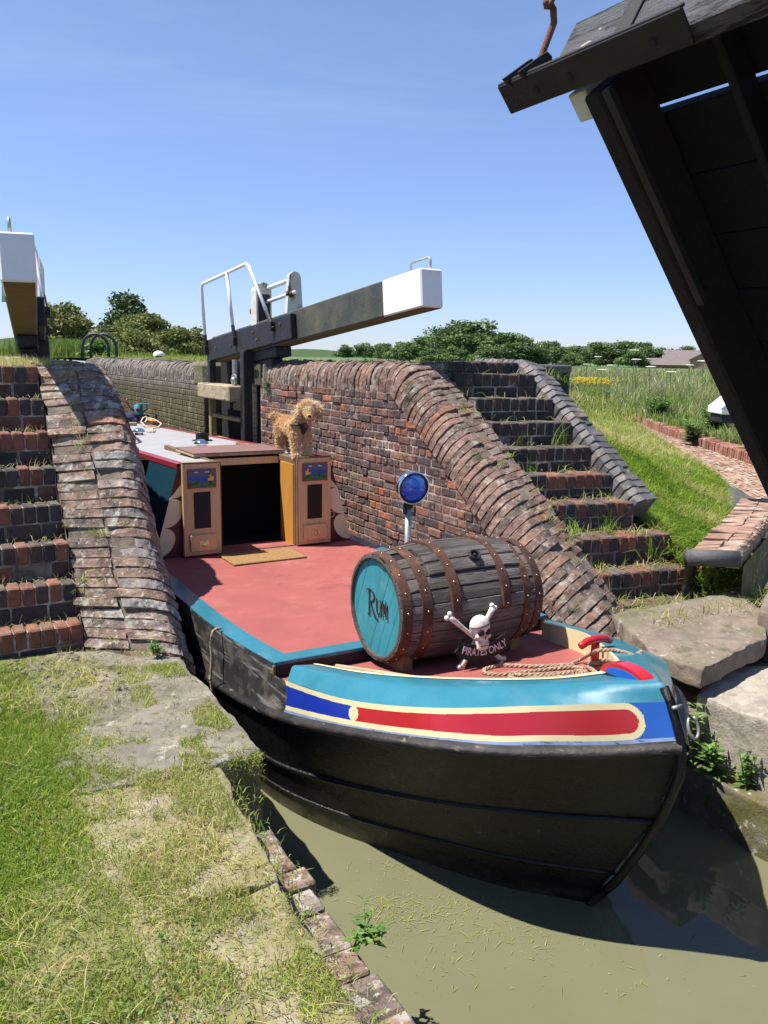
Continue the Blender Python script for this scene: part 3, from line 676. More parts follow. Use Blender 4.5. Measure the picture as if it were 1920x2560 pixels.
coping('coping', O_L, I_L, PL, .076, 'parapet_brick', lp, jit=.0065, miss=.04, wref=.478, core=[(.012, -.27), (.012, -.10), (.036, -.038), (.10, -.014), (.465, -.016), (.47, -.3)], bright=.02, er=(2, .05, .018))
mb = MB()
ys = np.linspace(1.6, -2.05, 40); tz = lambda y: np.interp(y, O_L[::-1, 1], O_L[::-1, 2])
mb.grid([[(-1.262 if y < -.3 else -1.215, y, -.8) for y in ys], [(-1.262 if y < -.3 else -1.215, y, tz(y)-.2) for y in ys]])
tz2 = lambda y: np.interp(y, I_L[::-1, 1], I_L[::-1, 2])
ys2 = np.linspace(1.6, -1.62, 40)
mb.build('wall_core', M['step_brick'], lp)
mb = MB(); mb.grid([[(-1.738, y, tz2(y)-.02) for y in ys2], [(-1.738, y, -.2) for y in ys2]]); mb.build('inner_face', M['parapet_brick'], lp)
mb = MB(); brick_face(mb, (-1.245, -2.0, 0), (0, 1, 0), (1, 0, 0), 3.5, -.7, 1.5, keep=lambda s, z: z+.05 < tz(-2.0+s)-.2); mb.build('wall_face', M['wall_brick'], lp)
# left chamber wall further up (mostly hidden)
mb = MB(); mb.box((-1.6, 1.6, -.8), (-1.15, 26, 1.66), ch=.03); tag(mb.build('lock_side_wall', M['chamber_brick']), 'left wall of the lock chamber running away behind the parapet', 'wall')

# ------------------------------------------------------------ left bank edge stones
def rough_slab(poly, z0, z1, name, mat, parent=None, amp=.012, sub=.045, seed=0):
    """irregular stone: polygon in plan, thickened, subdivided and roughened"""
    bm = bmesh.new(); vs = [bm.verts.new((x, y, z1)) for x, y in poly]; f = bm.faces.new(vs)
    r = bmesh.ops.extrude_face_region(bm, geom=[f]); 
    for v in r['geom']:
        if isinstance(v, bmesh.types.BMVert): v.co.z = z0
    bmesh.ops.recalc_face_normals(bm, faces=bm.faces)
    bmesh.ops.bevel(bm, geom=list(bm.edges), offset=.013, segments=2, affect='EDGES', profile=.6)
    bmesh.ops.triangulate(bm, faces=bm.faces)
    for _ in range(5):
        es = [e for e in bm.edges if e.calc_length() > sub]
        if not es: break
        bmesh.ops.subdivide_edges(bm, edges=es, cuts=1); bmesh.ops.triangulate(bm, faces=bm.faces)
    for v in bm.verts:
        p = v.co*5 + Vector((seed*7.1, 0, 0)); q = v.co*18 + Vector((0, seed*3.3, 0))
        v.co += Vector((mnoise.noise(p), mnoise.noise(p+Vector((9, 0, 0))), mnoise.noise(p+Vector((0, 9, 0)))))*amp*1.6 + Vector((mnoise.noise(q), mnoise.noise(q+Vector((5, 0, 0))), mnoise.noise(q+Vector((0, 0, 5)))))*amp*.6 + Vector((0, 0, mnoise.noise(v.co*45)))*amp*.35
    me = bpy.data.meshes.new(name); bm.to_mesh(me); bm.free()
    me.polygons.foreach_set('use_smooth', [True]*len(me.polygons)); me.materials.append(M[mat])
    o = bpy.data.objects.new(name, me); COL.objects.link(o)
    if parent is not None: o.parent = parent
    return o
rough_slab([(-1.275, -1.98), (-1.285, -3.36), (-1.62, -3.42), (-2.15, -3.36), (-2.1, -1.6), (-1.78, -1.6)], -.55, .005, 'coping_stone', 'stone', seed=1)
tag(bpy.data.objects['coping_stone'], 'big flat grey coping stone with lichen at the foot of the left parapet', 'stone')
o = rough_slab([(-1.52, -3.43), (-1.60, -4.30), (-2.1, -4.30), (-2.15, -3.40)], -.5, .0, 'coping_stone', 'near_stone', seed=2); tag(o, 'grass covered pale coping stone on the near left bank, next to the projecting corner stone', 'stone')
o = rough_slab([(-1.60, -4.31), (-1.68, -5.5), (-2.2, -5.5), (-2.1, -4.31)], -.5, -.005, 'coping_stone', 'near_stone', seed=3); tag(o, 'moss edged pale coping stone on the near left bank, lowest in the photo', 'stone')
o = rough_slab([(-1.68, -5.51), (-1.8, -8), (-2.5, -8), (-2.2, -5.51)], -.5, -.005, 'coping_stone', 'near_stone', seed=4); tag(o, 'coping stone of the near bank running out of the picture', 'stone')
# ragged brick ledge lower down at the water side
lg = thing('brick_ledge', 'broken mossy brick ledge below the left bank edge at the water', 'wall', (-1.4, -4.2, -.4))
mb = MB(); y = -3.46
while y > -6.2:
    l_ = random.uniform(.10, .24); xo = np.interp(y, [-6, -4.75, -3.48], [-1.34, -1.325, -1.285]) + random.gauss(0, .009)
    mb.box((xo-.34, y-l_+.006, -.75), (xo, y-.006, -.33+random.gauss(0, .007)), 0, random.random()*.96, ch=.012); y -= l_
erode(mb.build('ledge_bricks', M['parapet_brick'], lg), 2, .05, .016)
mb = MB(); mb.box((-1.75, -8, -.8), (-1.5, -3.4, -.36)); mb.build('ledge_core', M['mossy'], lg)

# ------------------------------------------------------------ right bank stones
def stone(poly, z0, z1, mat, label, seed, amp=.014, tilt=None):
    o = rough_slab(poly, z0, z1, 'stone_block', mat, amp=amp, seed=seed); return tag(o, label, 'stone', None)
o = stone([(1.45, -2.80), (1.12, -3.45), (1.136, -3.80), (1.92, -3.63), (2.45, -3.20), (2.75, -2.76)], -.0, .115, 'pink_stone', 'large flat pinkish slab lying at the foot of the right steps, shadow gap beneath it', 11, amp=.011)
stone([(1.22, -2.95), (1.13, -3.35), (1.02, -3.74), (1.12, -3.84), (2.6, -3.62), (2.6, -2.9)], -.45, -.15, 'stone', 'flat grey stone under the overhanging pinkish slab', 12, amp=.008)
fa_, fb_ = at_z(1745, 1735, -.05), at_z(1960, 1818, -.05); dv_ = np.array([.82, .45, 0])
stone([tuple(p[:2]) for p in (fa_, fa_+dv_*.55, fb_+dv_*1.2, fb_+np.array([.3, -.5, 0])*1.5, fb_)], -.50, -.05, 'pale_stone', 'pale pitted square cut stone block at the right picture edge above the weeds', 13, amp=.008)
ga_, gb_ = at_z(1700, 1905, -.42), at_z(1990, 2060, -.42)
stone([tuple(p[:2]) for p in (ga_+[-.12, .45, 0], ga_, gb_, gb_+dv_*1.5, ga_+dv_*1.2)], -1.1, -.42, 'mossy', 'low mossy stone ledge at the water line right of the bow', 14, amp=.012)
stone([(2.12, -3.42), (2.08, -3.75), (2.7, -3.8), (2.8, -3.0)], -.15, .22, 'pink_stone', 'upright pinkish stone at the picture edge beside the right end of the slab', 15, amp=.008)
mb = MB(); mb.box((1.06, -3.9, -1.2), (1.6, -2.6, -.46), ch=.04); mb.box((1.6, -12, -1.2), (2.6, -5.2, -.1), ch=.05); tag(mb.build('bank_wall', M['mossy']), 'mossy stone bank wall at the right water edge', 'wall')
# soil behind the right stones
mb = MB(); mb.grid([[(1.2, -2.6, -.13), (2.4, -2.7, -.10), (5, -2.2, .03)], [(1.6, -4.4, -.2), (2.6, -4.6, -.1), (6, -4.6, .1)], [(1.6, -12, -.2), (3, -12, -.1), (9, -12, .2)]])
struct(mb.build('right_bank', M['soil']))

# ------------------------------------------------------------ right grass slope, by-wash channel and curved walls
def P3(u, v, z): return at_z(u*1.1573, v*1.1573, z)
cop = [P3(1335, 889, .60), P3(1390, 903, .60), P3(1440, 922, .58), P3(1480, 935, .57), P3(1540, 954, .55), P3(1610, 975, .53), P3(1680, 1003, .5), P3(1800, 1060, .45)]
val = [P3(1325, 891, .52), P3(1385, 925, .50), P3(1430, 957, .45), P3(1480, 985, .38), P3(1540, 1022, .30), P3(1590, 1055, .25), P3(1640, 1082, .22), P3(1760, 1130, .2)]
bw_ = thing('bywash_wall', 'curving bright red brick coping with pale brick apron, beside the meadow', 'wall', tuple(cop[3]))
C2 = smooth_rail(cop, 60, 4); V2 = smooth_rail(val, 60, 4)
nrm = np.array([C2[i]-V2[i] for i in range(61)]); nrm[:, 2] = 0; nrm /= np.linalg.norm(nrm, axis=1)[:, None]
coping('coping', C2, C2+nrm*.24, [[(0, -.16), (0, -.02), (.02, 0), (.22, 0), (.22, -.16)]], .085, 'red_brick', bw_, jit=.004, gap=.006, bright=0, core=[(.02, -.2), (.03, -.015), (.2, -.015), (.2, -.2)])
mb = MB(); nrow = 11
Vd = resample(V2, 110); Cd = resample(C2, 110)
for r_ in range(nrow):
    for k in range(110):
        j = (k + (.5 if r_ % 2 else 0)); f0, f1 = r_/nrow, (r_+1)/nrow
        k2 = min(k+1, 110)
        q = [Vd[k]*(1-f0)+(Cd[k]-[0, 0, .15])*f0, Vd[k2]*(1-f0)+(Cd[k2]-[0, 0, .15])*f0, Vd[k2]*(1-f1)+(Cd[k2]-[0, 0, .15])*f1, Vd[k]*(1-f1)+(Cd[k]-[0, 0, .15])*f1]
        c = sum(q)/4; q = [c+(p-c)*np.array([.95, .95, .95])+np.array([0, 0, random.gauss(0, .004)]) for p in q]
        mb.add(q, [(0, 1, 2, 3)], 0, random.random())
mb.grid([[p+np.array([0, 0, -.012]) for p in Vd], [p+np.array([0, 0, -.162]) for p in Cd]], 1)
mb.build('apron', [M['pink_brick'], M['mortar']], bw_, recalc=False)
# grass slope between steps and channel
A = [np.array(p) for p in [(2.66, 2.5, 1.60), (2.63, .3, 1.42), (2.63, -.5, 1.20), (2.63, -1.2, .88), (2.66, -1.8, .52), (2.5, -2.15, .46), (2.52, -2.5, .22), (2.62, -2.78, .0)]]
B = [V2[2], V2[14], V2[24], V2[32], V2[40], V2[48], np.array([3.2, -2.45, .10])]
SA = resample(A, 24); SB = resample(B, 24)
rows = []
for i in range(25):
    r_ = []
    for t in np.linspace(0, 1, 20):
        p = SA[i]*(1-t)+SB[i]*t
        zz = SA[i][2]*(1-t)**1.25 + SB[i][2]*(1-(1-t)**1.25) + .05*(fbm(np.array(p[0]), np.array(p[1]), 1.1)-.5)*math.sin(math.pi*t)
        r_.append((p[0], p[1], zz))
    rows.append(r_)
SLOPE = np.array(rows)
mb = MB(); mb.grid(rows); struct(mb.build('grass_slope', M['turf'], smooth=True))
# upper ground falling to the meadow, and the meadow itself beyond the coping line
mb = MB(); S0 = [tuple(p) for p in SLOPE[0]]
mb.grid([S0, [(3.0+t*17, 24, UP-(UP-.6)*min(1, t*1.6)) for t in np.linspace(0, 1, 20)], [(40+t*60, 900, UP-(UP-.6)*min(1, t*1.6)) for t in np.linspace(0, 1, 20)]])
struct(mb.build('upper_slope', M['turf'], smooth=True))
mb = MB(); L0 = [C2[i]+nrm[i]*.22-[0, 0, .02] for i in range(0, 61, 3)]; L0[0] = C2[0]-nrm[0]*.3-[0, 0, .05]
L1 = [p+np.array([.75, .66, 0])*8*(1) for p in L0]; L2 = [np.array([np.interp(k, [0, 20], [90, 1500]), np.interp(k, [0, 20], [900, -300]), .6]) for k in range(21)]
for Lx in (L1,):
    for p in Lx: p[2] = .6
mb.grid([[tuple(p) for p in L0], [tuple(p) for p in L1]])
mb.grid([[tuple(p) for p in L1], [tuple(p) for p in L2]])
mb.grid([[(20, 24, .6), (L1[0][0], L1[0][1], .6)], [(100, 900, .6), (90.5, 900, .6)]])
mb.grid([[tuple(V2[0]), tuple(L0[0]), tuple(L1[0])], [(14, 16, .62), (16, 17, .6), (20, 24, .6)]])
struct(mb.build('meadow_ground', M['far_field'], smooth=True))
# curved wing wall with rounded end, right of the slab
wing = [P3(1640, 1078, .50), P3(1625, 1105, .49), P3(1600, 1135, .47), P3(1570, 1165, .45), P3(1543, 1192, .44)]
ww = thing('wing_wall', 'curved brick wing wall with a rounded grey end brick, in shade behind the slab', 'wall', tuple(wing[3]))
Wo = smooth_rail([p+np.array([.16, -.10, 0]) for p in wing], 40, 3); Wi = smooth_rail([p+np.array([-.16, .12, 0]) for p in wing], 40, 3)
coping('coping', Wo, Wi, [arc_piece(.06, .17, .12), [(.175, 0), (.36, 0), (.36, -.1), (.175, -.1)]], .11, 'pink_brick', ww, jit=.003, bright=0)
e = (Wo[-1]+Wi[-1])/2; mb = MB(); d_ = Wi[-1]-Wo[-1]
mb.tube([Wo[-1]+d_*.02-np.array([0, 0, .05]), Wi[-1]-d_*.02-np.array([0, 0, .05])], .062, 16); mb.build('end_brick', M['blue_brick'], ww, smooth=True)
mb = MB(); mb.grid([[p-np.array([-.02, .02, .1]) for p in Wo], [np.array([p[0]+.02, p[1]-.02, -.1]) for p in Wo]]); mb.grid([[p-np.array([0, 0, .1]) for p in Wi], [np.array([p[0], p[1], -.1]) for p in Wi]])
ext = [Wo[0], Wo[0]+np.array([.6, .25, 0]), Wo[0]+np.array([2.4, .5, 0])]
mb.grid([[np.array([p[0], p[1], .5]) for p in ext], [np.array([p[0], p[1], -.1]) for p in ext]])
mb.build('wall_face', M['mossy'], ww)
# round cornered brick pier behind the top of the steps
c0 = CAM + ray(1352, 912)*((-.1-CAM[1])/ray(1352, 912)[1]); c1 = CAM + ray(1435, 914)*((-.1-CAM[1])/ray(1435, 914)[1])
pr = thing('brick_pier', 'dark green algae covered brick pier with rounded corner at the top of the right steps', 'pier', (c0[0], -.1, 1))
mb = MB(); rr = .09; xa, xb = c0[0]-.1, c1[0]
z = .7
while z < c1[2]-.08:
    mb.prism([(xa, .6), (xa, -.1)] + [(xb-rr+rr*math.sin(t), -.1+rr-rr*math.cos(t)) for t in np.linspace(0, math.pi/2, 6)] + [(xb, .6)], ((0, 0, z+.004), (1, 0, 0), (0, 1, 0), (0, 0, 1)), .076, 0, random.random()); z += .08
mb.build('shaft', M['green_brick'], pr, bevel=.006)
mb = MB(); mb.prism([(xa-.02, .62), (xa-.02, -.115)] + [(xb-rr+.01+rr*math.sin(t), -.115+rr-rr*math.cos(t)) for t in np.linspace(0, math.pi/2, 6)] + [(xb+.01, .62)], ((0, 0, c1[2]-.08), (1, 0, 0), (0, 1, 0), (0, 0, 1)), .085, 0, .5); mb.build('capping', M['blue_brick'], pr, bevel=.02)

# ============================================================ VEGETATION
def seg_in(P, keep): return P[keep]
# near lawn and dry grass clippings on the left bank
def lawn_points(n, x0, x1, y0, y1):
    P = np.zeros((n, 3)); P[:, 0] = rng.uniform(x0, x1, n); P[:, 1] = rng.uniform(y0, y1, n); return P
def bank_z(P):
    xe = np.where(P[:, 1] > -3.35, -1.85, np.interp(P[:, 1], [-8, -3.35], [-2.25, -1.95])); t = np.clip((xe-P[:, 0])/6, 0, 1)
    return -.015 + .06*np.sqrt(t) + .03*(fbm(P[:, 0], P[:, 1], 1.3)-.5)
P = lawn_points(430000, -3.7, -1.3, -5.7, -1.60)
edge = np.where(P[:, 1] > -3.35, -1.32, np.interp(P[:, 1], [-8, -4.3, -3.35], [-1.80, -1.62, -1.54]))
dist = edge - P[:, 0]
n1 = fbm(P[:, 0], P[:, 1], 1.6); n2 = fbm(P[:, 0]+9, P[:, 1]-4, 5.0)
lush = np.clip((dist-.42 - .25*np.clip((P[:, 1]+3.4)/1.5, 0, 1.6) + (n1-.5)*1.0)/.55, 0, 1)         # 0 on the stones, 1 on the lawn
prob = np.where(dist < 0, 0, .30 + .7*lush + .7*np.clip((n2-.46)*4, 0, 1)*(lush < .6))
stone_bare = (P[:, 1] > -3.3) & (dist < .5) & (n2 < .60)
prob[stone_bare] *= .11
prob[(P[:, 1] < -3.3) & (dist < .34) & (n2 < .53)] *= .40
prob *= np.clip(1.25-.16*(P[:, 1]+5.7), .6, 1)
keep = rng.uniform(0, 1, len(P)) < prob
P = P[keep]; lush = lush[keep]; n1 = n1[keep]; n2 = n2[keep]; dist = dist[keep]
zst = np.where(dist < .33, .012, 0); P[:, 2] = np.maximum(bank_z(P), zst) - .004
r_ = np.clip(.36 + .45*(n1-.5) + (1-lush)*.34 + rng.normal(0, .16, len(P)), 0, .955)
r_ = np.where((rng.uniform(0, 1, len(P)) < .012*(1-lush)), 1.0, r_)
h_ = (.018+.018*lush)*rng.uniform(.5, 1.5, len(P)); wd_ = rng.uniform(.0022, .0048, len(P))
V, Fa, rr_ = blades(P, h_, wd_, lean=.75, rnd=r_)
tag(fast('lawn_grass', V, Fa, M['grass'], rr_), 'short mown grass and dry tufts on the near left bank', 'grass', kind='stuff')
# loose clippings lying flat
P = lawn_points(30000, -4.4, -1.35, -6.2, -1.65); P[:, 2] = bank_z(P)+.022
edge = np.where(P[:, 1] > -3.35, -1.34, np.interp(P[:, 1], [-8, -4.3, -3.35], [-1.82, -1.64, -1.56])); d = edge-P[:, 0]
nz = fbm(P[:, 0], P[:, 1], 2.2); P = P[(d > .06) & (rng.uniform(0, 1, len(P)) < np.clip((nz-.40)*3.2, .06, .8)*np.where((P[:, 1] > -3.2) & (d < .4), .15, 1))]
P[:, 2] = np.maximum(P[:, 2], .016)
V, Fa, rr_ = blades(P, rng.uniform(.03, .085, len(P)), .0035, lean=1.25, rnd=np.clip(rng.normal(.80, .11, len(P)), .4, .955))
tag(fast('grass_clippings', V, Fa, M['grass'], rr_), 'dry yellow grass clippings strewn over the bank', 'clippings', kind='stuff')
# pebbles at the foot of the left steps
mb = MB()
for _ in range(260):
    x, y = rng.uniform(-2.9, -1.65), rng.uniform(-2.35, -1.62); s = rng.uniform(.006, .018)
    mb.ball((x, y, .012), s, s*rng.uniform(.6, 1), s*.5, n=6)
tag(mb.build('gravel', M['stone']), 'small grey stones scattered below the left steps', 'gravel', kind='stuff')
# small broad leaves (clover, plantain) in the lawn
def leaf_quads(P, s, up=.6, rnd=None):
    n = len(P); s = np.broadcast_to(s, n)
    a = rng.normal(0, 1, (n, 3)); a[:, 2] *= (1-up); a /= np.linalg.norm(a, axis=1)[:, None]
    b = rng.normal(0, 1, (n, 3)); b -= a*(a*b).sum(1)[:, None]; b[:, 2] *= (1-up); b /= np.linalg.norm(b, axis=1)[:, None]
    a = a*s[:, None]; b = b*(s*.55)[:, None]
    V = np.stack([P-a, P+b-a*.1, P+a, P-b-a*.1], 1).reshape(-1, 3); Fa = np.arange(4*n).reshape(n, 4)
    return V, Fa, (rng.uniform(0, 1, n) if rnd is None else rnd)
P = lawn_points(9000, -4.6, -1.9, -6.3, -3.0); nz = fbm(P[:, 0]+3, P[:, 1], 1.4); P = P[nz > .5]; P[:, 2] = bank_z(P)+rng.uniform(.012, .04, len(P))
V, Fa, rr_ = leaf_quads(P, rng.uniform(.005, .013, len(P)), .8)
tag(fast('clover', V, Fa, M['leaf'], rr_), 'clover leaves among the lawn grass', 'clover', kind='stuff')

# grass on the slope right of the steps
n = 120000
u_, v_ = rng.uniform(0, 24, n), rng.uniform(0, 19, n); iu, iv = u_.astype(int).clip(0, 23), v_.astype(int).clip(0, 18); fu, fv = (u_-iu)[:, None], (v_-iv)[:, None]
P = (SLOPE[iu, iv]*(1-fu)+SLOPE[iu+1, iv]*fu)*(1-fv) + (SLOPE[iu, iv+1]*(1-fu)+SLOPE[iu+1, iv+1]*fu)*fv
nz = fbm(P[:, 0], P[:, 1], 2.2); nz2 = fbm(P[:, 0]+5, P[:, 1], .9)
V, Fa, rr_ = blades(P, rng.uniform(.03, .11, n)*(.5+nz*1.3), rng.uniform(.005, .012, n), lean=1.0, rnd=np.clip(.54+(nz-.5)*1.1+(nz2-.5)*.6+rng.normal(0, .18, n), 0, .94))
tag(fast('slope_grass', V, Fa, M['grass'], rr_), 'freshly cut green grass on the slope right of the steps', 'grass', kind='stuff')
# meadow: long grass beyond the brick coping, thinning with distance
Cw = resample(C2+nrm*.30, 400)
Vs, Fs, Rs, off = [], [], [], 0
def addb(P, h, wd, lean, r_):
    global off
    V, Fa, rr_ = blades(P, h, wd, lean=lean, rnd=r_); Vs.append(V); Fs.append(Fa+off); Rs.append(rr_); off += len(V)
from mathutils.bvhtree import BVHTree
bpy.context.view_layer.update(); dgx = bpy.context.evaluated_depsgraph_get()
trees_ = [BVHTree.FromObject(bpy.data.objects[q], dgx) for q in ('meadow_ground', 'upper_slope')]
def ground(x, y):
    best = None
    for t_ in trees_:
        h = t_.ray_cast(Vector((x, y, 10)), Vector((0, 0, -1)))[0]
        if h is not None and (best is None or h.z > best): best = h.z
    return best
for n, d0, d1, hm, wd0 in ((60000, 9, 16, .34, .012), (52000, 13, 32, .55, .022), (26000, 30, 95, .6, .06)):
    az = np.radians(rng.uniform(33, 62, n)); dd = np.exp(rng.uniform(math.log(d0), math.log(d1), n)); xs, ys = CAM[0]+dd*np.sin(az), CAM[1]+dd*np.cos(az); P = []; D_ = []
    for x, y, d in zip(xs, ys, dd):
        z = ground(x, y)
        if z is not None: P.append((x, y, z)); D_.append(d)
    P = np.array(P); D_ = np.array(D_); nz = fbm(P[:, 0], P[:, 1], .7)
    j = np.argmin(((P[:, None, :2]-Cw[None, ::8, :2])**2).sum(2), 1); dc = np.sqrt(((P[:, :2]-Cw[::8][j][:, :2])**2).sum(1))
    addb(P, hm*rng.uniform(.4, 1.15, len(P))*(.55+nz*.8)*np.clip(.35+dc/3.5, .35, 1)*np.where(P[:, 2] > 1.2, .35, 1), rng.uniform(.6, 1.4, len(P))*wd0, .35, np.clip(.56+(nz-.5)*.9+np.clip((D_-14)/60, 0, .2)+rng.normal(0, .16, len(P)), 0, 1))
tag(fast('meadow_grass', np.concatenate(Vs), np.concatenate(Fs), M['meadow'], np.concatenate(Rs)), 'long green meadow grass on the field beyond the brick coping', 'grass', kind='stuff')
# grass on the upper ground along the coping tops (seen edge on)
Vs, Fs, Rs, off = [], [], [], 0
n = 26000; P = np.stack([rng.uniform(1.68, 4.6, n), rng.uniform(-.25, 14, n), np.full(n, UP)], 1)
P[:, 2] = np.where(P[:, 0] > 3.0, UP-(P[:, 0]-3.0)*.35, UP); addb(P, rng.uniform(.03, .13, n)*np.where(P[:, 0] < 2.6, .45, 1), .008, .6, np.clip(rng.normal(.62, .2, n), 0, .95))
n = 16000; P = np.stack([rng.uniform(1.62, 4, n), rng.uniform(5, 40, n), np.full(n, UP)], 1); addb(P, rng.uniform(.03, .10, n), .014, .5, np.clip(rng.normal(.6, .2, n), 0, .95))
n = 14000; P = np.stack([rng.uniform(1.8, 5, n), rng.uniform(14, 75, n), np.full(n, UP)], 1); addb(P, rng.uniform(.1, .4, n)*np.clip(P[:, 1]/40, .3, 1), .04, .3, np.clip(rng.normal(.45, .25, n), 0, 1))
n = 30000; P = np.stack([rng.uniform(-14, 1.3, n), rng.uniform(16, 45, n), np.full(n, UP)], 1); P = P[P[:, 0] > -14]; addb(P, rng.uniform(.04, .20, len(P))*np.clip((P[:, 1]-14)/18, .15, 1), .02, .4, np.clip(rng.normal(.5, .22, len(P)), 0, .95))
n = 5000; P = np.stack([rng.uniform(-3.4, -1.5, n), rng.uniform(-.02, 2.5, n), np.full(n, UP+.03)], 1); addb(P, rng.uniform(.02, .10, n), .005, .7, np.clip(rng.normal(.82, .1, n), 0, .96))
tag(fast('upper_grass', np.concatenate(Vs), np.concatenate(Fs), M['grass'], np.concatenate(Rs)), 'rough grass on the upper ground behind the lock walls', 'grass', kind='stuff')
# dry cut grass strewn over the right steps, slab and stringer
Vs, Fs, Rs, off = [], [], [], 0
P = []
for i, (z, yl, yr) in enumerate(RST):
    k = [5, 8, 12, 18, 26, 34, 50, 110, 110, 90][i]
    x = rng.uniform(1.7, 2.4, k); y = yl+(yr-yl)*(x-1.66)/.76 + rng.uniform(.0, .24, k); P.append(np.stack([x, y, np.full(k, z+.004)], 1))
k = 420; x = rng.uniform(1.5, 2.6, k); y = rng.uniform(-3.2, -2.62, k); P.append(np.stack([x, y, np.where(y < -3.0, .125, .058)], 1))
k = 500; x = rng.uniform(2.5, 3.0, k); P.append(np.stack([x, rng.uniform(-2.9, -2.3, k), np.full(k, .06)], 1))
P = np.concatenate(P); addb(P, rng.uniform(.03, .11, len(P)), .006, 1.1, np.clip(rng.normal(.7, .16, len(P)), 0, .95))
for i in range(8):
    k = 140; x = rng.uniform(-3.4, LX, k); P = np.stack([x, np.full(k, -.22-.185*i)+rng.uniform(.06, .19, k), np.full(k, 1.70-.222*i)], 1); addb(P, rng.uniform(.015, .07, k), .005, 1.1, np.clip(rng.normal(.8, .12, k), 0, .96))
# tufts rooted in parapet joints
for (O, I, cnt) in ((O_R, I_R, 26), (O_L, I_L, 34)):
    for _ in range(cnt):
        t = rng.uniform(.3 if O is O_R else .25, .98); k_ = int(t*(len(O)-1)); f = rng.uniform(.5, .95); c = O[k_]*(1-f)+I[k_]*f; q = rng.integers(6, 26)
        P = c + rng.normal(0, 1, (q, 3))*np.array([.03, .02, .004]); addb(P, rng.uniform(.02, .085, q), .004, .9, np.clip(rng.normal(.72, .18, q), 0, .95))
tag(fast('strewn_grass', np.concatenate(Vs), np.concatenate(Fs), M['grass'], np.concatenate(Rs)), 'dry cut grass strewn over steps, parapets and slab', 'grass', kind='stuff')
# moss and trailing grass hanging over the near bank edge
Vs, Fs, Rs, off = [], [], [], 0
n = 2400; y = rng.uniform(-6.2, -3.6, n); x = np.interp(y, [-8, -4.3, -3.4], [-1.80, -1.60, -1.53]) + rng.normal(0, .035, n)
P = np.stack([x+.02, y, -rng.uniform(0, .30, n)**1.2*.9+.012], 1); addb(P, rng.uniform(.012, .04, n), .004, .9, np.clip(rng.normal(.62, .22, n), 0, .95))
n = 1500; P = np.stack([rng.uniform(-1.58, -1.30, n), -3.385+rng.normal(0, .02, n), -.26*rng.uniform(0, 1, n)**1.8], 1); addb(P, rng.uniform(.010, .028, n), .004, .9, np.clip(rng.normal(.70, .15, n), 0, .95))
tag(fast('edge_moss', np.concatenate(Vs), np.concatenate(Fs), M['grass'], np.concatenate(Rs)), 'moss and trailing grass hanging over the near bank edge', 'moss', kind='stuff')
# tufts of grass that stand on the right steps
def tuft(P0, n, h, wd, label, lean=.5, spread=.05, rmean=.35, head=0):
    h *= .8; n = int(n*.7); P = np.array(P0)+rng.normal(0, 1, (n, 3))*np.array([spread, spread*.5, 0]); V, Fa, rr_ = blades(P, rng.uniform(.4, 1, n)*h, wd, lean=lean, rnd=np.clip(rng.normal(rmean, .14, n), 0, .9))
    o = fast('grass_tuft', V-np.array(P0), Fa, M['meadow'], rr_); o.location = P0
    return tag(o, label, 'grass tuft', 'grass tufts on the steps')
tuft((2.0, -1.14, 1.08), 30, .34, .008, 'tall seeding grass tuft at the left of the fourth tread from the top')
tuft((2.28, -1.26, 1.08), 28, .28, .009, 'broad bladed grass tuft at the right end of the fourth tread from the top')
tuft((1.86, -1.42, .89), 22, .22, .008, 'thin grass tuft at the left end of the fifth tread from the top')
tuft((2.1, -2.05, .48), 30, .26, .009, 'bright grass tuft at the right of the third lowest tread, below a brick riser', lean=.6)
tuft((1.80, -2.02, .48), 26, .24, .009, 'spreading grass tuft at the left of the third lowest tread', lean=.7)
tuft((2.34, -2.28, .30), 36, .30, .010, 'bushy grass tuft at the right end of the second lowest tread', lean=.6)
tuft((1.72, -2.46, .10), 14, .24, .010, 'few long blades of grass at the parapet foot beside the lowest tread', lean=.5, spread=.02)
tuft((2.60, -2.62, .14), 40, .32, .010, 'sprawling grass clump beside the right end of the lowest step', lean=.9, spread=.08)

# leafy weeds
def weed(P0, stems, h, ls, label, name='leafy_weed', cat='plant', lean=.25, droop=.3):
    P0 = np.array(P0, float); V = []; Fc = []; rr = []; k = 0; st = MB()
    for s in range(stems):
        az = rng.uniform(0, 6.28); b = P0+np.array([rng.normal(0, .03), rng.normal(0, .02), 0]); hh = h*rng.uniform(.6, 1); d = np.array([math.cos(az)*lean, math.sin(az)*lean, 1]); d /= np.linalg.norm(d)
        st.tube([b-P0, b-P0+d*hh*.5, b-P0+d*hh+np.array([0, 0, -.01])], [.004, .003, .0015], 5)
        nl = int(7+hh*40)
        for i in range(nl):
            t = (i+1)/nl; c = b-P0+d*hh*t; a = i*2.4+az; L = ls*rng.uniform(.7, 1.15)*(1.15-.6*t); W = L*.22
            o = np.array([math.cos(a), math.sin(a), .55-droop*1.2*(1-t)]); o /= np.linalg.norm(o); sd_ = np.cross(o, [0, 0, 1]); sd_ /= np.linalg.norm(sd_); n_ = np.cross(sd_, o)
            p = [c, c+o*L*.4+sd_*W+n_*.002, c+o*L*.42-n_*W*.25, c+o*L*.4-sd_*W+n_*.002, c+o*L+n_*(-L*droop*.5)]
            V += p; Fc += [(k, k+1, k+2), (k+1, k+4, k+2), (k, k+2, k+3), (k+2, k+4, k+3)]; r0 = rng.uniform(0, 1); rr += [r0]*4; k += 5
    root = thing(name, label, cat, tuple(P0))
    o = fast('leaves', np.array(V), np.array(Fc), M['leaf'], rr, None); o.parent = root
    o2 = st.build('stem', M['leaf'], None); o2.parent = root
    return root
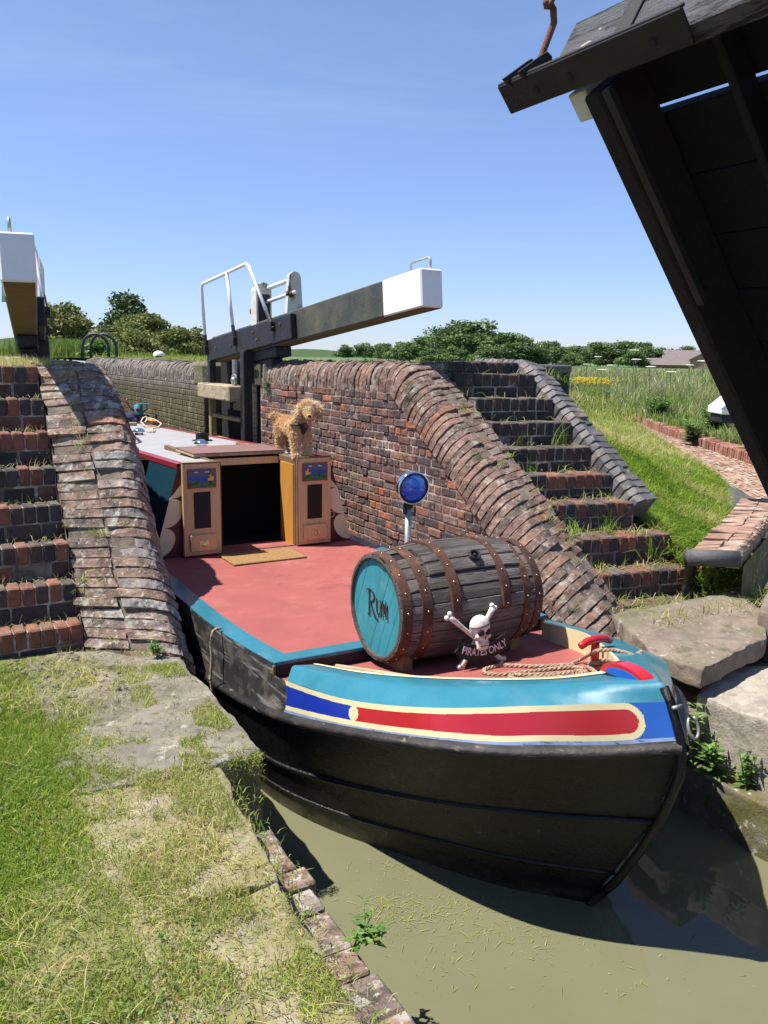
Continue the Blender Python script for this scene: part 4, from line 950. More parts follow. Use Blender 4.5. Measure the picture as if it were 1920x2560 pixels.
weed(at_z(1728, 1885, -.42)-[.05, .03, 0], 9, .40, .10, 'dark leafy weed just right of the boat stem, below the pale block')
weed(at_z(1790, 1930, -.42)-[.03, .02, 0], 7, .22, .10, 'low dark green weed on the sunken stone, second from the boat stem')
weed(at_z(1870, 1950, -.42)-[.03, .02, 0], 7, .22, .065, 'light green weed with small leaves below the pale block, nearest the picture edge')
weed((WX+.0, 2.60, 1.32), 7, .30, .05, 'green weed growing from the wall next to the date plate', lean=.5)
weed((-1.42, -1.93, .03), 5, .10, .05, 'small weed with round leaves at the foot of the left parapet')
weed((-1.30, -4.35, -.33), 5, .16, .06, 'pale green weed growing on the broken brick ledge over the water', lean=.7)
weed(P3(1495, 957, .45), 7, .45, .2, 'broad leaved dock plant standing in the brick by-wash channel', lean=.4)
for u_, v_, lb in ((1300, 873, 'grey green thistle clump at the meadow edge behind the steps'), (1420, 900, 'low nettle clump at the meadow edge above the brick coping'), (1545, 930, 'large bright dock clump by the brick coping near the bridge')):
    weed(at_z(u_*1.1573, v_*1.1573, .62), 16, .5, .22, lb, lean=.7)

# trees ------------------------------------------------------------
def crown(name, clumps, nq, size, mat, parent=None, up=.3, gap=0.0):
    """leaf cards spread through a set of ellipsoid clumps [(cx,cy,cz, rx,ry,rz)]"""
    cl = np.array(clumps, float); vol = (cl[:, 3]*cl[:, 4]*cl[:, 5])**.67; k = rng.choice(len(cl), nq, p=vol/vol.sum())
    d = rng.normal(0, 1, (nq, 3)); d /= np.linalg.norm(d, axis=1)[:, None]; r_ = rng.uniform(.35, 1.0, nq)**.5*(1+.16*rng.normal(0, 1, nq))
    P = cl[k, :3] + d*r_[:, None]*cl[k, 3:6]
    V, Fa, rr_ = leaf_quads(P, size*rng.uniform(.6, 1.4, nq), up)
    shade = np.clip(.5+.30*rng.normal(0, 1, len(cl))[k]*.6+rng.normal(0, .22, nq), 0, 1)
    return fast(name, V, Fa, M[mat], shade, parent)
def make_tree(name, label, h, w, mat='tree_leaf', nq=5200, kind='round', trunk=.18, size=None, cat='tree', group=None):
    root = thing(name, label, cat, (0, 0, 0), group)
    cl = []; nb = 16
    st = MB(); tr = trunk
    st.tube([(0, 0, -.3), (0.02*w, 0, h*tr), (-.02*w, .02*w, h*.55), (0, 0, h*.85)], [.045*h*.5, .035*h*.5, .022*h*.5, .006*h], 7)
    for i in range(nb):
        a = rng.uniform(0, 6.28); z = rng.uniform(tr+.05, .86); rad = w*.5*math.sqrt(max(.05, 1-((z-.52)/.52)**2))*rng.uniform(.35, .8)
        if kind == 'cone': z = rng.uniform(.15, .95); rad = w*.5*(1-z)*rng.uniform(.5, 1)
        if kind == 'low': z = rng.uniform(.12, .72); rad = w*.5*rng.uniform(.2, .9)*(1.1-z*.7)
        c = (rad*math.cos(a), rad*math.sin(a), h*z); s = rng.uniform(.16, .26)*w*(.6 if kind == 'cone' else 1)
        cl.append((*c, s, s, s*rng.uniform(.6, .9)*(h/w if h < w else 1)))
        st.tube([(0, 0, h*max(tr, z-.25)), (c[0]*.5, c[1]*.5, h*(z-.08)), c], [.02*h*.5, .012*h*.5, .004*h], 5)
    cl.append((0, 0, h*.86, w*.17, w*.17, h*.12)); cl.append((0, 0, h*.45, w*.32, w*.32, h*.28))
    if kind in ('low', 'round'): 
        for i in range(5):
            a = rng.uniform(0, 6.28); cl.append((w*.33*math.cos(a), w*.33*math.sin(a), h*.22, w*.2, w*.2, h*.2))
    c = crown('crown', cl, nq, size or .035*w, mat, root)
    t = st.build('trunk', M['bark'], root)
    return root
def place(root, u, v, d, s=1, rz=0, zbase=None, first=False, label=None):
    p = at_dist(u, v, d)
    r_ = root if first else copy_tree(root)
    r_.location = (p[0], p[1], p[2] if zbase is None else zbase); r_.rotation_euler = (0, 0, rz); r_.scale = (s, s, s)
    if label: r_['label'] = label
    return r_
HG = 'hedgerow trees beyond the far field'
tA = make_tree('oak_tree', 'tallest dark broad tree in the far hedgerow, right of the white beam end', 12, 13, nq=9000, group=HG)
tB = make_tree('hedgerow_tree', 'mid height tree in the far hedgerow', 8, 9, nq=6500, kind='round', group=HG)
tC = make_tree('hedgerow_tree', 'bushy tree low in the far hedgerow', 6, 8, nq=6000, kind='low', group=HG, trunk=.08)
tD = make_tree('airy_tree', 'pale open crowned tree with sky showing through, left of the tallest hedgerow tree', 11, 8, nq=2200, group=HG, trunk=.3)
# pixel (u at centre, base v), distance; the tree is scaled to its height in the photograph
def put(root, x, top, base, d, label, first=False, rz=0):
    p0, p1 = at_dist(x*1.1573, base*1.1573, d), at_dist(x*1.1573, top*1.1573, d)
    h0 = {id(tA): 12, id(tB): 8, id(tC): 6, id(tD): 11}[id(root)]
    s = (p1[2]-p0[2])/h0*1.03
    r_ = place(root, x*1.1573, base*1.1573, d, s, rz, None, first, label); r_.scale = (s*1.4, s*1.4, s); return r_
put(tA, 1012, 695, 786, 150, tA['label'], True)
put(tD, 945, 702, 780, 150, tD['label'], True)
put(tB, 1080, 720, 786, 150, 'rounded dark green hedgerow tree just right of the tallest tree', True)
put(tC, 1147, 742, 788, 150, 'bright green rounded bush of the hedgerow above the blue brick stringer', True)
put(tB, 905, 728, 782, 155, 'hedgerow tree below the white beam end, left of the open crowned tree', rz=1)
put(tC, 865, 738, 778, 170, 'low hedgerow bush left of the trees below the white beam end', rz=2)
put(tB, 1118, 728, 788, 148, 'hedgerow tree with pale green lower crown between two darker neighbours', rz=2.2)
put(tB, 1195, 738, 790, 160, 'hedgerow tree with ragged top above the brick pier', rz=3)
put(tC, 1240, 746, 790, 165, 'dark rounded bush right of the brick pier', rz=4)
put(tC, 1232, 762, 791, 140, 'pale grey green willow bush in front of the hedgerow', rz=5)
put(tB, 1290, 740, 790, 158, 'hedgerow tree in the middle of the far field edge', rz=5.5)
put(tB, 1335, 738, 790, 158, 'broad hedgerow tree left of the farm roofs', rz=.7)
put(tC, 1365, 752, 790, 150, 'low hedgerow bush beside the low farm roof', rz=1.7)
put(tB, 1392, 740, 790, 175, 'slim hedgerow tree rising behind the low farm roof', rz=2.7)
put(tC, 1425, 750, 790, 180, 'hedgerow bush half hidden by the farm roof', rz=3.3)
put(tB, 1475, 748, 780, 230, 'distant round tree on the skyline above the barn roof', rz=.3)
put(tC, 790, 740, 772, 190, 'low dark bush on the skyline under the balance beam', rz=.9)
put(tC, 745, 744, 772, 200, 'small distant bush right of the lock gate', rz=1.9)
put(tB, 835, 742, 776, 185, 'distant tree on the skyline between beam and hedgerow', rz=2.9)
put(tC, 1050, 744, 788, 140, 'dark undergrowth bush below the tallest hedgerow tree', rz=2.4)
put(tC, 975, 748, 784, 140, 'dark undergrowth bush below the open crowned tree', rz=3.4)
put(tC, 930, 752, 782, 142, 'dark undergrowth bush at the left end of the hedgerow', rz=4.4)
# hills: far wooded ridge
mb = MB(); rows = [[], []]
for u in range(-400, 2400, 40):
    p = at_dist(u, 900, 1400); hh = 16+8*math.sin(u*.006)+5*math.sin(u*.017+1); rows[0].append((p[0], p[1], -3)); rows[1].append((p[0]*1.03, p[1]*1.03, hh))
mb.grid(rows); struct(mb.build('wooded_hills', M['tree_leaf']))
# bushes on the left beyond the lock
LB = 'bushes beyond the lock on the left'
def bush(label, x, top, base, d, wpx, mat, nq, kind, name='hawthorn_bush', size=None):
    p0, p1 = at_dist(x*1.1573, base*1.1573, d), at_dist(x*1.1573, top*1.1573, d); h = (p1[2]-p0[2])*1.03; wd = wpx*1.1573/F*d
    t = make_tree(name, label, h, wd, mat, nq, kind, .06, size, 'bush', LB); t.location = tuple(p0); return t
bush('olive green hawthorn bush behind the white end of the left beam', 150, 655, 776, 34, 130, 'bush_leaf', 9000, 'round', size=.085)
bush('dark spiky young tree rising behind the bushes', 258, 634, 772, 42, 105, 'dark_leaf', 5200, 'round', 'young_tree', size=.10)
bush('brownish hawthorn bush right of the dark spiky tree', 312, 678, 774, 36, 110, 'bush_leaf', 8500, 'round', size=.08)
bush('broad bramble thicket behind the green metal arch', 265, 700, 778, 30, 190, 'bush_leaf', 10000, 'low', 'bramble_thicket', size=.06)
bush('bright green bush left of the lock gate', 385, 705, 776, 32, 110, 'bush_leaf', 7500, 'low', size=.065)
bush('small bush touching the handrail of the right lock gate', 425, 706, 776, 36, 70, 'bush_leaf', 5000, 'low', size=.065)
bush('leafy nettle bed seen through the green metal arch', 215, 738, 780, 24, 70, 'leaf', 5000, 'low', 'nettle_bed', size=.05)
# reeds
n = 3200; p0, p1 = at_dist(95*1.1573, 785*1.1573, 26), at_dist(185*1.1573, 785*1.1573, 26); t = rng.uniform(-.1, 1.1, n)[:, None]; P = p0*(1-t)+p1*t; P[:, 2] = UP; P[:, :2] += rng.normal(0, .5, (n, 2))
V, Fa, rr_ = blades(P, rng.uniform(.25, .55, n), .03, lean=.2, rnd=np.clip(rng.normal(.45, .15, n), 0, .8)); tag(fast('reeds', V, Fa, M['meadow'], rr_), 'green reeds in front of the olive bush on the left', 'reeds', kind='stuff')

# cow parsley and yellow flowers
def parsley(p, h, label, s=1):
    root = thing('cow_parsley', label, 'wild flower', tuple(p), 'cow parsley over the meadow'); mb = MB(); fl = MB()
    mb.tube([(0, 0, 0), (.02, 0, h*.6), (.0, .02, h)], .004*s, 5)
    for i in range(7):
        a = i*.9; q = np.array([math.cos(a)*.04*s*(1 if i else 0), math.sin(a)*.04*s*(1 if i else 0), h+.02])
        fl.tube([(0, .02, h*.93), tuple(q), tuple(q+[0, 0, .004])], .002*s, 4)
        fl.ball(q, .024*s, .024*s, .004*s, n=8)
        for _ in range(8):
            c = q+np.clip(rng.normal(0, .014*s, 3), -.02*s, .02*s)*np.array([1, 1, .25]); fl.ball(c, .007*s, .007*s, .003*s, n=5)
    a = mb.build('stem', M['leaf'], None); a.parent = root; b = fl.build('flower_head', M['white_flower'], None); b.parent = root
    return root
for i, (u, v, d, lb) in enumerate([(1370, 758, 13, 'tallest cow parsley, rising against the low farm roof'), (1292, 772, 14, 'cow parsley head left of the tallest one, just under the hedgerow'), (1375, 778, 12, 'cow parsley just below the tallest one'), (1405, 794, 11, 'cow parsley with a broad head right of the meadow middle'), (1268, 788, 16, 'cow parsley head close to the brick pier, on the meadow skyline'), (1300, 800, 12, 'low cow parsley below the meadow skyline, above the yellow flowers'), (1450, 805, 11, 'low cow parsley in the middle of the meadow'), (1520, 782, 10, 'cow parsley next to the bridge edge at the skyline'), (1318, 790, 17, 'small distant cow parsley above the meadow'), (1490, 790, 14, 'cow parsley below the barn wall')]):
    p = at_dist(u*1.1573, v*1.1573, d*1.75+3); parsley((p[0], p[1], .6), p[2]-.6, lb, 2.0)
mb = MB(); root = thing('ragwort', 'clump of yellow flowers beside the dark brick pier', 'wild flower', tuple(at_z(1275*1.1573, 858*1.1573, .62)))
b0 = np.array(root.location); sp = MB()
for i in range(240):
    q = np.array([rng.normal(0, .42), rng.normal(0, .3), rng.uniform(.42, .62)]); sp.tube([(q[0], q[1], 0), tuple(q)], .004, 4)
    for _ in range(3): mb.ball(q+rng.normal(0, .025, 3), .017, .017, .008, n=5)
o = mb.build('flower_head', M['yellow_flower']); o.parent = root; o['kind'] = 'stuff'; o = sp.build('stem', M['leaf']); o.parent = root; o['kind'] = 'stuff'
n = 60
# weed bits afloat
Pn = []
for (u, v, su, sv, k) in ((1040, 2290, 90, 26, 260), (1000, 2180, 60, 20, 90), (1180, 2250, 90, 16, 120), (1330, 2330, 130, 20, 120), (980, 2260, 40, 16, 90), (1420, 2420, 200, 60, 60), (1100, 2400, 150, 40, 50), (1750, 2420, 90, 40, 12)):
    for _ in range(k): Pn.append(at_z(u+rng.normal(0, su), v+rng.normal(0, sv), WZ+.003))
Pn = np.array(Pn); Pn = Pn[(Pn[:, 0] > -1.2)]
V, Fa, rr_ = blades(Pn, rng.uniform(.010, .044, len(Pn))*rng.uniform(.3, 1, len(Pn)), .0032, lean=1.33, rnd=rng.uniform(0, 1, len(Pn))); V[:, 2] = np.minimum(V[:, 2], WZ+.006)
tag(fast('floating_weed', V, Fa, M['clip'], rr_), 'yellow green weed fragments floating on the water', 'weed', kind='stuff')
# weed line along the hull
# farm buildings
def gable(name, label, pts, d, eave, ridge, depth, wallmat, roofmat, base=-2):
    a, b = [at_dist(u*1.1573, pts[2]*1.1573, d) for u in pts[:2]]; root = thing(name, label, 'building', (a[0], a[1], .6))
    ux = (b-a); ux[2] = 0; L = np.linalg.norm(ux); ux /= L; uy = np.array([-ux[1], ux[0], 0]); z = lambda v: at_dist(pts[0]*1.1573, v*1.1573, d)[2]
    ze, zr = z(eave), z(ridge); mb = MB(); mb.prism([(0, .2-.0), (depth, .2), (depth, ze), (depth/2, zr), (0, ze)], ((a[0], a[1], 0), uy, (0, 0, 1), ux), L); mb.build('wall', M[wallmat], root)
    rf = MB()
    for s0, s1 in ((-.4, depth/2), (depth+.4, depth/2)):
        p = [np.array([a[0], a[1], 0])+uy*s0+ux*-.3+np.array([0, 0, ze-.1]), np.array([a[0], a[1], 0])+uy*s0+ux*(L+.3)+np.array([0, 0, ze-.1]), np.array([a[0], a[1], 0])+uy*s1+ux*(L+.3)+np.array([0, 0, zr+.12]), np.array([a[0], a[1], 0])+uy*s1+ux*-.3+np.array([0, 0, zr+.12])]
        rf.add(p, [(0, 1, 2, 3)])
    rf.build('roof', M[roofmat], root, solid=.15)
    return root
gable('farm_building', 'long low barn with grey roof at the far field edge', (1378, 1502, 790), 150, 788, 776, 8, 'barn_brick', 'slate')
gable('farm_building', 'taller barn with dark pitched roof behind the low barn', (1432, 1520, 788), 172, 777, 758, 12, 'barn_brick', 'slate')
a = at_dist(1490*1.1573, 792*1.1573, 140); b = at_dist(1575*1.1573, 792*1.1573, 140); root = thing('farm_building', 'brown brick gable end of a barn, partly hidden by the raised bridge', 'building', (a[0], a[1], .6))
ux = b-a; ux[2] = 0; L = np.linalg.norm(ux); ux /= L; uy = np.array([-ux[1], ux[0], 0]); mb = MB(); zt = at_dist(1530*1.1573, 755*1.1573, 140)[2]; ze = at_dist(1490*1.1573, 776*1.1573, 140)[2]
mb.prism([(0, 0), (L, 0), (L, ze), (L*.5, zt), (0, ze)], ((a[0], a[1], 0), ux, (0, 0, 1), uy), 10); mb.build('gable_wall', M['barn_brick'], root)
mb = MB(); 
for s0 in (-.3, L+.3): mb.add([a*[1,1,0]+ux*s0+uy*-.3+[0, 0, ze-.1], a*[1,1,0]+ux*L*.5+uy*-.3+[0, 0, zt+.1], a*[1,1,0]+ux*L*.5+uy*10.3+[0, 0, zt+.1], a*[1,1,0]+ux*s0+uy*10.3+[0, 0, ze-.1]], [(0, 1, 2, 3)])
mb.build('roof', M['slate'], root, solid=.15)

# ============================================================ THE NARROWBOAT
boat = thing('narrowboat', 'narrowboat with red deck, teal gunwales and a red and blue painted bow', 'boat', (0, 0, -.7))
def crv(pts, n, sgn=1):
    Q = spl(pts, n)
    Q[:, 0] *= -sgn; return Q           # points are given for the left side (positive half breadth)
K_WL0 = [(.95, 9, -1.1), (.95, -1.2, -1.1), (.85, -2.55, -1.1), (.5, -3.25, -1.1), (.22, -3.7, -1.1), (0, -3.95, -1.1)]
K_WL = [(1.0, 9, -.72), (1.0, -1.2, -.72), (.985, -2.1, -.72), (.925, -2.69, -.72), (.78, -3.08, -.72), (.57, -3.43, -.72), (.285, -3.88, -.72), (0, -4.18, -.72)]
K_MID = [(1.03, 9, -.50), (1.03, -1.4, -.50), (.99, -2.4, -.46), (.93, -2.78, -.43), (.81, -3.13, -.38), (.55, -3.7, -.28), (.3, -4.14, -.19), (0, -4.53, -.11)]
K_STR = [(1.05, 9, -.25), (1.05, -1.3, -.25), (1.03, -2.1, -.215), (.985, -2.84, -.105), (.885, -3.42, .025), (.725, -3.93, .138), (.53, -4.18, .170), (.215, -4.445, .213), (0, -4.64, .268)]
NS = 160
mb = MB()
for sg in (1, -1):
    rows = [crv(k, NS, sg) for k in (K_WL0, K_WL)]
    lo, md, st_ = crv(K_WL, NS, sg), crv(K_MID, NS, sg), crv(K_STR, NS, sg)
    for t in (.25, .5, .75): rows.append(lo*(1-t)+md*t)
    rows.append(md)
    for t in (.2, .4, .6, .8): rows.append(md*(1-t)+st_*t)
    rows.append(st_)
    mb.grid(rows)
hull = mb.build('hull', M['hull'], boat, smooth=True, recalc=True)
for sg in (1, -1):
    mb = MB(); md = crv(K_MID, NS, sg); mb.tube(md, .017, 8); lowl = crv(K_WL, NS, sg)*.58+md*.42; mb.tube(lowl[:], .012, 6)
    mb.build('hull_rib', M['hull'], boat, smooth=True)
    # timber rubbing strake, rounded section
    s_ = crv(K_STR, NS, sg); mb = MB(); rows = []
    tg = np.gradient(s_, axis=0); tg /= np.linalg.norm(tg, axis=1)[:, None]; ou = np.cross(tg, [0, 0, 1.]); ou /= np.linalg.norm(ou, axis=1)[:, None]; ou *= np.sign((ou[:, 0]*-sg).mean()); 
    jit = np.array([fbm(np.array(i*.13), np.array(sg*3.), 1.) for i in range(len(s_))])-.5
    for (o_, h_) in ((-.01, -.022), (.012, -.020), (.028, -.008), (.033, .008), (.026, .02), (.01, .028), (-.02, .03)): rows.append(s_ + ou*(o_+.006*jit[:, None]) + np.array([0, 0, h_]))
    mb.grid(rows); mb.build('rubbing_strake', M['strake'], boat, smooth=True)
# upper side under the gunwale
G_O = [(1.04, 9, .11), (1.04, -1.2, .125), (1.035, -1.8, .13), (1.01, -2.2, .13), (.945, -2.66, .13)]
K_S2 = [(1.05, 9, -.24), (1.05, -1.3, -.24), (1.035, -1.9, -.215), (1.015, -2.3, -.18), (.99, -2.66, -.125)]
for sg in (1, -1):
    mb = MB(); mb.grid([crv(K_S2, 60, sg), crv(G_O, 60, sg)*.5+crv(K_S2, 60, sg)*.5, crv(G_O, 60, sg)]); mb.build('upper_side', M['scuffed'], boat, smooth=True)
    go = crv(G_O, 60, sg); gi = go + np.array([.125*sg, .0, .006]); mb = MB()
    mb.grid([go+[0, 0, -.012], go+[sg*.004, 0, .003], gi, gi+[0, 0, -.03]]); mb.build('gunwale', M['teal'], boat, smooth=False)
    mb = MB(); c = go[-1]; mb.box((c[0]-.008, c[1]-.012, -.085), (c[0]+.008, c[1]+.006, .12), ch=.003); mb.build('corner_strip', M['old_wood'], boat)
# raised rear deck and cross beam
mb = MB(); l, r = crv(G_O, 40, 1), crv(G_O, 40, -1); k = [i for i in range(41) if l[i][1] < .4]
mb.grid([[(l[i][0]+.12, l[i][1]+(.06 if i == 40 else 0), .1285) for i in k], [(0, l[i][1]+(.06 if i == 40 else 0), .134) for i in k], [(r[i][0]-.12, r[i][1]+(.06 if i == 40 else 0), .1285) for i in k]])
mb.build('rear_deck', M['deck_red'], boat)
mb = MB(); mb.box((-.945, -2.668, .115), (.985, -2.555, .140), ch=.004); mb.build('cross_beam', M['teal'], boat)
mb = MB(); mb.box((-.93, -2.66, -.1), (.97, -2.60, .115)); mb.build('step_face', M['navy'], boat)  # shadow on the front of the beam is put into this dark colour
# bow panel and bulwark
B_ = [(0, -4.628, .298), (.21, -4.43, .242), (.42, -4.25, .212), (.53, -4.16, .196), (.715, -3.92, .162), (.875, -3.42, .05), (.968, -2.84, -.078), (.99, -2.665, -.11)]
Kc = [(0, -4.565, .440), (.2, -4.40, .41), (.4, -4.21, .368), (.69, -3.89, .294), (.86, -3.40, .18), (.955, -2.87, .105), (.955, -2.665, .072)]
T_ = [(0, -4.525, .510), (.10, -4.41, .485), (.34, -4.13, .41), (.62, -3.77, .33), (.80, -3.34, .245), (.895, -2.80, .155)]
I_ = [(0, -4.16, .425), (.14, -4.10, .408), (.26, -4.0, .385), (.5, -3.65, .312), (.69, -3.3, .25), (.785, -2.86, .165)]
def deckz(y): d = max(0, -2.65-y); return .042+.10*d+.055*d*d
NA, NT = 420, 84
for sg in (1, -1):
    b, kc = spl([( -sg*p[0], p[1], p[2]) for p in B_], NA), spl([(-sg*p[0], p[1], p[2]) for p in Kc], NA)
    arc = np.r_[0, np.cumsum(np.linalg.norm(np.diff(b, axis=0), axis=1))]; hgt = np.linalg.norm(kc-b, axis=1); L = arc[-1]-.215
    V = np.stack([b*(1-t)+kc*t for t in np.linspace(0, 1, NT+1)], 0); Fq = []; mi = []
    for j in range(NT):
        for i in range(NA):
            Fq.append((j*(NA+1)+i, j*(NA+1)+i+1, (j+1)*(NA+1)+i+1, (j+1)*(NA+1)+i)); a = (arc[i]+arc[i+1])/2; t = (j+.5)/NT; h = hgt[i]
            m_ = None
            edge = L-.0+.04*(1-math.sqrt(max(0, 1-(2*t-1)**2)))*1.0
            if a > edge: m_ = 5
            elif t < .09: m_ = 4
            else:
                tt = (t-.09)/.91; c = .5; hh = h*.91
                a_end = .115                       # round end of the cream band near the stem
                rad = hh*.5; dx = (a_end+rad)-a; dy = (tt-.5)*hh; inside = a > a_end+rad or (dx*dx+dy*dy) < rad*rad
                rad2 = rad-.026; inside2 = (a > a_end+rad and abs(dy) < rad2) or (a <= a_end+rad and dx*dx+dy*dy < rad2*rad2)
                disc = L-.60
                if not inside: m_ = 3
                elif not inside2: m_ = 0
                elif (a-disc)**2+dy*dy < (rad2*1.04)**2: m_ = 0
                elif a < disc: m_ = 1
                else: m_ = 2
            mi.append(m_)
    V = V.reshape(-1, 3)
    fast('bow_panel', V, np.array(Fq), [M['cream'], M['red_paint'], M['blue_paint'], M['bright_blue'], M['pale_blue'], M['scuffed']], None, boat, True, mi)
    T, I, K = [spl([(-sg*p[0], p[1], p[2]) for p in q], 80) for q in (T_, I_, Kc[:6])]
    mb = MB(); mb.grid([K, K*.5+T*.5, T*.93+K*.07, T+(I-T)*.10+[0, 0, .003], T*.5+I*.5+[0, 0, .002], I]); e = [K[-1], T[-1], I[-1], np.array([I[-1][0], I[-1][1], deckz(-2.86)-.02]), np.array([K[-1][0], K[-1][1], deckz(-2.86)-.02])]; mb.add(e, [(0, 1, 2, 3, 4)]); mb.build('bulwark', M['teal'], boat, smooth=True)
    mb = MB(); mb.grid([I+[0, 0, .004]+(T-I)*.12, I+[0, 0, .006], np.array([[p[0], p[1], min(deckz(p[1])-.01, p[2]-.03)] for p in I])]); mb.build('bulwark_lining', M['cream'], boat)
mb = MB(); rows = []
for y in np.linspace(-2.655, -4.2, 30):
    xo = np.interp(y, [p[1] for p in I_], [p[0] for p in I_])+.03 if y < -2.86 else .95-.15*max(0, (-2.72-y)/.14)
    if y < -4.16: xo = .05
    rows.append([(-xo, y, deckz(y)), (0, y, deckz(y)+.006), (xo, y, deckz(y))])
mb.grid(rows); mb.build('foredeck', M['deck_red'], boat)
mb = MB(); mb.tube([(0, -4.53, .49), (0, -4.57, .44), (0, -4.61, .36), (0, -4.645, .28), (0, -4.645, .15), (0, -4.57, -.07), (0, -4.47, -.28), (0, -4.345, -.50), (0, -4.19, -.71), (0, -4.0, -.95)], .020, 10); mb.build('stem_bar', M['hull'], boat, smooth=True)
# half round red and blue crest on the stem head
mb = MB(); ang = np.linspace(0, math.pi, 24)
mb.prism([(-.145*math.cos(a), .066*math.sin(a)) for a in ang], ((-.03, -4.34, .455), (0, 1, 0), (0, 0, 1), (1, 0, 0)), .065); crest = mb.build('stem_crest', M['red_paint'], boat, bevel=.004)
mb = MB(); mb.prism([(-.105*math.cos(a), .040*math.sin(a)+.002) for a in ang], ((-.034, -4.34, .46), (0, 1, 0), (0, 0, 1), (1, 0, 0)), .006); mb.build('crest_panel', M['bright_blue'], crest)
# shackle hanging on the stem
mb = MB(); sh = [(0+.05*math.sin(a)*.55, -4.64-.0, .43-.055+.042*math.cos(a)) for a in np.linspace(.5, 5.8, 14)]
mb.tube([(p[0]+.01, p[1]-.04*(.49-p[2])/.11, p[2]) for p in sh], .0065, 8); shk = mb.build('shackle', M['steel'], boat, smooth=True); mb = MB(); mb.tube([(-.02, -4.60, .43), (.03, -4.60, .43)], .008, 8); mb.build('shackle_pin', M['steel'], shk, smooth=True)
# red T stud
ts = None
for k in np.linspace(3.0, 5.0, 400):
    p = CAM + ray(1283*1.1573, 1448*1.1573)*k
    if p[2] <= deckz(p[1]): ts = p; break
ts = np.array(ts if ts is not None else (.1, -4.05, .3)); 
tt0 = ts.copy()
mb = MB(); mb.tube([ts-[0, 0, .02], ts+[0, 0, .15]], [.024, .021], 14); mb.tube([ts+[-.105, 0, .146], ts+[-.06, 0, .165], ts+[0, 0, .17], ts+[.06, 0, .165], ts+[.105, 0, .146]], [.019, .021, .023, .021, .019], 12)
mb.build('mooring_stud', M['red_paint'], boat, smooth=True, bevel=.003)
# filler cap on the bulwark
c = at_z(750*1.1573, 1463*1.1573, .215); mb = MB(); mb.lathe([(0, .036), (.008, .036), (.008, .028), (.004, .024), (.004, 0)], c-[0, 0, .004], (.0, -.1, 1), 20); mb.build('filler_cap', M['steel'], boat)

# ---------------- cabin
def roofz(y): return .905-.031*max(0, y)
CB, CT = .91, .69
mb = MB()
for sg in (-1, 1):
    mb.add([(sg*CB, 0, .128), (sg*.345, 0, .128), (sg*.345, 0, .895), (sg*CT, 0, .895)], [(0, 1, 2, 3)])
mb.build('cabin_front', M['maroon'], boat)
for sg in (-1, 1):
    mb = MB(); ed = lambda t: np.array([sg*(CB+(CT-CB)*t), -.0, .128+.767*t])
    for (t0, t1, dep) in ((.655, 1.0, .15), (.335, .655, .14), (.02, .335, .135)):
        n_ = 16; a0, a1 = ed(t0), ed(t1); pl_ = []
        for i in range(n_+1):
            an = math.pi*i/n_; f = .5-.5*math.cos(an); p = a0+(a1-a0)*f
            d_ = dep*math.sin(an)**(.8)
            if t1 == 1.0: f2 = 1 if f > .5 else math.sin(an)**.8; d_ = dep*max(f2, math.sin(an)**.8) if f > .5 else d_
            pl_.append((p[0]-sg*d_, p[2]))
        mb.prism(pl_, ((0, -.001, 0), (1, 0, 0), (0, 0, 1), (0, -1, 0)), .004)
    mb.build('scalloped_border', M['pale_cream'], boat)
    rows = [[], []]
    for y in np.linspace(0, 9, 24): rows[0].append((sg*CB, y, .12)); rows[1].append((sg*CT, y, roofz(y)-.012))
    mb = MB(); mb.grid(rows); mb.build('cabin_side', M['dark_teal'], boat)
    mb = MB(); ys = np.linspace(-.015, 9, 24); rows = [[], [], [], []]
    for y in ys: z = roofz(y); rows[0].append((sg*(CT+.012), y, z-.03)); rows[1].append((sg*(CT+.012), y, z+.012)); rows[2].append((sg*(CT-.055), y, z+.016)); rows[3].append((sg*(CT-.055), y, z-.0))
    mb.grid(rows); mb.build('roof_rail', M['red_trim'], boat)
mb = MB(); hs = .36
for (x0, x1, y0, y1) in ((-CT+.05, -hs, -.012, .75), (hs, CT-.05, -.012, .75), (-CT+.05, CT-.05, .75, 9)):
    ny = 3 if y1 < 1 else 16; mb.grid([[(x, y, roofz(y)+.018*(1-(x/CT)**2)) for x in np.linspace(x0, x1, 6)] for y in np.linspace(y0, y1, ny)])
mb.build('roof', M['roof_grey'], boat, solid=.012)
# interior and door frame
mb = MB(); mb.box((-.9, .9, .0), (.9, .92, .85)); mb.box((-.60, .012, .08), (.60, .9, .10)); mb.box((-.62, .03, .1), (-.60, .9, .86)); mb.box((.60, .03, .1), (.62, .9, .86)); mb.box((-.62, .75, .84), (.62, .92, .87)); mb.box((-.60, .03, .1), (-.36, .05, .86)); mb.build('cabin_interior', M['void'], boat)  # floor and walls near-black, the shade of the doorway is in the colour
mb = MB(); mb.box((.335, .012, .13), (.36, .30, .86)); mb.build('lining_board', M['ply_orange'], boat, bevel=.003)
mb = MB(); mb.box((-.375, -.018, .13), (-.343, .012, .91), ch=.003); mb.box((.343, -.018, .13), (.375, .012, .91), ch=.003); mb.box((-.343, -.02, .128), (.343, .012, .142), ch=.003); mb.build('door_frame', M['old_wood'], boat)
hz = .93; hc = [at_z(420+x*.2893, 1100+y*.2893, hz) for x, y in ((55, 70), (205, 125), (940, 88), (790, 40))]
hx0, hx1, hy0, hy1 = min(p[0] for p in hc), max(p[0] for p in hc), min(p[1] for p in hc), max(p[1] for p in hc)
hx0, hx1, hy0, hy1 = -.445, .405, .36, .92
for sg in (-1, 1):
    mb = MB(); mb.box((sg*.345, -.02, .86), (sg*.395, 1.5, .915), ch=.004); mb.build('hatch_runner', M['old_wood'], boat)
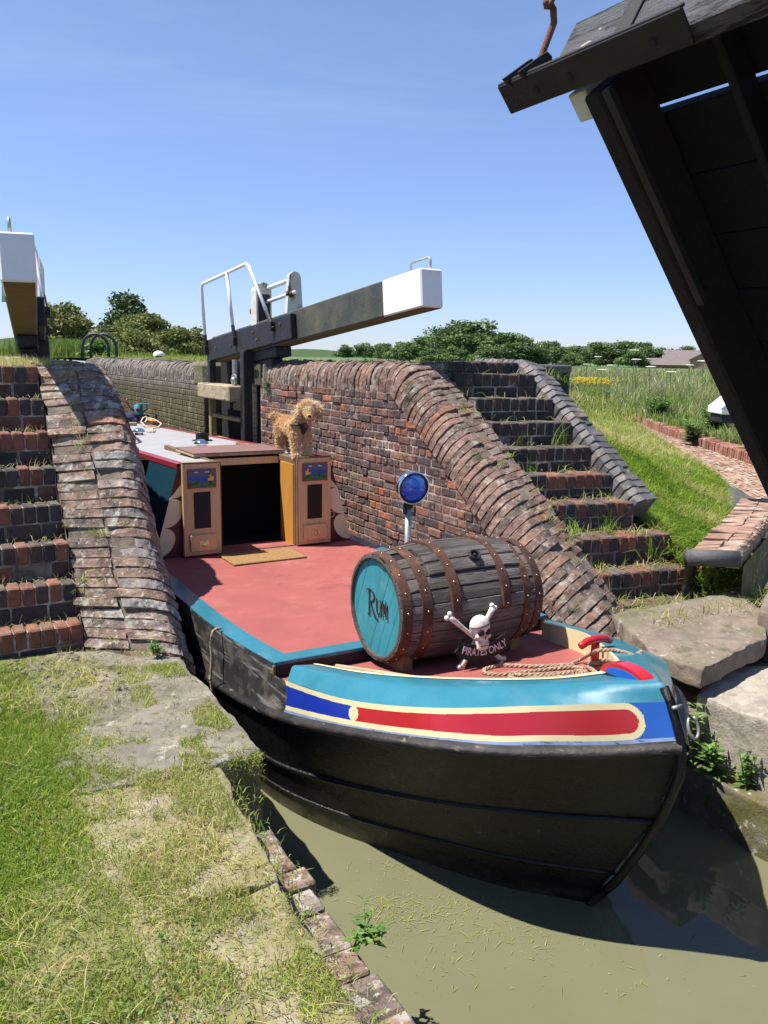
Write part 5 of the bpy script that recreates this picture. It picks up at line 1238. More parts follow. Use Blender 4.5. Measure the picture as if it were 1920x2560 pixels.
mb = MB(); mb.box((-.345, .36, .835), (.345, .385, .895)); mb.build('hatch_header', M['ply'], boat)
mb = MB(); mb.box((hx0, hy0, .917), (hx1, hy1, .945), ch=.003); ht = mb.build('sliding_hatch', M['pale_wood'], boat)
mb = MB(); mb.box((hx0-.004, hy0-.006, .9455), (hx1+.004, hy1+.004, .953), ch=.002); mb.build('hatch_board', M['hatch_top'], ht)
# doors, folded back against the front
def door(sg, label):
    x0, x1 = sg*.352, sg*.672; y0, y1 = -.062, -.026; mb = MB(); mb.box((x0, y0, .145), (x1, y1, .918), ch=.004)
    d = mb.build('cabin_door', M['ply'], boat); d['label'] = label; cx = (x0+x1)/2
    mb = MB(); mb.box((x0+sg*.0, y0-.003, .9195), (x1, y1+.004, .928)); mb.box((x0-sg*.006, y0-.002, .145), (x0-sg*.0005, y1+.002, .918)); mb.build('edge_trim', M['old_wood'], d)
    # painted picture: sky, sea, hills, castle, river
    px0, px1, pz0, pz1 = cx-.115, cx+.115, .720, .868; yy = y0-.001; e = .002
    mb = MB(); mb.box((px0-.006, yy-.010, pz0-.006), (px1+.006, yy, pz1+.006), 0)
    def quad(pl_, dy, mi): mb.prism(pl_, ((px0, yy-.010-dy, pz0), (.23, 0, 0), (0, 0, .148), (0, -1, 0)), .0008, mi)
    quad([(0, .42), (1, .42), (1, 1), (0, 1)], 0, 1); quad([(0, .25), (1, .25), (1, .55), (0, .62)], .001, 2)
    hill = [(0, 0), (1, 0), (1, .30), (.85, .34), (.62, .30), (.45, .40), (.25, .33), (0, .42)]
    fl = lambda pl_: [(1-a, b) for a, b in pl_] if sg > 0 else pl_
    quad(fl(hill), .002, 3); quad(fl([(.44, 0), (.56, 0), (.52, .18), (.55, .33), (.49, .33), (.46, .2)]), .003, 2)
    quad(fl([(0, .12), (.25, .2), (.40, .30), (.40, .34), (.22, .26), (0, .18)]), .003, 4); quad(fl([(.93, .05), (.80, .2), (.77, .42), (.80, .42), (.84, .22), (.98, .08)]), .0035, 4)
    quad(fl([(.70, .38), (.92, .34), (.92, .62), (.84, .62), (.84, .72), (.78, .72), (.78, .52), (.70, .5)]), .004, 5)
    for a in ((.69, .50, .10), (.77, .71, .09), (.84, .61, .10)): quad(fl([(a[0], a[1]), (a[0]+a[2], a[1]), (a[0]+a[2]*.5, a[1]+.10)]), .005, 6)
    for cx_ in (.28, .68):
        for dx, rr_ in ((-.045, .04), (0, .055), (.05, .042)): quad([(cx_+dx+rr_*math.cos(t), .84+rr_*1.1*max(math.sin(t), -.3)) for t in np.linspace(0, 6.283, 13)[:-1]], .001+.0012*(dx+.1)*9, 7)
    pc = mb.build('painted_picture', [M['red_paint'], M['dusk'], M['sea'], M['hill'], M['path'], M['yellow'], M['red_paint'], M['letter_white']], d, recalc=False)
    mb = MB(); mb.box((cx-.071, y0-.007, .375), (cx+.071, y0, .68), ch=.006); mb.build('dark_panel', M['black'], d)
    mb = MB(); mb.box((cx-.112, y0-.028, .185), (cx+.112, y0, .325), ch=.005); bx = mb.build('letter_box', M['ply'], d)
    mb = MB(); mb.prism([(-.038, -.018), (.038, -.018), (.038, .004), (.030, .018), (-.030, .018), (-.038, .004)], ((cx, y0-.028, .255), (1, 0, 0), (0, 0, 1), (0, -1, 0)), .005); mb.lathe([(0, .026), (.008, .022), (.012, .0)], (cx, y0-.031, .252), (0, -1, .3), 14); mb.build('cup_handle', M['brass'], bx)
    mb = MB()
    for qx in (px0-.03, px1+.03):
        for qz in (.165, .895): mb.ball((qx, y0-.001, qz), .005, n=6)
    mb.build('screw', M['burnt'], d)
    return d
door(-1, 'open plywood cabin door on the left of the doorway'); door(1, 'open plywood cabin door on the right of the doorway')
mb = MB(); mb.tube([(.70+.027*math.cos(a), -.02, .39+.027*math.sin(a)) for a in np.linspace(0, 6.283, 17)[:-1]], .004, 6, closed=True); mb.build('ring_handle', M['brass'], boat, smooth=True)
# roof fittings
for (u, v, s, nm) in ((435*1.1573, 962*1.1573, 1.0, 'mushroom_vent'), (300*1.1573, 932*1.1573, 1.0, 'mushroom_vent')):
    p = at_z(u, v+1, .90 if u > 400 else .845); p[2] = roofz(p[1])+.012
    mb = MB(); mb.lathe([(0, .052), (.045, .05), (.045, .0)], p, (0, 0, 1), 20); mb.lathe([(.035, .060), (.04, .076), (.055, .074), (.078, .055), (.093, .025), (.096, 0)], p, (0, 0, 1), 24); mb.build(nm, M['chrome'], boat, smooth=True)
p = at_z(437*1.1573, 945*1.1573, .88); p[2] = roofz(p[1])+.01
mb = MB(); mb.lathe([(0, .115), (.012, .115), (.014, .07)], p, (0, 0, 1), 26); mb.lathe([(.012, .073), (.085, .073), (.085, .06), (.03, .06), (.03, 0)], p, (0, 0, 1), 26); mb.build('chimney_collar', M['black'], boat, smooth=False)
# tunnel lamp on its pole
lp_ = thing('spotlight', 'blue lensed chrome spotlight on a steel pole behind the barrel', 'spotlight', (.03, -2.45, .14))
bx_, by_ = .03, -2.45
mb = MB(); mb.tube([(bx_, by_, .13), (bx_, by_, .90)], .020, 14); mb.lathe([(0, .05), (.012, .05), (.012, 0)], (bx_, by_, .135), (0, 0, 1), 18); mb.build('pole', M['steel'], lp_, smooth=True)
mb = MB(); mb.lathe([(0, .030), (.028, .030), (.03, .0)], (bx_, by_, .895), (0, 0, 1), 16); mb.box((bx_-.03, by_-.012, .86), (bx_-.018, by_+.012, .90)); mb.build('clamp', M['black'], lp_)
lc = np.array([bx_+.012, by_-.02, 1.025]); ax = Vector((-.12, -.98, -.14)).normalized()
mb = MB(); mb.lathe([(-.085, 0), (-.08, .04), (-.05, .085), (-.01, .101), (.022, .104), (.030, .102), (.031, .094), (.02, .093)], lc, ax, 40); mb.build('lamp_shell', M['chrome'], lp_, smooth=True)
mb = MB(); mb.lathe([(.018, .094), (.026, .085), (.034, .06), (.038, .03), (.039, 0)], lc, ax, 40); mb.build('lens', M['blue_lens'], lp_, smooth=True)
mb = MB(); mb.lathe([(.027, .0945), (.034, .0925), (.034, .088), (.027, .087)], lc, ax, 40); mb.build('lens_rim', M['navy'], lp_, smooth=True)

# ============================================================ THINGS ON THE BOAT
mb = MB(); mb.box((-.40, -.50, .134), (.24, -.13, .150), ch=.005); tag(mb.build('doormat', M['coir']), 'brown coir doormat on the red deck in front of the cabin doorway', 'doormat')
# rum barrel lying across the bow
bx0, bx1, byc, bzc, rE, rM = -.39, .575, -2.80, .412, .30, .338
barrel = thing('rum_barrel', 'weathered oak barrel with rusty hoops and turquoise end, lying across the bow', 'barrel', (.09, byc, .08))
def rad(f): return rE + (rM-rE)*(1-(2*f-1)**2)
def bpt(f, an, dr=0): r_ = rad(f)+dr; return (bx0+(bx1-bx0)*f, byc-r_*math.cos(an), bzc+r_*math.sin(an))    # an = 0 faces the camera side, pi/2 up
NSV = 26; mb = MB()
for k in range(NSV):
    a0, a1 = 2*math.pi*k/NSV, 2*math.pi*(k+1)/NSV; mid = (a0+a1)/2; lift = random.gauss(0, .0018)
    up_ = abs(mid-1.45) < .20          # sprung staves at the top
    g = .008 if not up_ else .015; fr0, fr1 = 0, 1
    segs = [(0, 1)] if abs(mid-.98) > .36 else [(0, .20), (.205, .845), (.85, 1)]
    for (f0, f1) in segs:
        lf = lift + (.016 if (len(segs) == 3 and f0 > .2 and f0 < .5) else 0) + (random.uniform(-.016, .010) if up_ else 0)
        rows = []
        for i in range(15):
            f = f0+(f1-f0)*i/14; rows.append([bpt(f, a0+g, lf-.02), bpt(f, a0+g, lf-.002), bpt(f, a0+g*2.2, lf+.0005), bpt(f, mid, lf+.0025), bpt(f, a1-g*2.2, lf+.0005), bpt(f, a1-g, lf-.002), bpt(f, a1-g, lf-.02)])
        rv = random.random(); mb.grid(rows, 0, rv)
        for r_ in (rows[0], rows[-1]): mb.add(r_, [list(range(7))], 0, rv)
mb.build('staves', M['stave'], barrel, smooth=False)
mb = MB(); mb.lathe([((bx1-bx0)*f, rad(f)-.012) for f in np.linspace(.01, .99, 15)], (bx0, byc, bzc), (1, 0, 0), 40); mb.build('barrel_lining', M['black'], barrel)
RIV = {}
def hoop(f0, f1, an0=0, an1=2*math.pi, dr=.006, nm='hoop'):
    mb = MB(); n_ = 64; rows = []
    full = an1-an0 > 6.2; rd = lambda q: 0
    for i in range(n_+1):
        an = an0+(an1-an0)*i/n_; w0, w1 = f0, f1
        if not full:
            t = (an-an0)/((f1-f0)*(bx1-bx0)*.5/rM); c = (f0+f1)/2
            if t < 1: hw = (f1-f0)/2*math.sqrt(max(0, 1-(1-t)**2)); w0, w1 = c-hw, c+hw
        rows.append([bpt(w0, an, -.004), bpt(w0, an, dr), bpt(w1, an, dr), bpt(w1, an, -.004)])
    mb.grid(rows); h = mb.build(nm, M['hoop_rust'], barrel, smooth=False)
    k = 18 if full else 8
    for i in range(k):
        an = an0+(an1-an0)*(i+.4)/k; mt_ = 'brass' if f0 < .4 else 'steel'
        if mt_ not in RIV: q = MB(); q.ball((0, 0, 0), .0058, n=6); RIV[mt_] = q.build('rivet', M[mt_], h, smooth=True); o = RIV[mt_]
        else: o = RIV[mt_].copy(); COL.objects.link(o); o.parent = h
        o.location = bpt((f0+f1)/2, an, dr+.001)
    return h
hoop(.005, .062); hoop(.125, .185); hoop(.835, .888); hoop(.93, .99)
hoop(.305, .365, -.16, 2.2, .021, 'strap'); hoop(.66, .715, -.02, 2.2, .021, 'strap')
mb = MB(); mb.lathe([(0, rE-.004), (-.004, rE-.012), (-.004, rE-.024), (.014, rE-.026)], (bx0, byc, bzc), (1, 0, 0), 48); mb.build('chime', M['stave'], barrel, smooth=True)
mb = MB(); nb = 7
for k in range(nb):       # head boards
    z0, z1 = -rE+.028 + (2*rE-.056)*k/nb, -rE+.028+(2*rE-.056)*(k+1)/nb; pl_ = []
    R2 = rE-.026
    zz = np.linspace(max(z0+.0012, -R2+1e-3), min(z1-.0012, R2-1e-3), 6)
    pl_ = [(math.sqrt(R2*R2-z*z), z) for z in zz]+[(-math.sqrt(R2*R2-z*z), z) for z in zz[::-1]]
    ca_, sa_ = math.cos(1.15), math.sin(1.15); pl_ = [(a*ca_-b*sa_, a*sa_+b*ca_) for a, b in pl_]
    mb.prism(pl_, ((bx0+.012+random.gauss(0, .0006), byc, bzc), (0, -1, 0), (0, 0, 1), (1, 0, 0)), .02, 0, random.random())
hd = mb.build('barrel_head', M['head_teal'], barrel)
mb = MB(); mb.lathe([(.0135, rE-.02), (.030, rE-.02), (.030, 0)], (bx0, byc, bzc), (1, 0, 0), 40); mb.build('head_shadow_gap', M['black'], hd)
# RUM lettering in fancy capitals
def ribbons(mb, strokes, fr, d=.002):
    o, ua, ub, un = [np.array(q, float) for q in fr]
    for k, (pts, ws) in enumerate(strokes):
        pts = np.array(pts, float); ws = np.broadcast_to(ws, len(pts)).astype(float)
        t = np.gradient(pts, axis=0); t /= np.maximum(np.linalg.norm(t, axis=1), 1e-6)[:, None]; n_ = np.stack([-t[:, 1], t[:, 0]], 1)*ws[:, None]/2
        rows = [[o+un*(d+k*.0004)+ua*(p+q)[0]+ub*(p+q)[1] for p, q in zip(pts, n_)], [o+un*(d+k*.0004)+ua*(p-q)[0]+ub*(p-q)[1] for p, q in zip(pts, n_)]]
        mb.grid(rows)
arcp = lambda cx, cy, rx, ry, a0, a1, n=14: [(cx+rx*math.cos(a), cy+ry*math.sin(a)) for a in np.linspace(a0, a1, n)]
S = []
S.append(([(-.092, -.085), (-.094, .0), (-.090, .085)], [.020, .017, .022]))
S.append((arcp(-.090, .045, .062, .040, 1.7, -1.7), [.010]*4+[.018]*6+[.010]*4))
S.append(([(-.075, .004), (-.045, -.045), (-.012, -.082), (.012, -.092), (.030, -.084)], [.014, .020, .022, .014, .004]))
S.append(([(-.115, -.083), (-.072, -.083)], .010)); S.append(([(-.120, .080), (-.085, .086)], .012)); S.append(([(-.128, .060), (-.120, .082)], .006))
S.append(([(.008, .045), (.008, -.01)]+arcp(.032, -.018, .024, .034, math.pi, 2*math.pi, 9)+[(.056, .045)], [.016]*2+[.012]*9+[.010]))
S.append(([(-.004, .045), (.020, .045)], .008)); S.append(([(.046, .045), (.066, .045)], .008)); S.append(([(.056, .0), (.058, -.05), (.066, -.054)], .010))
S.append(([(.082, -.05), (.088, .052)], .012)); S.append(([(.088, .052), (.110, -.028)], .016)); S.append(([(.110, -.028), (.134, .056)], .010)); S.append(([(.134, .056), (.140, -.052)], .016))
S.append(([(.072, -.050), (.094, -.050)], .008)); S.append(([(.128, -.052), (.152, -.052)], .008)); S.append(([(.080, .052), (.092, .052)], .008))
mb = MB(); ribbons(mb, S, ((bx0+.0105, byc, bzc+.012), (0, -.88, 0), (0, .02, .88), (-1, 0, 0))); mb.build('rum_lettering', M['burnt'], hd, recalc=False)
# hatch handle on the barrel
hp = np.array(bpt(.535, .93, .022)); nv = Vector((0, -math.cos(.93), math.sin(.93)))
mb = MB(); mb.lathe([(0, .036), (.008, .036), (.010, .030), (.010, 0)], hp, nv, 20); a = Vector((1, 0, 0)); b = nv.cross(a)
mb.tube([Vector(hp)+nv*.016+a*.03*math.cos(t)+b*.03*math.sin(t) for t in np.linspace(0, 6.283, 15)[:-1]], .006, 6, closed=True); mb.ball(tuple(Vector(hp)+nv*.014), .011, n=8); mb.build('lid_handle', M['black'], barrel, smooth=True)
# chocks
def chock(xc, label):
    mb = MB(); z0 = deckz(-2.8)-.005; pl_ = [(-.19, 0), (-.19, .10)] + [(-.16+.32*i/8, .055+.05*(2*i/8-1)**2) for i in range(9)] + [(.19, .10), (.19, 0)]
    mb.prism(pl_, ((xc-.035, byc, z0+.012), (0, -1, 0.05), (0, 0, 1), (1, 0, 0)), .07); tag(mb.build('wooden_chock', M['chock_wood'], bevel=.006), label, 'chock', 'chocks under the barrel')
chock(-.285, 'wooden chock under the turquoise end of the barrel'); chock(.47, 'dark wooden chock under the far end of the barrel')
# skull and crossbones plaque
yp = -3.20; cx, cz = .075, .275
sk = thing('skull_plaque', 'white skull and crossbones ornament with black banner leaning on the barrel', 'ornament', (cx, yp, deckz(yp)))
fz = lambda z: yp + (z-.12)*.10
def bone(x0, z0, x1, z1, off):
    mb = MB(); y0, y1 = fz(z0)+off, fz(z1)+off; d = np.array([x1-x0, y1-y0, z1-z0]); L = np.linalg.norm(d); d /= L; n_ = np.array([-d[2], 0, d[0]])
    P0, P1 = np.array([x0, y0, z0]), np.array([x1, y1, z1]); mb.tube([P0, P0+d*L*.08, P0+d*L*.3, P0+d*L*.7, P1-d*L*.08, P1], [.018, .0155, .0125, .0125, .0155, .018], 10)
    for P, s in ((P0, -1), (P1, 1)):
        for q in (-1, 1): mb.ball(P+n_*.014*q+d*.010*s, .0145, n=10)
    return mb
mb = bone(-.135, .425, .205, .135, .0); mb.build('crossbone', M['bone'], sk, smooth=True); mb = bone(.165, .43, -.055, .135, .014); mb.build('crossbone', M['bone'], sk, smooth=True)
hx, hzc = .045, .345; yk = fz(hzc)-.024
mb = MB(); bm_ = bmesh.new(); 
mb.ball((hx, yk, hzc+.012), .060, .052, .062, n=20); mb.ball((hx+.003, yk-.012, hzc-.045), .043, .036, .036, n=14); mb.box((hx-.033, yk-.046, hzc-.118), (hx+.040, yk+.0, hzc-.055), ch=.012); mb.ball((hx-.028, yk-.030, hzc-.036), .020, n=8); mb.ball((hx+.036, yk-.030, hzc-.036), .020, n=8)
so_ = mb.build('skull', M['bone'], sk, smooth=True); md_ = so_.modifiers.new('r', 'REMESH'); md_.mode = 'VOXEL'; md_.voxel_size = .004; md_.use_smooth_shade = True; md2 = so_.modifiers.new('s', 'SMOOTH'); md2.iterations = 3
mb = MB(); mb.ball((hx-.020, yk-.043, hzc-.012), .021, .014, .020, n=12); mb.ball((hx+.026, yk-.043, hzc-.012), .018, .014, .019, n=12); mb.add([(hx-.003, yk-.052, hzc-.035), (hx+.010, yk-.052, hzc-.035), (hx+.004, yk-.053, hzc-.055)], [(0, 1, 2)]); mb.box((hx-.026, yk-.049, hzc-.092), (hx+.032, yk-.0455, hzc-.087)); mb.build('eye_sockets', M['black'], so_, smooth=True)
mb = MB()
for k in range(7):
    for j in range(2): mb.box((hx-.026+.0085*k, yk-.0505, hzc-.086+.004-j*.017), (hx-.019+.0085*k, yk-.045, hzc-.076+.004-j*.017), ch=.0015)
mb.build('teeth', M['bone'], so_)
mb = MB(); mb.tube([(hx+.060*math.cos(t), yk+.002+.0525*math.sin(t), hzc+.020+.012*math.sin(t*1.0+2)) for t in np.linspace(math.pi, 2*math.pi, 16)], .0035, 5); mb.build('head_cord', M['burnt'], so_)
# banner: a downward curved ribbon with the words
bc = np.array([.055, fz(.2)-.036, .215]); Rb = .36
def bend(co): a = co.x/Rb; r_ = Rb - co.y; return Vector((math.sin(a)*r_, -math.cos(a)*r_+Rb, co.z))
mb = MB(); pl_ = []
xs = np.linspace(-.145, .165, 22)
top = [bend(Vector((x, .043, 0))) for x in xs]; bot = [bend(Vector((x, -.043, 0))) for x in xs]
for i in range(21):
    q = [(bot[i].x, bot[i].y), (bot[i+1].x, bot[i+1].y), (top[i+1].x, top[i+1].y), (top[i].x, top[i].y)]
    mb.prism(q, (bc, (1, 0, 0), (0, .1, 1), (0, 1, 0)), .008)
for x, s in ((-.145, -1), (.165, 1)):
    q = [bend(Vector((x, .026, 0))), bend(Vector((x+s*.035, .045, 0))), bend(Vector((x+s*.022, .008, 0))), bend(Vector((x+s*.035, -.024, 0))), bend(Vector((x, -.040, 0)))]; mb.prism([(p.x, p.y) for p in q], (bc+[0, .006, 0], (1, 0, 0), (0, .1, 1), (0, 1, 0)), .006)
bn = mb.build('banner', M['black'], sk)
text_mesh('PIRATES ONLY', .058, M['letter_white'], 'pirates_only_lettering', bn, frame(bc+[.010, -.002, 0], (1, 0, 0), (0, .1, 1)), .0008, bend=lambda co: bend(Vector((co.x*.80, co.y, co.z))), bold=.0008)
# ropes
def rope(path, r, name, mat, label=None, cat=None, parent=None, turns=9, n=None):
    P = resample(path, n or max(20, int(len(path)*8)))
    for _ in range(4): P[1:-1] = (P[:-2]+2*P[1:-1]+P[2:])/4
    L = np.linalg.norm(np.diff(P, axis=0), axis=1).sum(); P = resample(P, max(24, int(L/.010))); mb = MB()
    t = np.gradient(P, axis=0); t /= np.linalg.norm(t, axis=1)[:, None]; s1 = np.cross(t, [0, 0, 1.]); s1 /= np.maximum(np.linalg.norm(s1, axis=1), 1e-6)[:, None]; s2 = np.cross(s1, t); ph = np.arange(len(P))*.010/L*L*2*math.pi/(r*6.5)
    for k in range(3):
        a = ph+2*math.pi*k/3; mb.tube(P+(s1*np.cos(a)[:, None]+s2*np.sin(a)[:, None])*r*.5, r*.56, 6)
    o = mb.build(name, M[mat], parent, smooth=True)
    return tag(o, label, cat) if label else o
def dk(u, v, dz=.012):
    for k in np.linspace(2.5, 6, 800):
        p = CAM+ray(u*1.1573, v*1.1573)*k
        if p[2] <= deckz(p[1])+dz: return p
    return p
cl = [(1240, 1436), (1160, 1440), (1080, 1437), (1045, 1446), (1046, 1455), (1080, 1458), (1150, 1450), (1235, 1441), (1262, 1444), (1240, 1452), (1160, 1458), (1110, 1458), (1098, 1464), (1120, 1469), (1180, 1462), (1250, 1450), (1268, 1452), (1230, 1462), (1160, 1468), (1115, 1471), (1140, 1474), (1210, 1468), (1262, 1458), (1290, 1456)]
pth = [dk(u, v, .014+.010*(i > 9)+.008*(i > 16)) for i, (u, v) in enumerate(cl)]
T0 = np.array([tt0[0], tt0[1], tt0[2]])
for k in range(10): a = k*1.1+2; pth.append(T0+np.array([.036*math.cos(a), .036*math.sin(a), .012+.005*k]))
for q in ((1330, 1428), (1372, 1418), (1385, 1408)): pth.append(at_z(q[0]*1.1573, q[1]*1.1573, .36))
rope(pth, .0125, 'rope_coil', 'rope', 'brown mooring rope coiled flat on the foredeck and wound round the red stud', 'rope', n=400)
pth = [dk(1235, 1433, .016), dk(1255, 1424, .02), at_z(1290*1.1573, 1405*1.1573, .36), at_z(1330*1.1573, 1404*1.1573, .36), at_z(1360*1.1573, 1412*1.1573, .37), at_z(1378*1.1573, 1420*1.1573, .36), at_z(1366*1.1573, 1428*1.1573, .36)]
rope(pth, .010, 'rope_end', 'rope', 'loose end of the mooring rope lying over the right bulwark behind the red stud', 'rope', n=80)
p = at_z(536, 1580, .14); pth = [p+[.05, .02, .012], p+[.02, .0, .02], p+[-.01, -.0, .012], p+[-.02, -.01, -.02], p+[-.022, .01, -.08], p+[-.02, .0, -.16], p+[-.03, 0, -.3], p+[-.02, 0, -.42]]
rope(pth, .009, 'fender_rope', 'rope', 'short knotted rope hanging over the left gunwale', 'rope', n=60)
mb = MB(); a, b = dk(722, 1438, .014), dk(895, 1464, .014); mb.tube([a, b], .012, 10); tag(mb.build('wooden_pole', M['pale_wood']), 'thin wooden pole lying on the foredeck inside the near bulwark', 'pole')

# clutter on the cabin roof
def rp(u, v, dz=.0):
    z = .80
    for _ in range(8): p = at_z(u, v, z+dz); z = roofz(p[1])+.01
    p[2] = z+dz; return p
p = rp(312, 1058); mb = MB(); mb.ball(p+[-.06, 0, .07], .26, .16, .085, n=16); mb.ball(p+[.12, .03, .10], .13, .11, .08, n=12); mb.box(p+[-.28, -.14, 0], p+[.19, .12, .08], ch=.03); o = mb.build('canvas_bag', M['tarp'], smooth=True); md_ = o.modifiers.new('r', 'REMESH'); md_.mode = 'VOXEL'; md_.voxel_size = .012; md_.use_smooth_shade = True; tag(o, 'dark blue folded canvas cover lying on the boat roof', 'cover')
for (u, v, s, lb, mt) in ((330, 1065, .07, 'square sawn wooden block on the roof in front of the blue cover', 'pale_wood'), (303, 1064, .07, 'white wooden block on the roof left of the sawn block', 'old_white')):
    p = rp(u, v); mb = MB(); mb.box(p+[-s, -.03, 0], p+[s, .03, .055], ch=.005); tag(mb.build('wooden_block', M[mt]), lb, 'block')
p = rp(352, 1052); wp = thing('watering_can', 'painted teal watering can with curved spout among the roof clutter', 'watering can', tuple(p+[-.02, .05, 0])); q = p+[-.02, .05, .10]
mb = MB(); mb.lathe([(0, .075), (.16, .07), (.17, .055), (.17, 0)], q, (0, 0, 1), 18); mb.build('can_body', M['head_teal'], wp, smooth=True)
mb = MB(); mb.tube([q+[-.06, 0, .06], q+[-.14, 0, .12], q+[-.2, 0, .22], q+[-.17, 0, .27]], [.02, .017, .014, .02], 8); mb.build('spout', M['red_trim'], wp, smooth=True)
mb = MB(); mb.tube([q+[.07, 0, .03], q+[.15, 0, .10], q+[.13, 0, .18], q+[.04, 0, .19]], .012, 8); mb.box(q+[-.02, -.06, .17], q+[.2, .06, .185], ch=.004); mb.build('can_handle', M['head_teal'], wp)
mb = MB(); mb.ball(q+[-.03, -.072, .085], .035, .008, .035, n=10); mb.build('painted_rose', M['red_trim'], wp, smooth=True)
mb = MB(); mb.box(p+[-.12, -.02, -.01], p+[.14, .14, .10], ch=.01); tag(mb.build('wooden_box', M['dark_teal']), 'dark box under the painted watering can on the roof', 'box')
# striped pole lying along the roof edge
a, b = rp(345, 1045)+[0, 0, .03], rp(402, 1062)+[0, 0, .02]; ps = thing('boat_pole', 'red, white and yellow banded boat pole lying along the roof edge', 'pole', tuple(a)); cs = ['orange', 'gate_white', 'bright_blue', 'yellow', 'orange', 'red_trim']
for k, c in enumerate(cs):
    mb = MB(); mb.tube([a+(b-a)*k/6, a+(b-a)*(k+1)/6], .024, 10); mb.build('painted_band', M[c], ps, smooth=True)
pth = [rp(388, 1066, .02), rp(365, 1067, .02), rp(352, 1055, .06), rp(358, 1044, .1), rp(367, 1041, .1), rp(366, 1052, .05), rp(356, 1060, .02), rp(370, 1044, .08), rp(390, 1050, .06), rp(404, 1060, .03), rp(395, 1068, .012), rp(380, 1071, .012)]
rope(pth, .010, 'pale_rope', 'white_rope', 'pale rope looped over the banded pole on the roof', 'rope', n=120)
p = rp(383, 1083); mb = MB()
for k in range(14): mb.ball(p+rng.normal(0, .022, 3)*[1, 1, .6]+[0, 0, .025], .016, n=6)
tag(mb.build('rope_knot', M['white_rope']), 'small knotted rope toy on the grey boat roof', 'dog toy')

# ============================================================ DOG
dog = thing('dog', 'curly apricot dog with a black harness standing on the cabin roof edge, tongue out', 'dog', (.42, .2, .92))
ZF = .925
def cap(mb, pts):
    for (p, r0), (q, r1) in zip(pts[:-1], pts[1:]):
        p, q = np.array(p), np.array(q); k = max(2, int(np.linalg.norm(q-p)/.012))
        for i in range(k+1): t = i/k; mb.ball(p*(1-t)+q*t, r0*(1-t)+r1*t, n=10)
D = MB()
cap(D, [((.455, .46, 1.185), .070), ((.445, .32, 1.175), .076), ((.43, .18, 1.17), .083), ((.425, .08, 1.175), .088)])
cap(D, [((.425, .07, 1.20), .078), ((.44, .02, 1.265), .062), ((.455, -.015, 1.315), .058)])
HC = np.array([.455, -.045, 1.335]); fd = np.array([-.30, -.93, -.20]); fd /= np.linalg.norm(fd); rd = np.cross(fd, [0, 0, 1.]); rd /= np.linalg.norm(rd); ud = np.cross(rd, fd)
hp_ = lambda r_, f_, u_: tuple(HC+rd*r_+fd*f_+ud*u_)
cap(D, [(hp_(0, -.01, .005), .068), (hp_(0, .035, -.005), .056), (hp_(0, .075, -.028), .036), (hp_(0, .105, -.032), .029)])
cap(D, [(hp_(0, .06, -.055), .028), (hp_(0, .085, -.066), .019)])
cap(D, [(hp_(-.055, -.01, .025), .026), (hp_(-.088, -.0, .0), .032), (hp_(-.098, .0, -.045), .024)])
cap(D, [(hp_(.055, -.01, .020), .026), (hp_(.078, -.0, -.02), .029), (hp_(.080, .0, -.065), .023)])
for x, y, dx in ((.372, .05, -.006), (.482, .045, .004)):
    cap(D, [((x+.012 if x < .4 else x-.012, y+.02, 1.16), .052), ((x, y, 1.08), .038), ((x+dx, y-.015, 1.005), .029), ((x+dx, y-.025, ZF+.035), .027)]); cap(D, [((x+dx, y-.03, ZF+.022), .026), ((x+dx, y-.055, ZF+.018), .022)])
for x in (.405, .50):
    cap(D, [((x+.01, .46, 1.15), .060), ((x, .43, 1.09), .044), ((x, .475, 1.02), .026), ((x, .46, ZF+.035), .023)]); cap(D, [((x, .455, ZF+.022), .025), ((x, .425, ZF+.018), .021)])
cap(D, [((.45, .50, 1.205), .032), ((.415, .55, 1.235), .030), ((.375, .575, 1.255), .022)])
body = D.build('body', M['fur_skin'], dog, smooth=True)
md_ = body.modifiers.new('r', 'REMESH'); md_.mode = 'VOXEL'; md_.voxel_size = .008; md_.use_smooth_shade = True
md2 = body.modifiers.new('s', 'SMOOTH'); md2.iterations = 4; md2.factor = .5
bpy.context.view_layer.update(); dg = bpy.context.evaluated_depsgraph_get(); em = bpy.data.meshes.new_from_object(body.evaluated_get(dg))
body.modifiers.clear(); em.materials.clear(); em.materials.append(M['fur_skin']); em.name = 'body'; body.data = em; em.polygons.foreach_set('use_smooth', [True]*len(em.polygons))
co = np.zeros(len(em.vertices)*3); em.vertices.foreach_get('co', co); co = co.reshape(-1, 3); em.calc_loop_triangles()
tri = np.zeros(len(em.loop_triangles)*3, int); em.loop_triangles.foreach_get('vertices', tri); tri = tri.reshape(-1, 3)
A_, B2, C_ = co[tri[:, 0]], co[tri[:, 1]], co[tri[:, 2]]; nv_ = np.cross(B2-A_, C_-A_); ar = np.linalg.norm(nv_, axis=1); nv_ /= np.maximum(ar, 1e-12)[:, None]
n = 24000; k = rng.choice(len(tri), n, p=ar/ar.sum()); u1, u2 = rng.uniform(0, 1, n), rng.uniform(0, 1, n); fl_ = u1+u2 > 1; u1[fl_], u2[fl_] = 1-u1[fl_], 1-u2[fl_]
P = A_[k]+(B2-A_)[k]*u1[:, None]+(C_-A_)[k]*u2[:, None]; N = nv_[k]
fc = (P-HC)@fd; face = (fc > .028) & (np.linalg.norm(P-HC, axis=1) < .15)
ln = np.where(face, .007, rng.uniform(.016, .036, n)); ln = np.where((P[:, 2] > 1.345), ln*1.35, ln)
cl_ = np.stack([fbm(P[:, 0]+q, P[:, 2]+P[:, 1]+q, 34, 2)-.5 for q in (0, 7, 13)], 1)
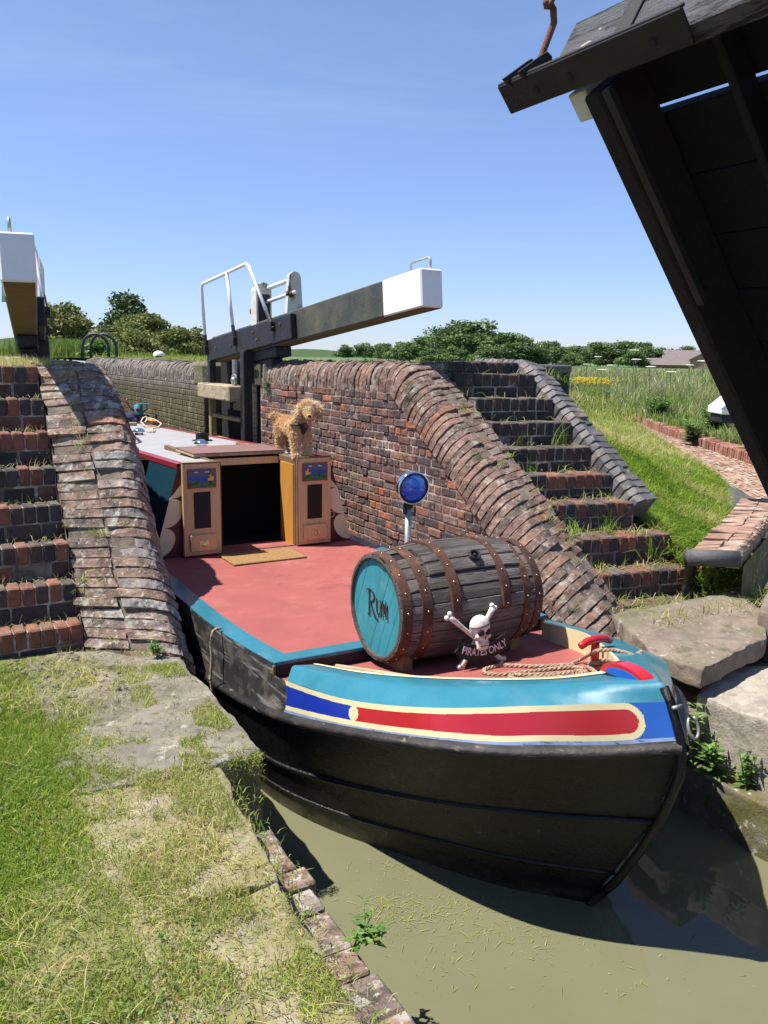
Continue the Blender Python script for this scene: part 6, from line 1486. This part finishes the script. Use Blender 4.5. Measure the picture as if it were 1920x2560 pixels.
dr = N*.75+np.array([0, 0, -.55])+cl_*.75+rng.normal(0, .30, (n, 3)); dr = np.where((P[:, 2] > 1.35)[:, None], N*.9+cl_*.9+rng.normal(0, .3, (n, 3)), dr); dr /= np.linalg.norm(dr, axis=1)[:, None]
sdv = np.cross(dr, rng.normal(0, 1, (n, 3))); sdv /= np.linalg.norm(sdv, axis=1)[:, None]; wv = rng.uniform(.0011, .0023, n)[:, None]
crl = cl_[:, ::-1]*ln[:, None]*1.1
V = np.stack([P-sdv*wv, P+sdv*wv, P+dr*ln[:, None]*.6+sdv*wv*.8, P+dr*ln[:, None]*.6-sdv*wv*.8, P+dr*ln[:, None]+crl*.6+sdv*wv*.15, P+dr*ln[:, None]+crl*.6-sdv*wv*.15], 1).reshape(-1, 3)
b = (np.arange(n)*6)[:, None]; Fa = np.concatenate([b+[[0, 1, 2, 3]], b+[[3, 2, 4, 5]]], 1).reshape(-1, 4)
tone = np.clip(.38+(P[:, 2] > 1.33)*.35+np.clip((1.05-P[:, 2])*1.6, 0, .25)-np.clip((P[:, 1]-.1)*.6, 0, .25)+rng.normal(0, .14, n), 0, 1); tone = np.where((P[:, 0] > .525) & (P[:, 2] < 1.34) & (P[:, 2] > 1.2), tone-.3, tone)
fast('fur', V, Fa, M['fur'], np.repeat(np.clip(tone, 0, 1), 2), dog)
mb = MB(); mb.ball(hp_(0, .133, -.018), .017, .014, .013, n=10); mb.build('nose', M['black'], dog, smooth=True)
for x in (-.027, .027):
    mb = MB(); mb.ball(hp_(x, .062, .014), .0115, n=10); mb.build('eye', M['black'], dog, smooth=True)
mb = MB(); rows = [[hp_(dx*wd, f_, u_) for dx in (-1, -.4, .4, 1)] for f_, u_, wd in ((.09, -.052, .012), (.112, -.060, .016), (.118, -.080, .018), (.117, -.100, .016), (.113, -.114, .008))]
mb.grid(rows); mb.build('tongue', M['tongue'], dog, smooth=True, solid=.004)
mb = MB(); pl_ = [(-.055, .05), (.055, .05), (.030, .0), (.012, -.055), (-.012, -.055), (-.030, .0)]; mb.prism([(a*.85, b*.8) for a, b in pl_], ((.427, -.028, 1.165), (1, 0, 0), (0, -.25, 1), (0, 1, 0)), .02)
mb.tube([(.427+.092*math.cos(t), .055+.10*math.sin(t)*.9, 1.215+.012*math.cos(t)) for t in np.linspace(math.pi, 2*math.pi, 16)], .009, 6)
mb.build('harness', M['black'], dog)

# ============================================================ LOCK GATES
def gate(sg, label, E, Hh, white_len):
    """sg: +1 right bank, -1 left; E = canal side bottom corner at the free end, Hh = same at the mitre end"""
    E, Hh = np.array(E, float), np.array(Hh, float); g = thing('lock_gate', label, 'lock gate', tuple((E+Hh)/2*[1, 1, 0]+[0, 0, 1.7]))
    v = Hh-E; L = np.linalg.norm(v); v /= L; u = np.array([sg, 0, 0.]); u -= v*(u@v); u /= np.linalg.norm(u); n_ = np.cross(v, u)*(-sg); n_ = n_ if n_[2] > 0 else -n_
    fr = (E, u, v, n_); mb = MB(); H, W = .325, .225
    mb.box((0, white_len, 0), (W, L, H), 0, ch=.012, fr=fr); bm = mb.build('balance_beam', M['beam_black'], g)
    mb = MB(); mb.box((.012, .02, -.004), (W-.012, L, .006), fr=fr); mb.build('beam_underside', M['beam_under'], bm)
    mb = MB(); mb.box((-.002, 0, .0), (W+.002, white_len, H+.002), ch=.012, fr=fr); mb.build('white_end', M['gate_white'], bm)
    P = lambda a, b, c: E+u*a+v*b+n_*c
    mb = MB(); q = white_len*.35; mb.tube([P(.15, q-.15, H), P(.15, q-.15, H+.10), P(.15, q-.13, H+.115), P(.15, q+.13, H+.115), P(.15, q+.15, H+.10), P(.15, q+.15, H)], .011, 8); mb.build('grip_handle', M['steel'], bm, smooth=True)
    # bolted side timber over the leaf
    b0 = L-2.52; mb = MB(); mb.box((-.075, b0, .01), (-.002, L+.02, .285), ch=.01, fr=fr); st = mb.build('side_timber', M['gate_black'], g)
    mb = MB()
    for b, c in ((b0+.25, .2), (b0+.9, .1), (b0+1.0, .2), (b0+1.7, .12), (b0+2.2, .15)): mb.lathe([(0, .016), (.012, .014), (.012, 0)], P(-.076, b, c), -u, 8)
    mb.build('bolt', M['rust'], st)
    # handrail
    fa, fb, fm = P(-.095, L-.02, .16), P(-.095, b0+.42, .20), P(-.095, L-1.0, .16)
    ta, tb = fa+np.array([-.02*sg, .08, .84]), fb+np.array([-.0, .74, .74]); tm = fm*.0+ta*.42+tb*.58
    mb = MB(); mb.tube([fa+(ta-fa)*.22, ta-(ta-fa)*.06, ta+(tb-ta)*.03, tb-(tb-ta)*.03, tb+(fb-tb)*.06, fb+(tb-fb)*.18], .0215, 8); mb.tube([fm+(tm-fm)*.22, tm], .0215, 8); hr = mb.build('handrail', M['gate_white'], g, smooth=True)
    for f_, t_ in ((fa, ta), (fb, tb), (fm, tm)): mb = MB(); mb.tube([f_-(t_-f_)*.04, f_+(t_-f_)*.225], .024, 8); mb.box(f_-[.03, .03, .06], f_+[.03, .03, .05], ch=.006); mb.build('rail_foot', M['gate_black'], hr)
    # paddle gear: rack post with rounded top, spindle bearing board, spindles
    def board(b, w, h, th, mat, nm, taper=0, a0=.05, z0=None):
        pl_ = [(-w/2-taper, 0), (w/2+taper, 0), (w/2, h-w/2)] + [(w/2*math.cos(t), h-w/2+w/2*math.sin(t)) for t in np.linspace(.2, math.pi-.2, 9)] + [(-w/2, h-w/2)]
        mb = MB(); mb.prism(pl_, (P(a0, b, H-.03), u, (0, 0, 1), v), th); return mb.build(nm, M[mat], g, bevel=.004)
    rk = board(b0+1.05, .20, .50, .16, 'old_white', 'rack_post', 0, .10); mb = MB(); mb.prism([(-.075, 0), (.075, 0), (.075, .36), (-.075, .36)], (P(.10, b0+1.05, H-.03), u, (0, 0, 1), v), -.006); mb.build('rack_cover', M['gate_black'], rk)
    board(b0+.42, .15, .52, .07, 'old_white', 'bearing_board', .03, .20)
    mb = MB(); mb.tube([P(.17, b0+.46, H+.40), P(.15, b0+1.06, H+.40)], .026, 10); mb.tube([P(.15, b0+.30, H+.24), P(.13, b0+1.06, H+.24)], .022, 10); sp = mb.build('spindle', M['gate_white'], g, smooth=True)
    mb = MB(); mb.lathe([(0, .05), (.05, .05), (.05, .03), (.12, .022), (.12, 0)], P(.15, b0+.44, H+.24), -v, 9); mb.build('spindle_end', M['rust'], sp)
    mb = MB(); mb.lathe([(0, .035), (.05, .035), (.05, .0)], P(.05, b0+1.2, H+.15), -u, 10); mb.build('rack_pinion', M['rust'], rk)
    # under the beam: anchor block and collar
    mb = MB(); mb.box((.0, b0+.55, -.12), (.20, b0+1.3, -.008), ch=.01, fr=fr); mb.box((.03, b0+.75, -.26), (.18, b0+1.2, -.12), ch=.01, fr=fr); mb.build('pivot_block', M['gate_black'], g)
    # leaf: heel and mitre posts, rails, planking
    xp = lambda b: P(-.04, b, 0)
    h0, m0 = xp(L-1.22), xp(L-.05); zt = [P(0, b, 0)[2] for b in (L-1.22, L-.05)]
    def post(c, w, z0, z1, mat, nm): mb = MB(); mb.box((c[0]-w/2, c[1]-w/2, z0), (c[0]+w/2, c[1]+w/2, z1), ch=.008); return mb.build(nm, M[mat], g)
    post(h0, .13, -.8, zt[0]+.02, 'gate_black', 'heel_post'); post(m0, .09, 1.40, zt[1]+.02, 'gate_black', 'mitre_post'); post(m0+[0, .0, 0], .085, -.8, 1.24, 'green_timber', 'mitre_post')
    mb = MB(); x0 = (h0[0]+m0[0])/2
    lo_, hi_ = sorted([x0+sg*.20, x0+sg*.24]); mb.box((lo_, h0[1], -.8), (hi_, m0[1]+.3, 1.72)); mb.build('planking_shade', M['void'], g)  # black sheet set back behind the rails stands in for the opening's shade
    mb = MB(); lo_, hi_ = sorted([x0-sg*.19, x0+sg*.05]); mb.box((lo_, h0[1]+.05, 1.235), (hi_, m0[1]+.13, 1.425), ch=.015); mb.build('middle_rail', M['grey_wood'], g)
    mb = MB(); lo_, hi_ = sorted([x0-sg*.05, x0+sg*.04]); mb.box((lo_, h0[1]+.06, .98), (hi_, m0[1]-.04, 1.02)); mb.box((lo_, h0[1]+.06, .62), (hi_, m0[1]-.04, .72)); mb.build('lower_rail', M['green_timber'], g)
    mb = MB(); c = np.array([x0-sg*.02, h0[1]+.25, 0]); mb.tube([c+[0, 0, 1.50], c+[0, 0, 1.74]], .045, 12); mb.lathe([(0, .075), (.03, .075), (.03, .04), (.05, .03), (.05, 0)], c+[-.03*sg, -.06, 1.49], (-sg, 0, 0), 16); mb.build('paddle_rod', M['steel'], g, smooth=False)
gate(1, 'open right lock gate, long black balance beam with white tip over the brick coping', (1.30, -.53, 2.225), (1.06, 4.33, 1.70), .62)
gate(-1, 'left lock gate, its big white beam end looming over the left steps', (-1.755, -.50, 2.262), (-1.13, 4.33, 1.78), .66)
# wooden posts of the gate recess beside the plate
mb = MB(); mb.box((WX-.03, 3.02, -.7), (WX+.03, 3.10, 1.46), ch=.006); tag(mb.build('recess_post', M['grey_wood']), 'weathered timber post against the wall below the date plate', 'post')

# ============================================================ RAISED LIFT BRIDGE
br = thing('lift_bridge', 'raised black timber lift bridge seen from below at the upper right', 'bridge', (1.2, -5.4, .35))
Lv, Yv, Nv = np.array([.63, 0, -.7766]), np.array([0, -1., 0]), np.array([.7766, 0, .63]); P0 = np.array([-.70, -4.60, 2.652])
frb = (P0, Lv, Yv, Nv)
BP = lambda a, b, c: P0+Lv*a+Yv*b+Nv*c
def bbox(nm, lo, hi, mat, ch=.006, parent=None, lbl=None):
    mb = MB(); mb.box(lo, hi, ch=ch, fr=frb); o = mb.build(nm, M[mat], parent or br)
    if lbl: o['label'] = lbl
    return o
LEN = 3.05
sb = bbox('side_beam', (.05, 0, 0), (LEN, .075, .22), 'bridge_wood', .01)
mb = MB(); mb.box((.05, .085, -.002), (.85, .115, .03), ch=.004, fr=frb); mb.build('steel_angle', M['bridge_steel'], sb)
mb = MB()
for a in (.12, .52, 1.1): mb.lathe([(0, .016), (.03, .014), (.03, 0)], BP(a, -.0, .06), (0, 1, 0), 8)
mb.build('bolt', M['bridge_steel'], sb)
bbox('joist', (.0, .40, .13), (LEN, .43, .22), 'bridge_black'); bbox('joist', (.0, .90, .02), (LEN, .98, .22), 'bridge_wood'); bbox('joist', (.0, 1.24, .08), (LEN, 1.28, .22), 'bridge_black'); bbox('joist', (.0, 1.75, .0), (LEN, 1.9, .22), 'bridge_wood')
a = .015; k = 0
while a < LEN:
    wd_ = .232; g = .005 if k else .0265
    dz = random.gauss(0, .003); bbox('deck_plank', (a, -.03, .221+dz), (min(a+wd_-g, LEN), 2.1, .285+dz), 'bridge_black', .004); a += wd_; k += 1
Wv = np.array([.5, 0, .866]); Tv = np.array([.866, 0, -.5]); fre = (BP(-.035, 0, .012), Tv, Yv, Wv)
mb = MB(); mb.box((0, -.13, 0), (.07, 2.1, .235), ch=.006, fr=fre); et = mb.build('end_board', M['bridge_peel'], br)
mb = MB(); mb.box((-.008, .13, .0), (0, .20, .24), ch=.002, fr=fre); mb.build('steel_strip', M['bridge_steel'], et)
mb = MB(); mb.tube([*[fre[0]+Tv*q[0]+Yv*q[1]+Wv*q[2] for q in ((-.0, .46, .20), (-.05, .47, .20), (-.06, .50, .15), (-.04, .52, .11), (0, .52, .11))]], .012, 8); mb.build('iron_hook', M['bridge_steel'], et, smooth=True)
ch_ = bbox('steel_channel', (-.085, -.33, -.006), (.015, .46, .010), 'bridge_steel', .003); 
mb = MB(); mb.box((-.090, -.33, .0), (-.080, .46, .020), ch=.002, fr=frb); mb.box((-.085, -.335, .0), (.015, -.325, .03), ch=.002, fr=frb); mb.build('channel_lip', M['bridge_steel'], ch_)
for b in (-.16, .0, .34): mb = MB(); mb.lathe([(0, .014), (.004, .013), (.004, 0)], BP(-.03, b, -.006), -Nv, 10); mb.build('bolt_hole', M['black'], ch_)
for b in (-.27, -.19):
    mb = MB(); mb.prism([(-.09, .01), (.03, .01), (.015, .11), (-.005, .14), (-.03, .14), (-.045, .11)], (BP(-.02, b, 0), Tv, Wv, Yv), .012); mb.build('lug_plate', M['bridge_steel'], ch_, bevel=.002)
bbox('packing_block', (.035, -.085, .03), (.13, -.005, .20), 'old_white', .004)
mb = MB(); mb.tube([BP(.08, .92, -.02), BP(.08, .98, -.02)], .015, 10); mb.tube([BP(.08, .905, -.02), BP(.08, .925, -.02)], .024, 6); mb.build('pivot_bolt', M['rust'], br)
# abutment and hinge on the right bank (outside the frame)
mb = MB(); mb.box((1.15, -6.8, -1.0), (2.4, -4.55, .25), ch=.03); mb.build('abutment', M['stone'], br)
# chain from the lugs up to the (unseen) overhead beam
chn = thing('chain', 'rusty lifting chain with a long shackle at the bridge tip', 'chain', tuple(BP(-.03, -.23, .1)))
a0 = BP(-.03, -.225, 0)+Wv*.11; dr_ = Vector((.33, -.05, .94)).normalized(); s1 = Vector(dr_.cross(Vector((0, 1, 0)))).normalized(); s2 = dr_.cross(s1)
mb = MB(); a0v = Vector(a0); mb.tube([a0v-s1*.0, a0v+dr_*.03+s1*.004, a0v+dr_*.15, a0v+dr_*.185+s1*.02, a0v+dr_*.195+s1*.045, a0v+dr_*.185+s1*.06], [.011, .0115, .0115, .012, .012, .011], 10); mb.build('long_shackle', M['rust'], chn, smooth=True)
for k in range(9):
    c = a0v+dr_*(.212+.050*k)+s1*.045; q = s1 if k % 2 else s2; mb = MB()
    mb.tube([c+dr_*(.034*math.cos(t))+q*(.020*math.sin(t)) for t in np.linspace(0, 6.283, 15)[:-1]], .0085, 8, closed=True); mb.build('chain_link', M['rust'], chn, smooth=True)

# ============================================================ SMALL THINGS AROUND THE LOCK
def arch(p, r, h, label):
    g = thing('metal_arch', label, 'arch', tuple(p)); rt = np.array([math.cos(YAW), -math.sin(YAW), 0]); fw = np.array([math.sin(YAW), math.cos(YAW), 0])
    for d in (-.10, .10):
        q = p+fw*d+rt*d*.6; mb = MB(); pts = [q+rt*-r, q+rt*-r+[0, 0, h-r]]+[q+rt*(-r*math.cos(t))+np.array([0, 0, h-r+r*math.sin(t)]) for t in np.linspace(.15, math.pi-.15, 12)]+[q+rt*r+[0, 0, h-r], q+rt*r]
        mb.tube(pts, .035, 8); mb.build('hoop', M['hoop_green'], g, smooth=True)
    return g
p = at_dist(250, 900, 21); p[2] = UP; arch(p, .30, .56, 'dark green metal arch standing on the grass at the far lock side')
def bollard(u, v, d, label, s=1):
    p = at_dist(u, v, d); p[2] = UP; g = thing('bollard', label, 'bollard', tuple(p), 'lock side bollards')
    mb = MB(); mb.lathe([(0, .13*s), (.10*s, .10*s), (.16*s, .11*s), (.16*s, 0)], p, (0, 0, 1), 16); mb.build('base', M['gate_black'], g, smooth=True)
    mb = MB(); mb.lathe([(.15*s, .19*s), (.20*s, .19*s), (.27*s, .15*s), (.31*s, .08*s), (.32*s, 0)], p, (0, 0, 1), 18); mb.build('cap', M['gate_white'], g, smooth=True)
bollard(397, 893, 19, 'white domed mooring bollard in the open grass beyond the lock', .62); bollard(272, 890, 24, 'white domed mooring bollard half hidden behind the green arch', .62)
p = at_dist(1800, 1030, 8.6); fw = np.array([math.sin(YAW), math.cos(YAW), 0]); rt = np.array([math.cos(YAW), -math.sin(YAW), 0])
wpz = thing('timber_post', 'white topped black timber end half hidden behind the raised bridge', 'timber', (p[0], p[1], .3)); 
mb = MB(); mb.box((-.01, -.08, -.10), (1.3, .22, -.02), ch=.012, fr=(p, rt, fw, (0, 0, 1))); mb.box((.7, .0, -.95), (.9, .2, -.1), ch=.015, fr=(p, rt, fw, (0, 0, 1))); mb.build('shaft', M['gate_black'], wpz)
mb = MB(); mb.box((-.03, -.10, -.02), (1.3, .24, .04), ch=.01, fr=(p, rt, fw, (0, 0, 1))); mb.prism([(-.03, .04), (1.3, .04), (1.2, .15), (.10, .15)], (p+fw*-.10, rt, (0, 0, 1), fw), .34); mb.build('white_cap', M['gate_white'], wpz)
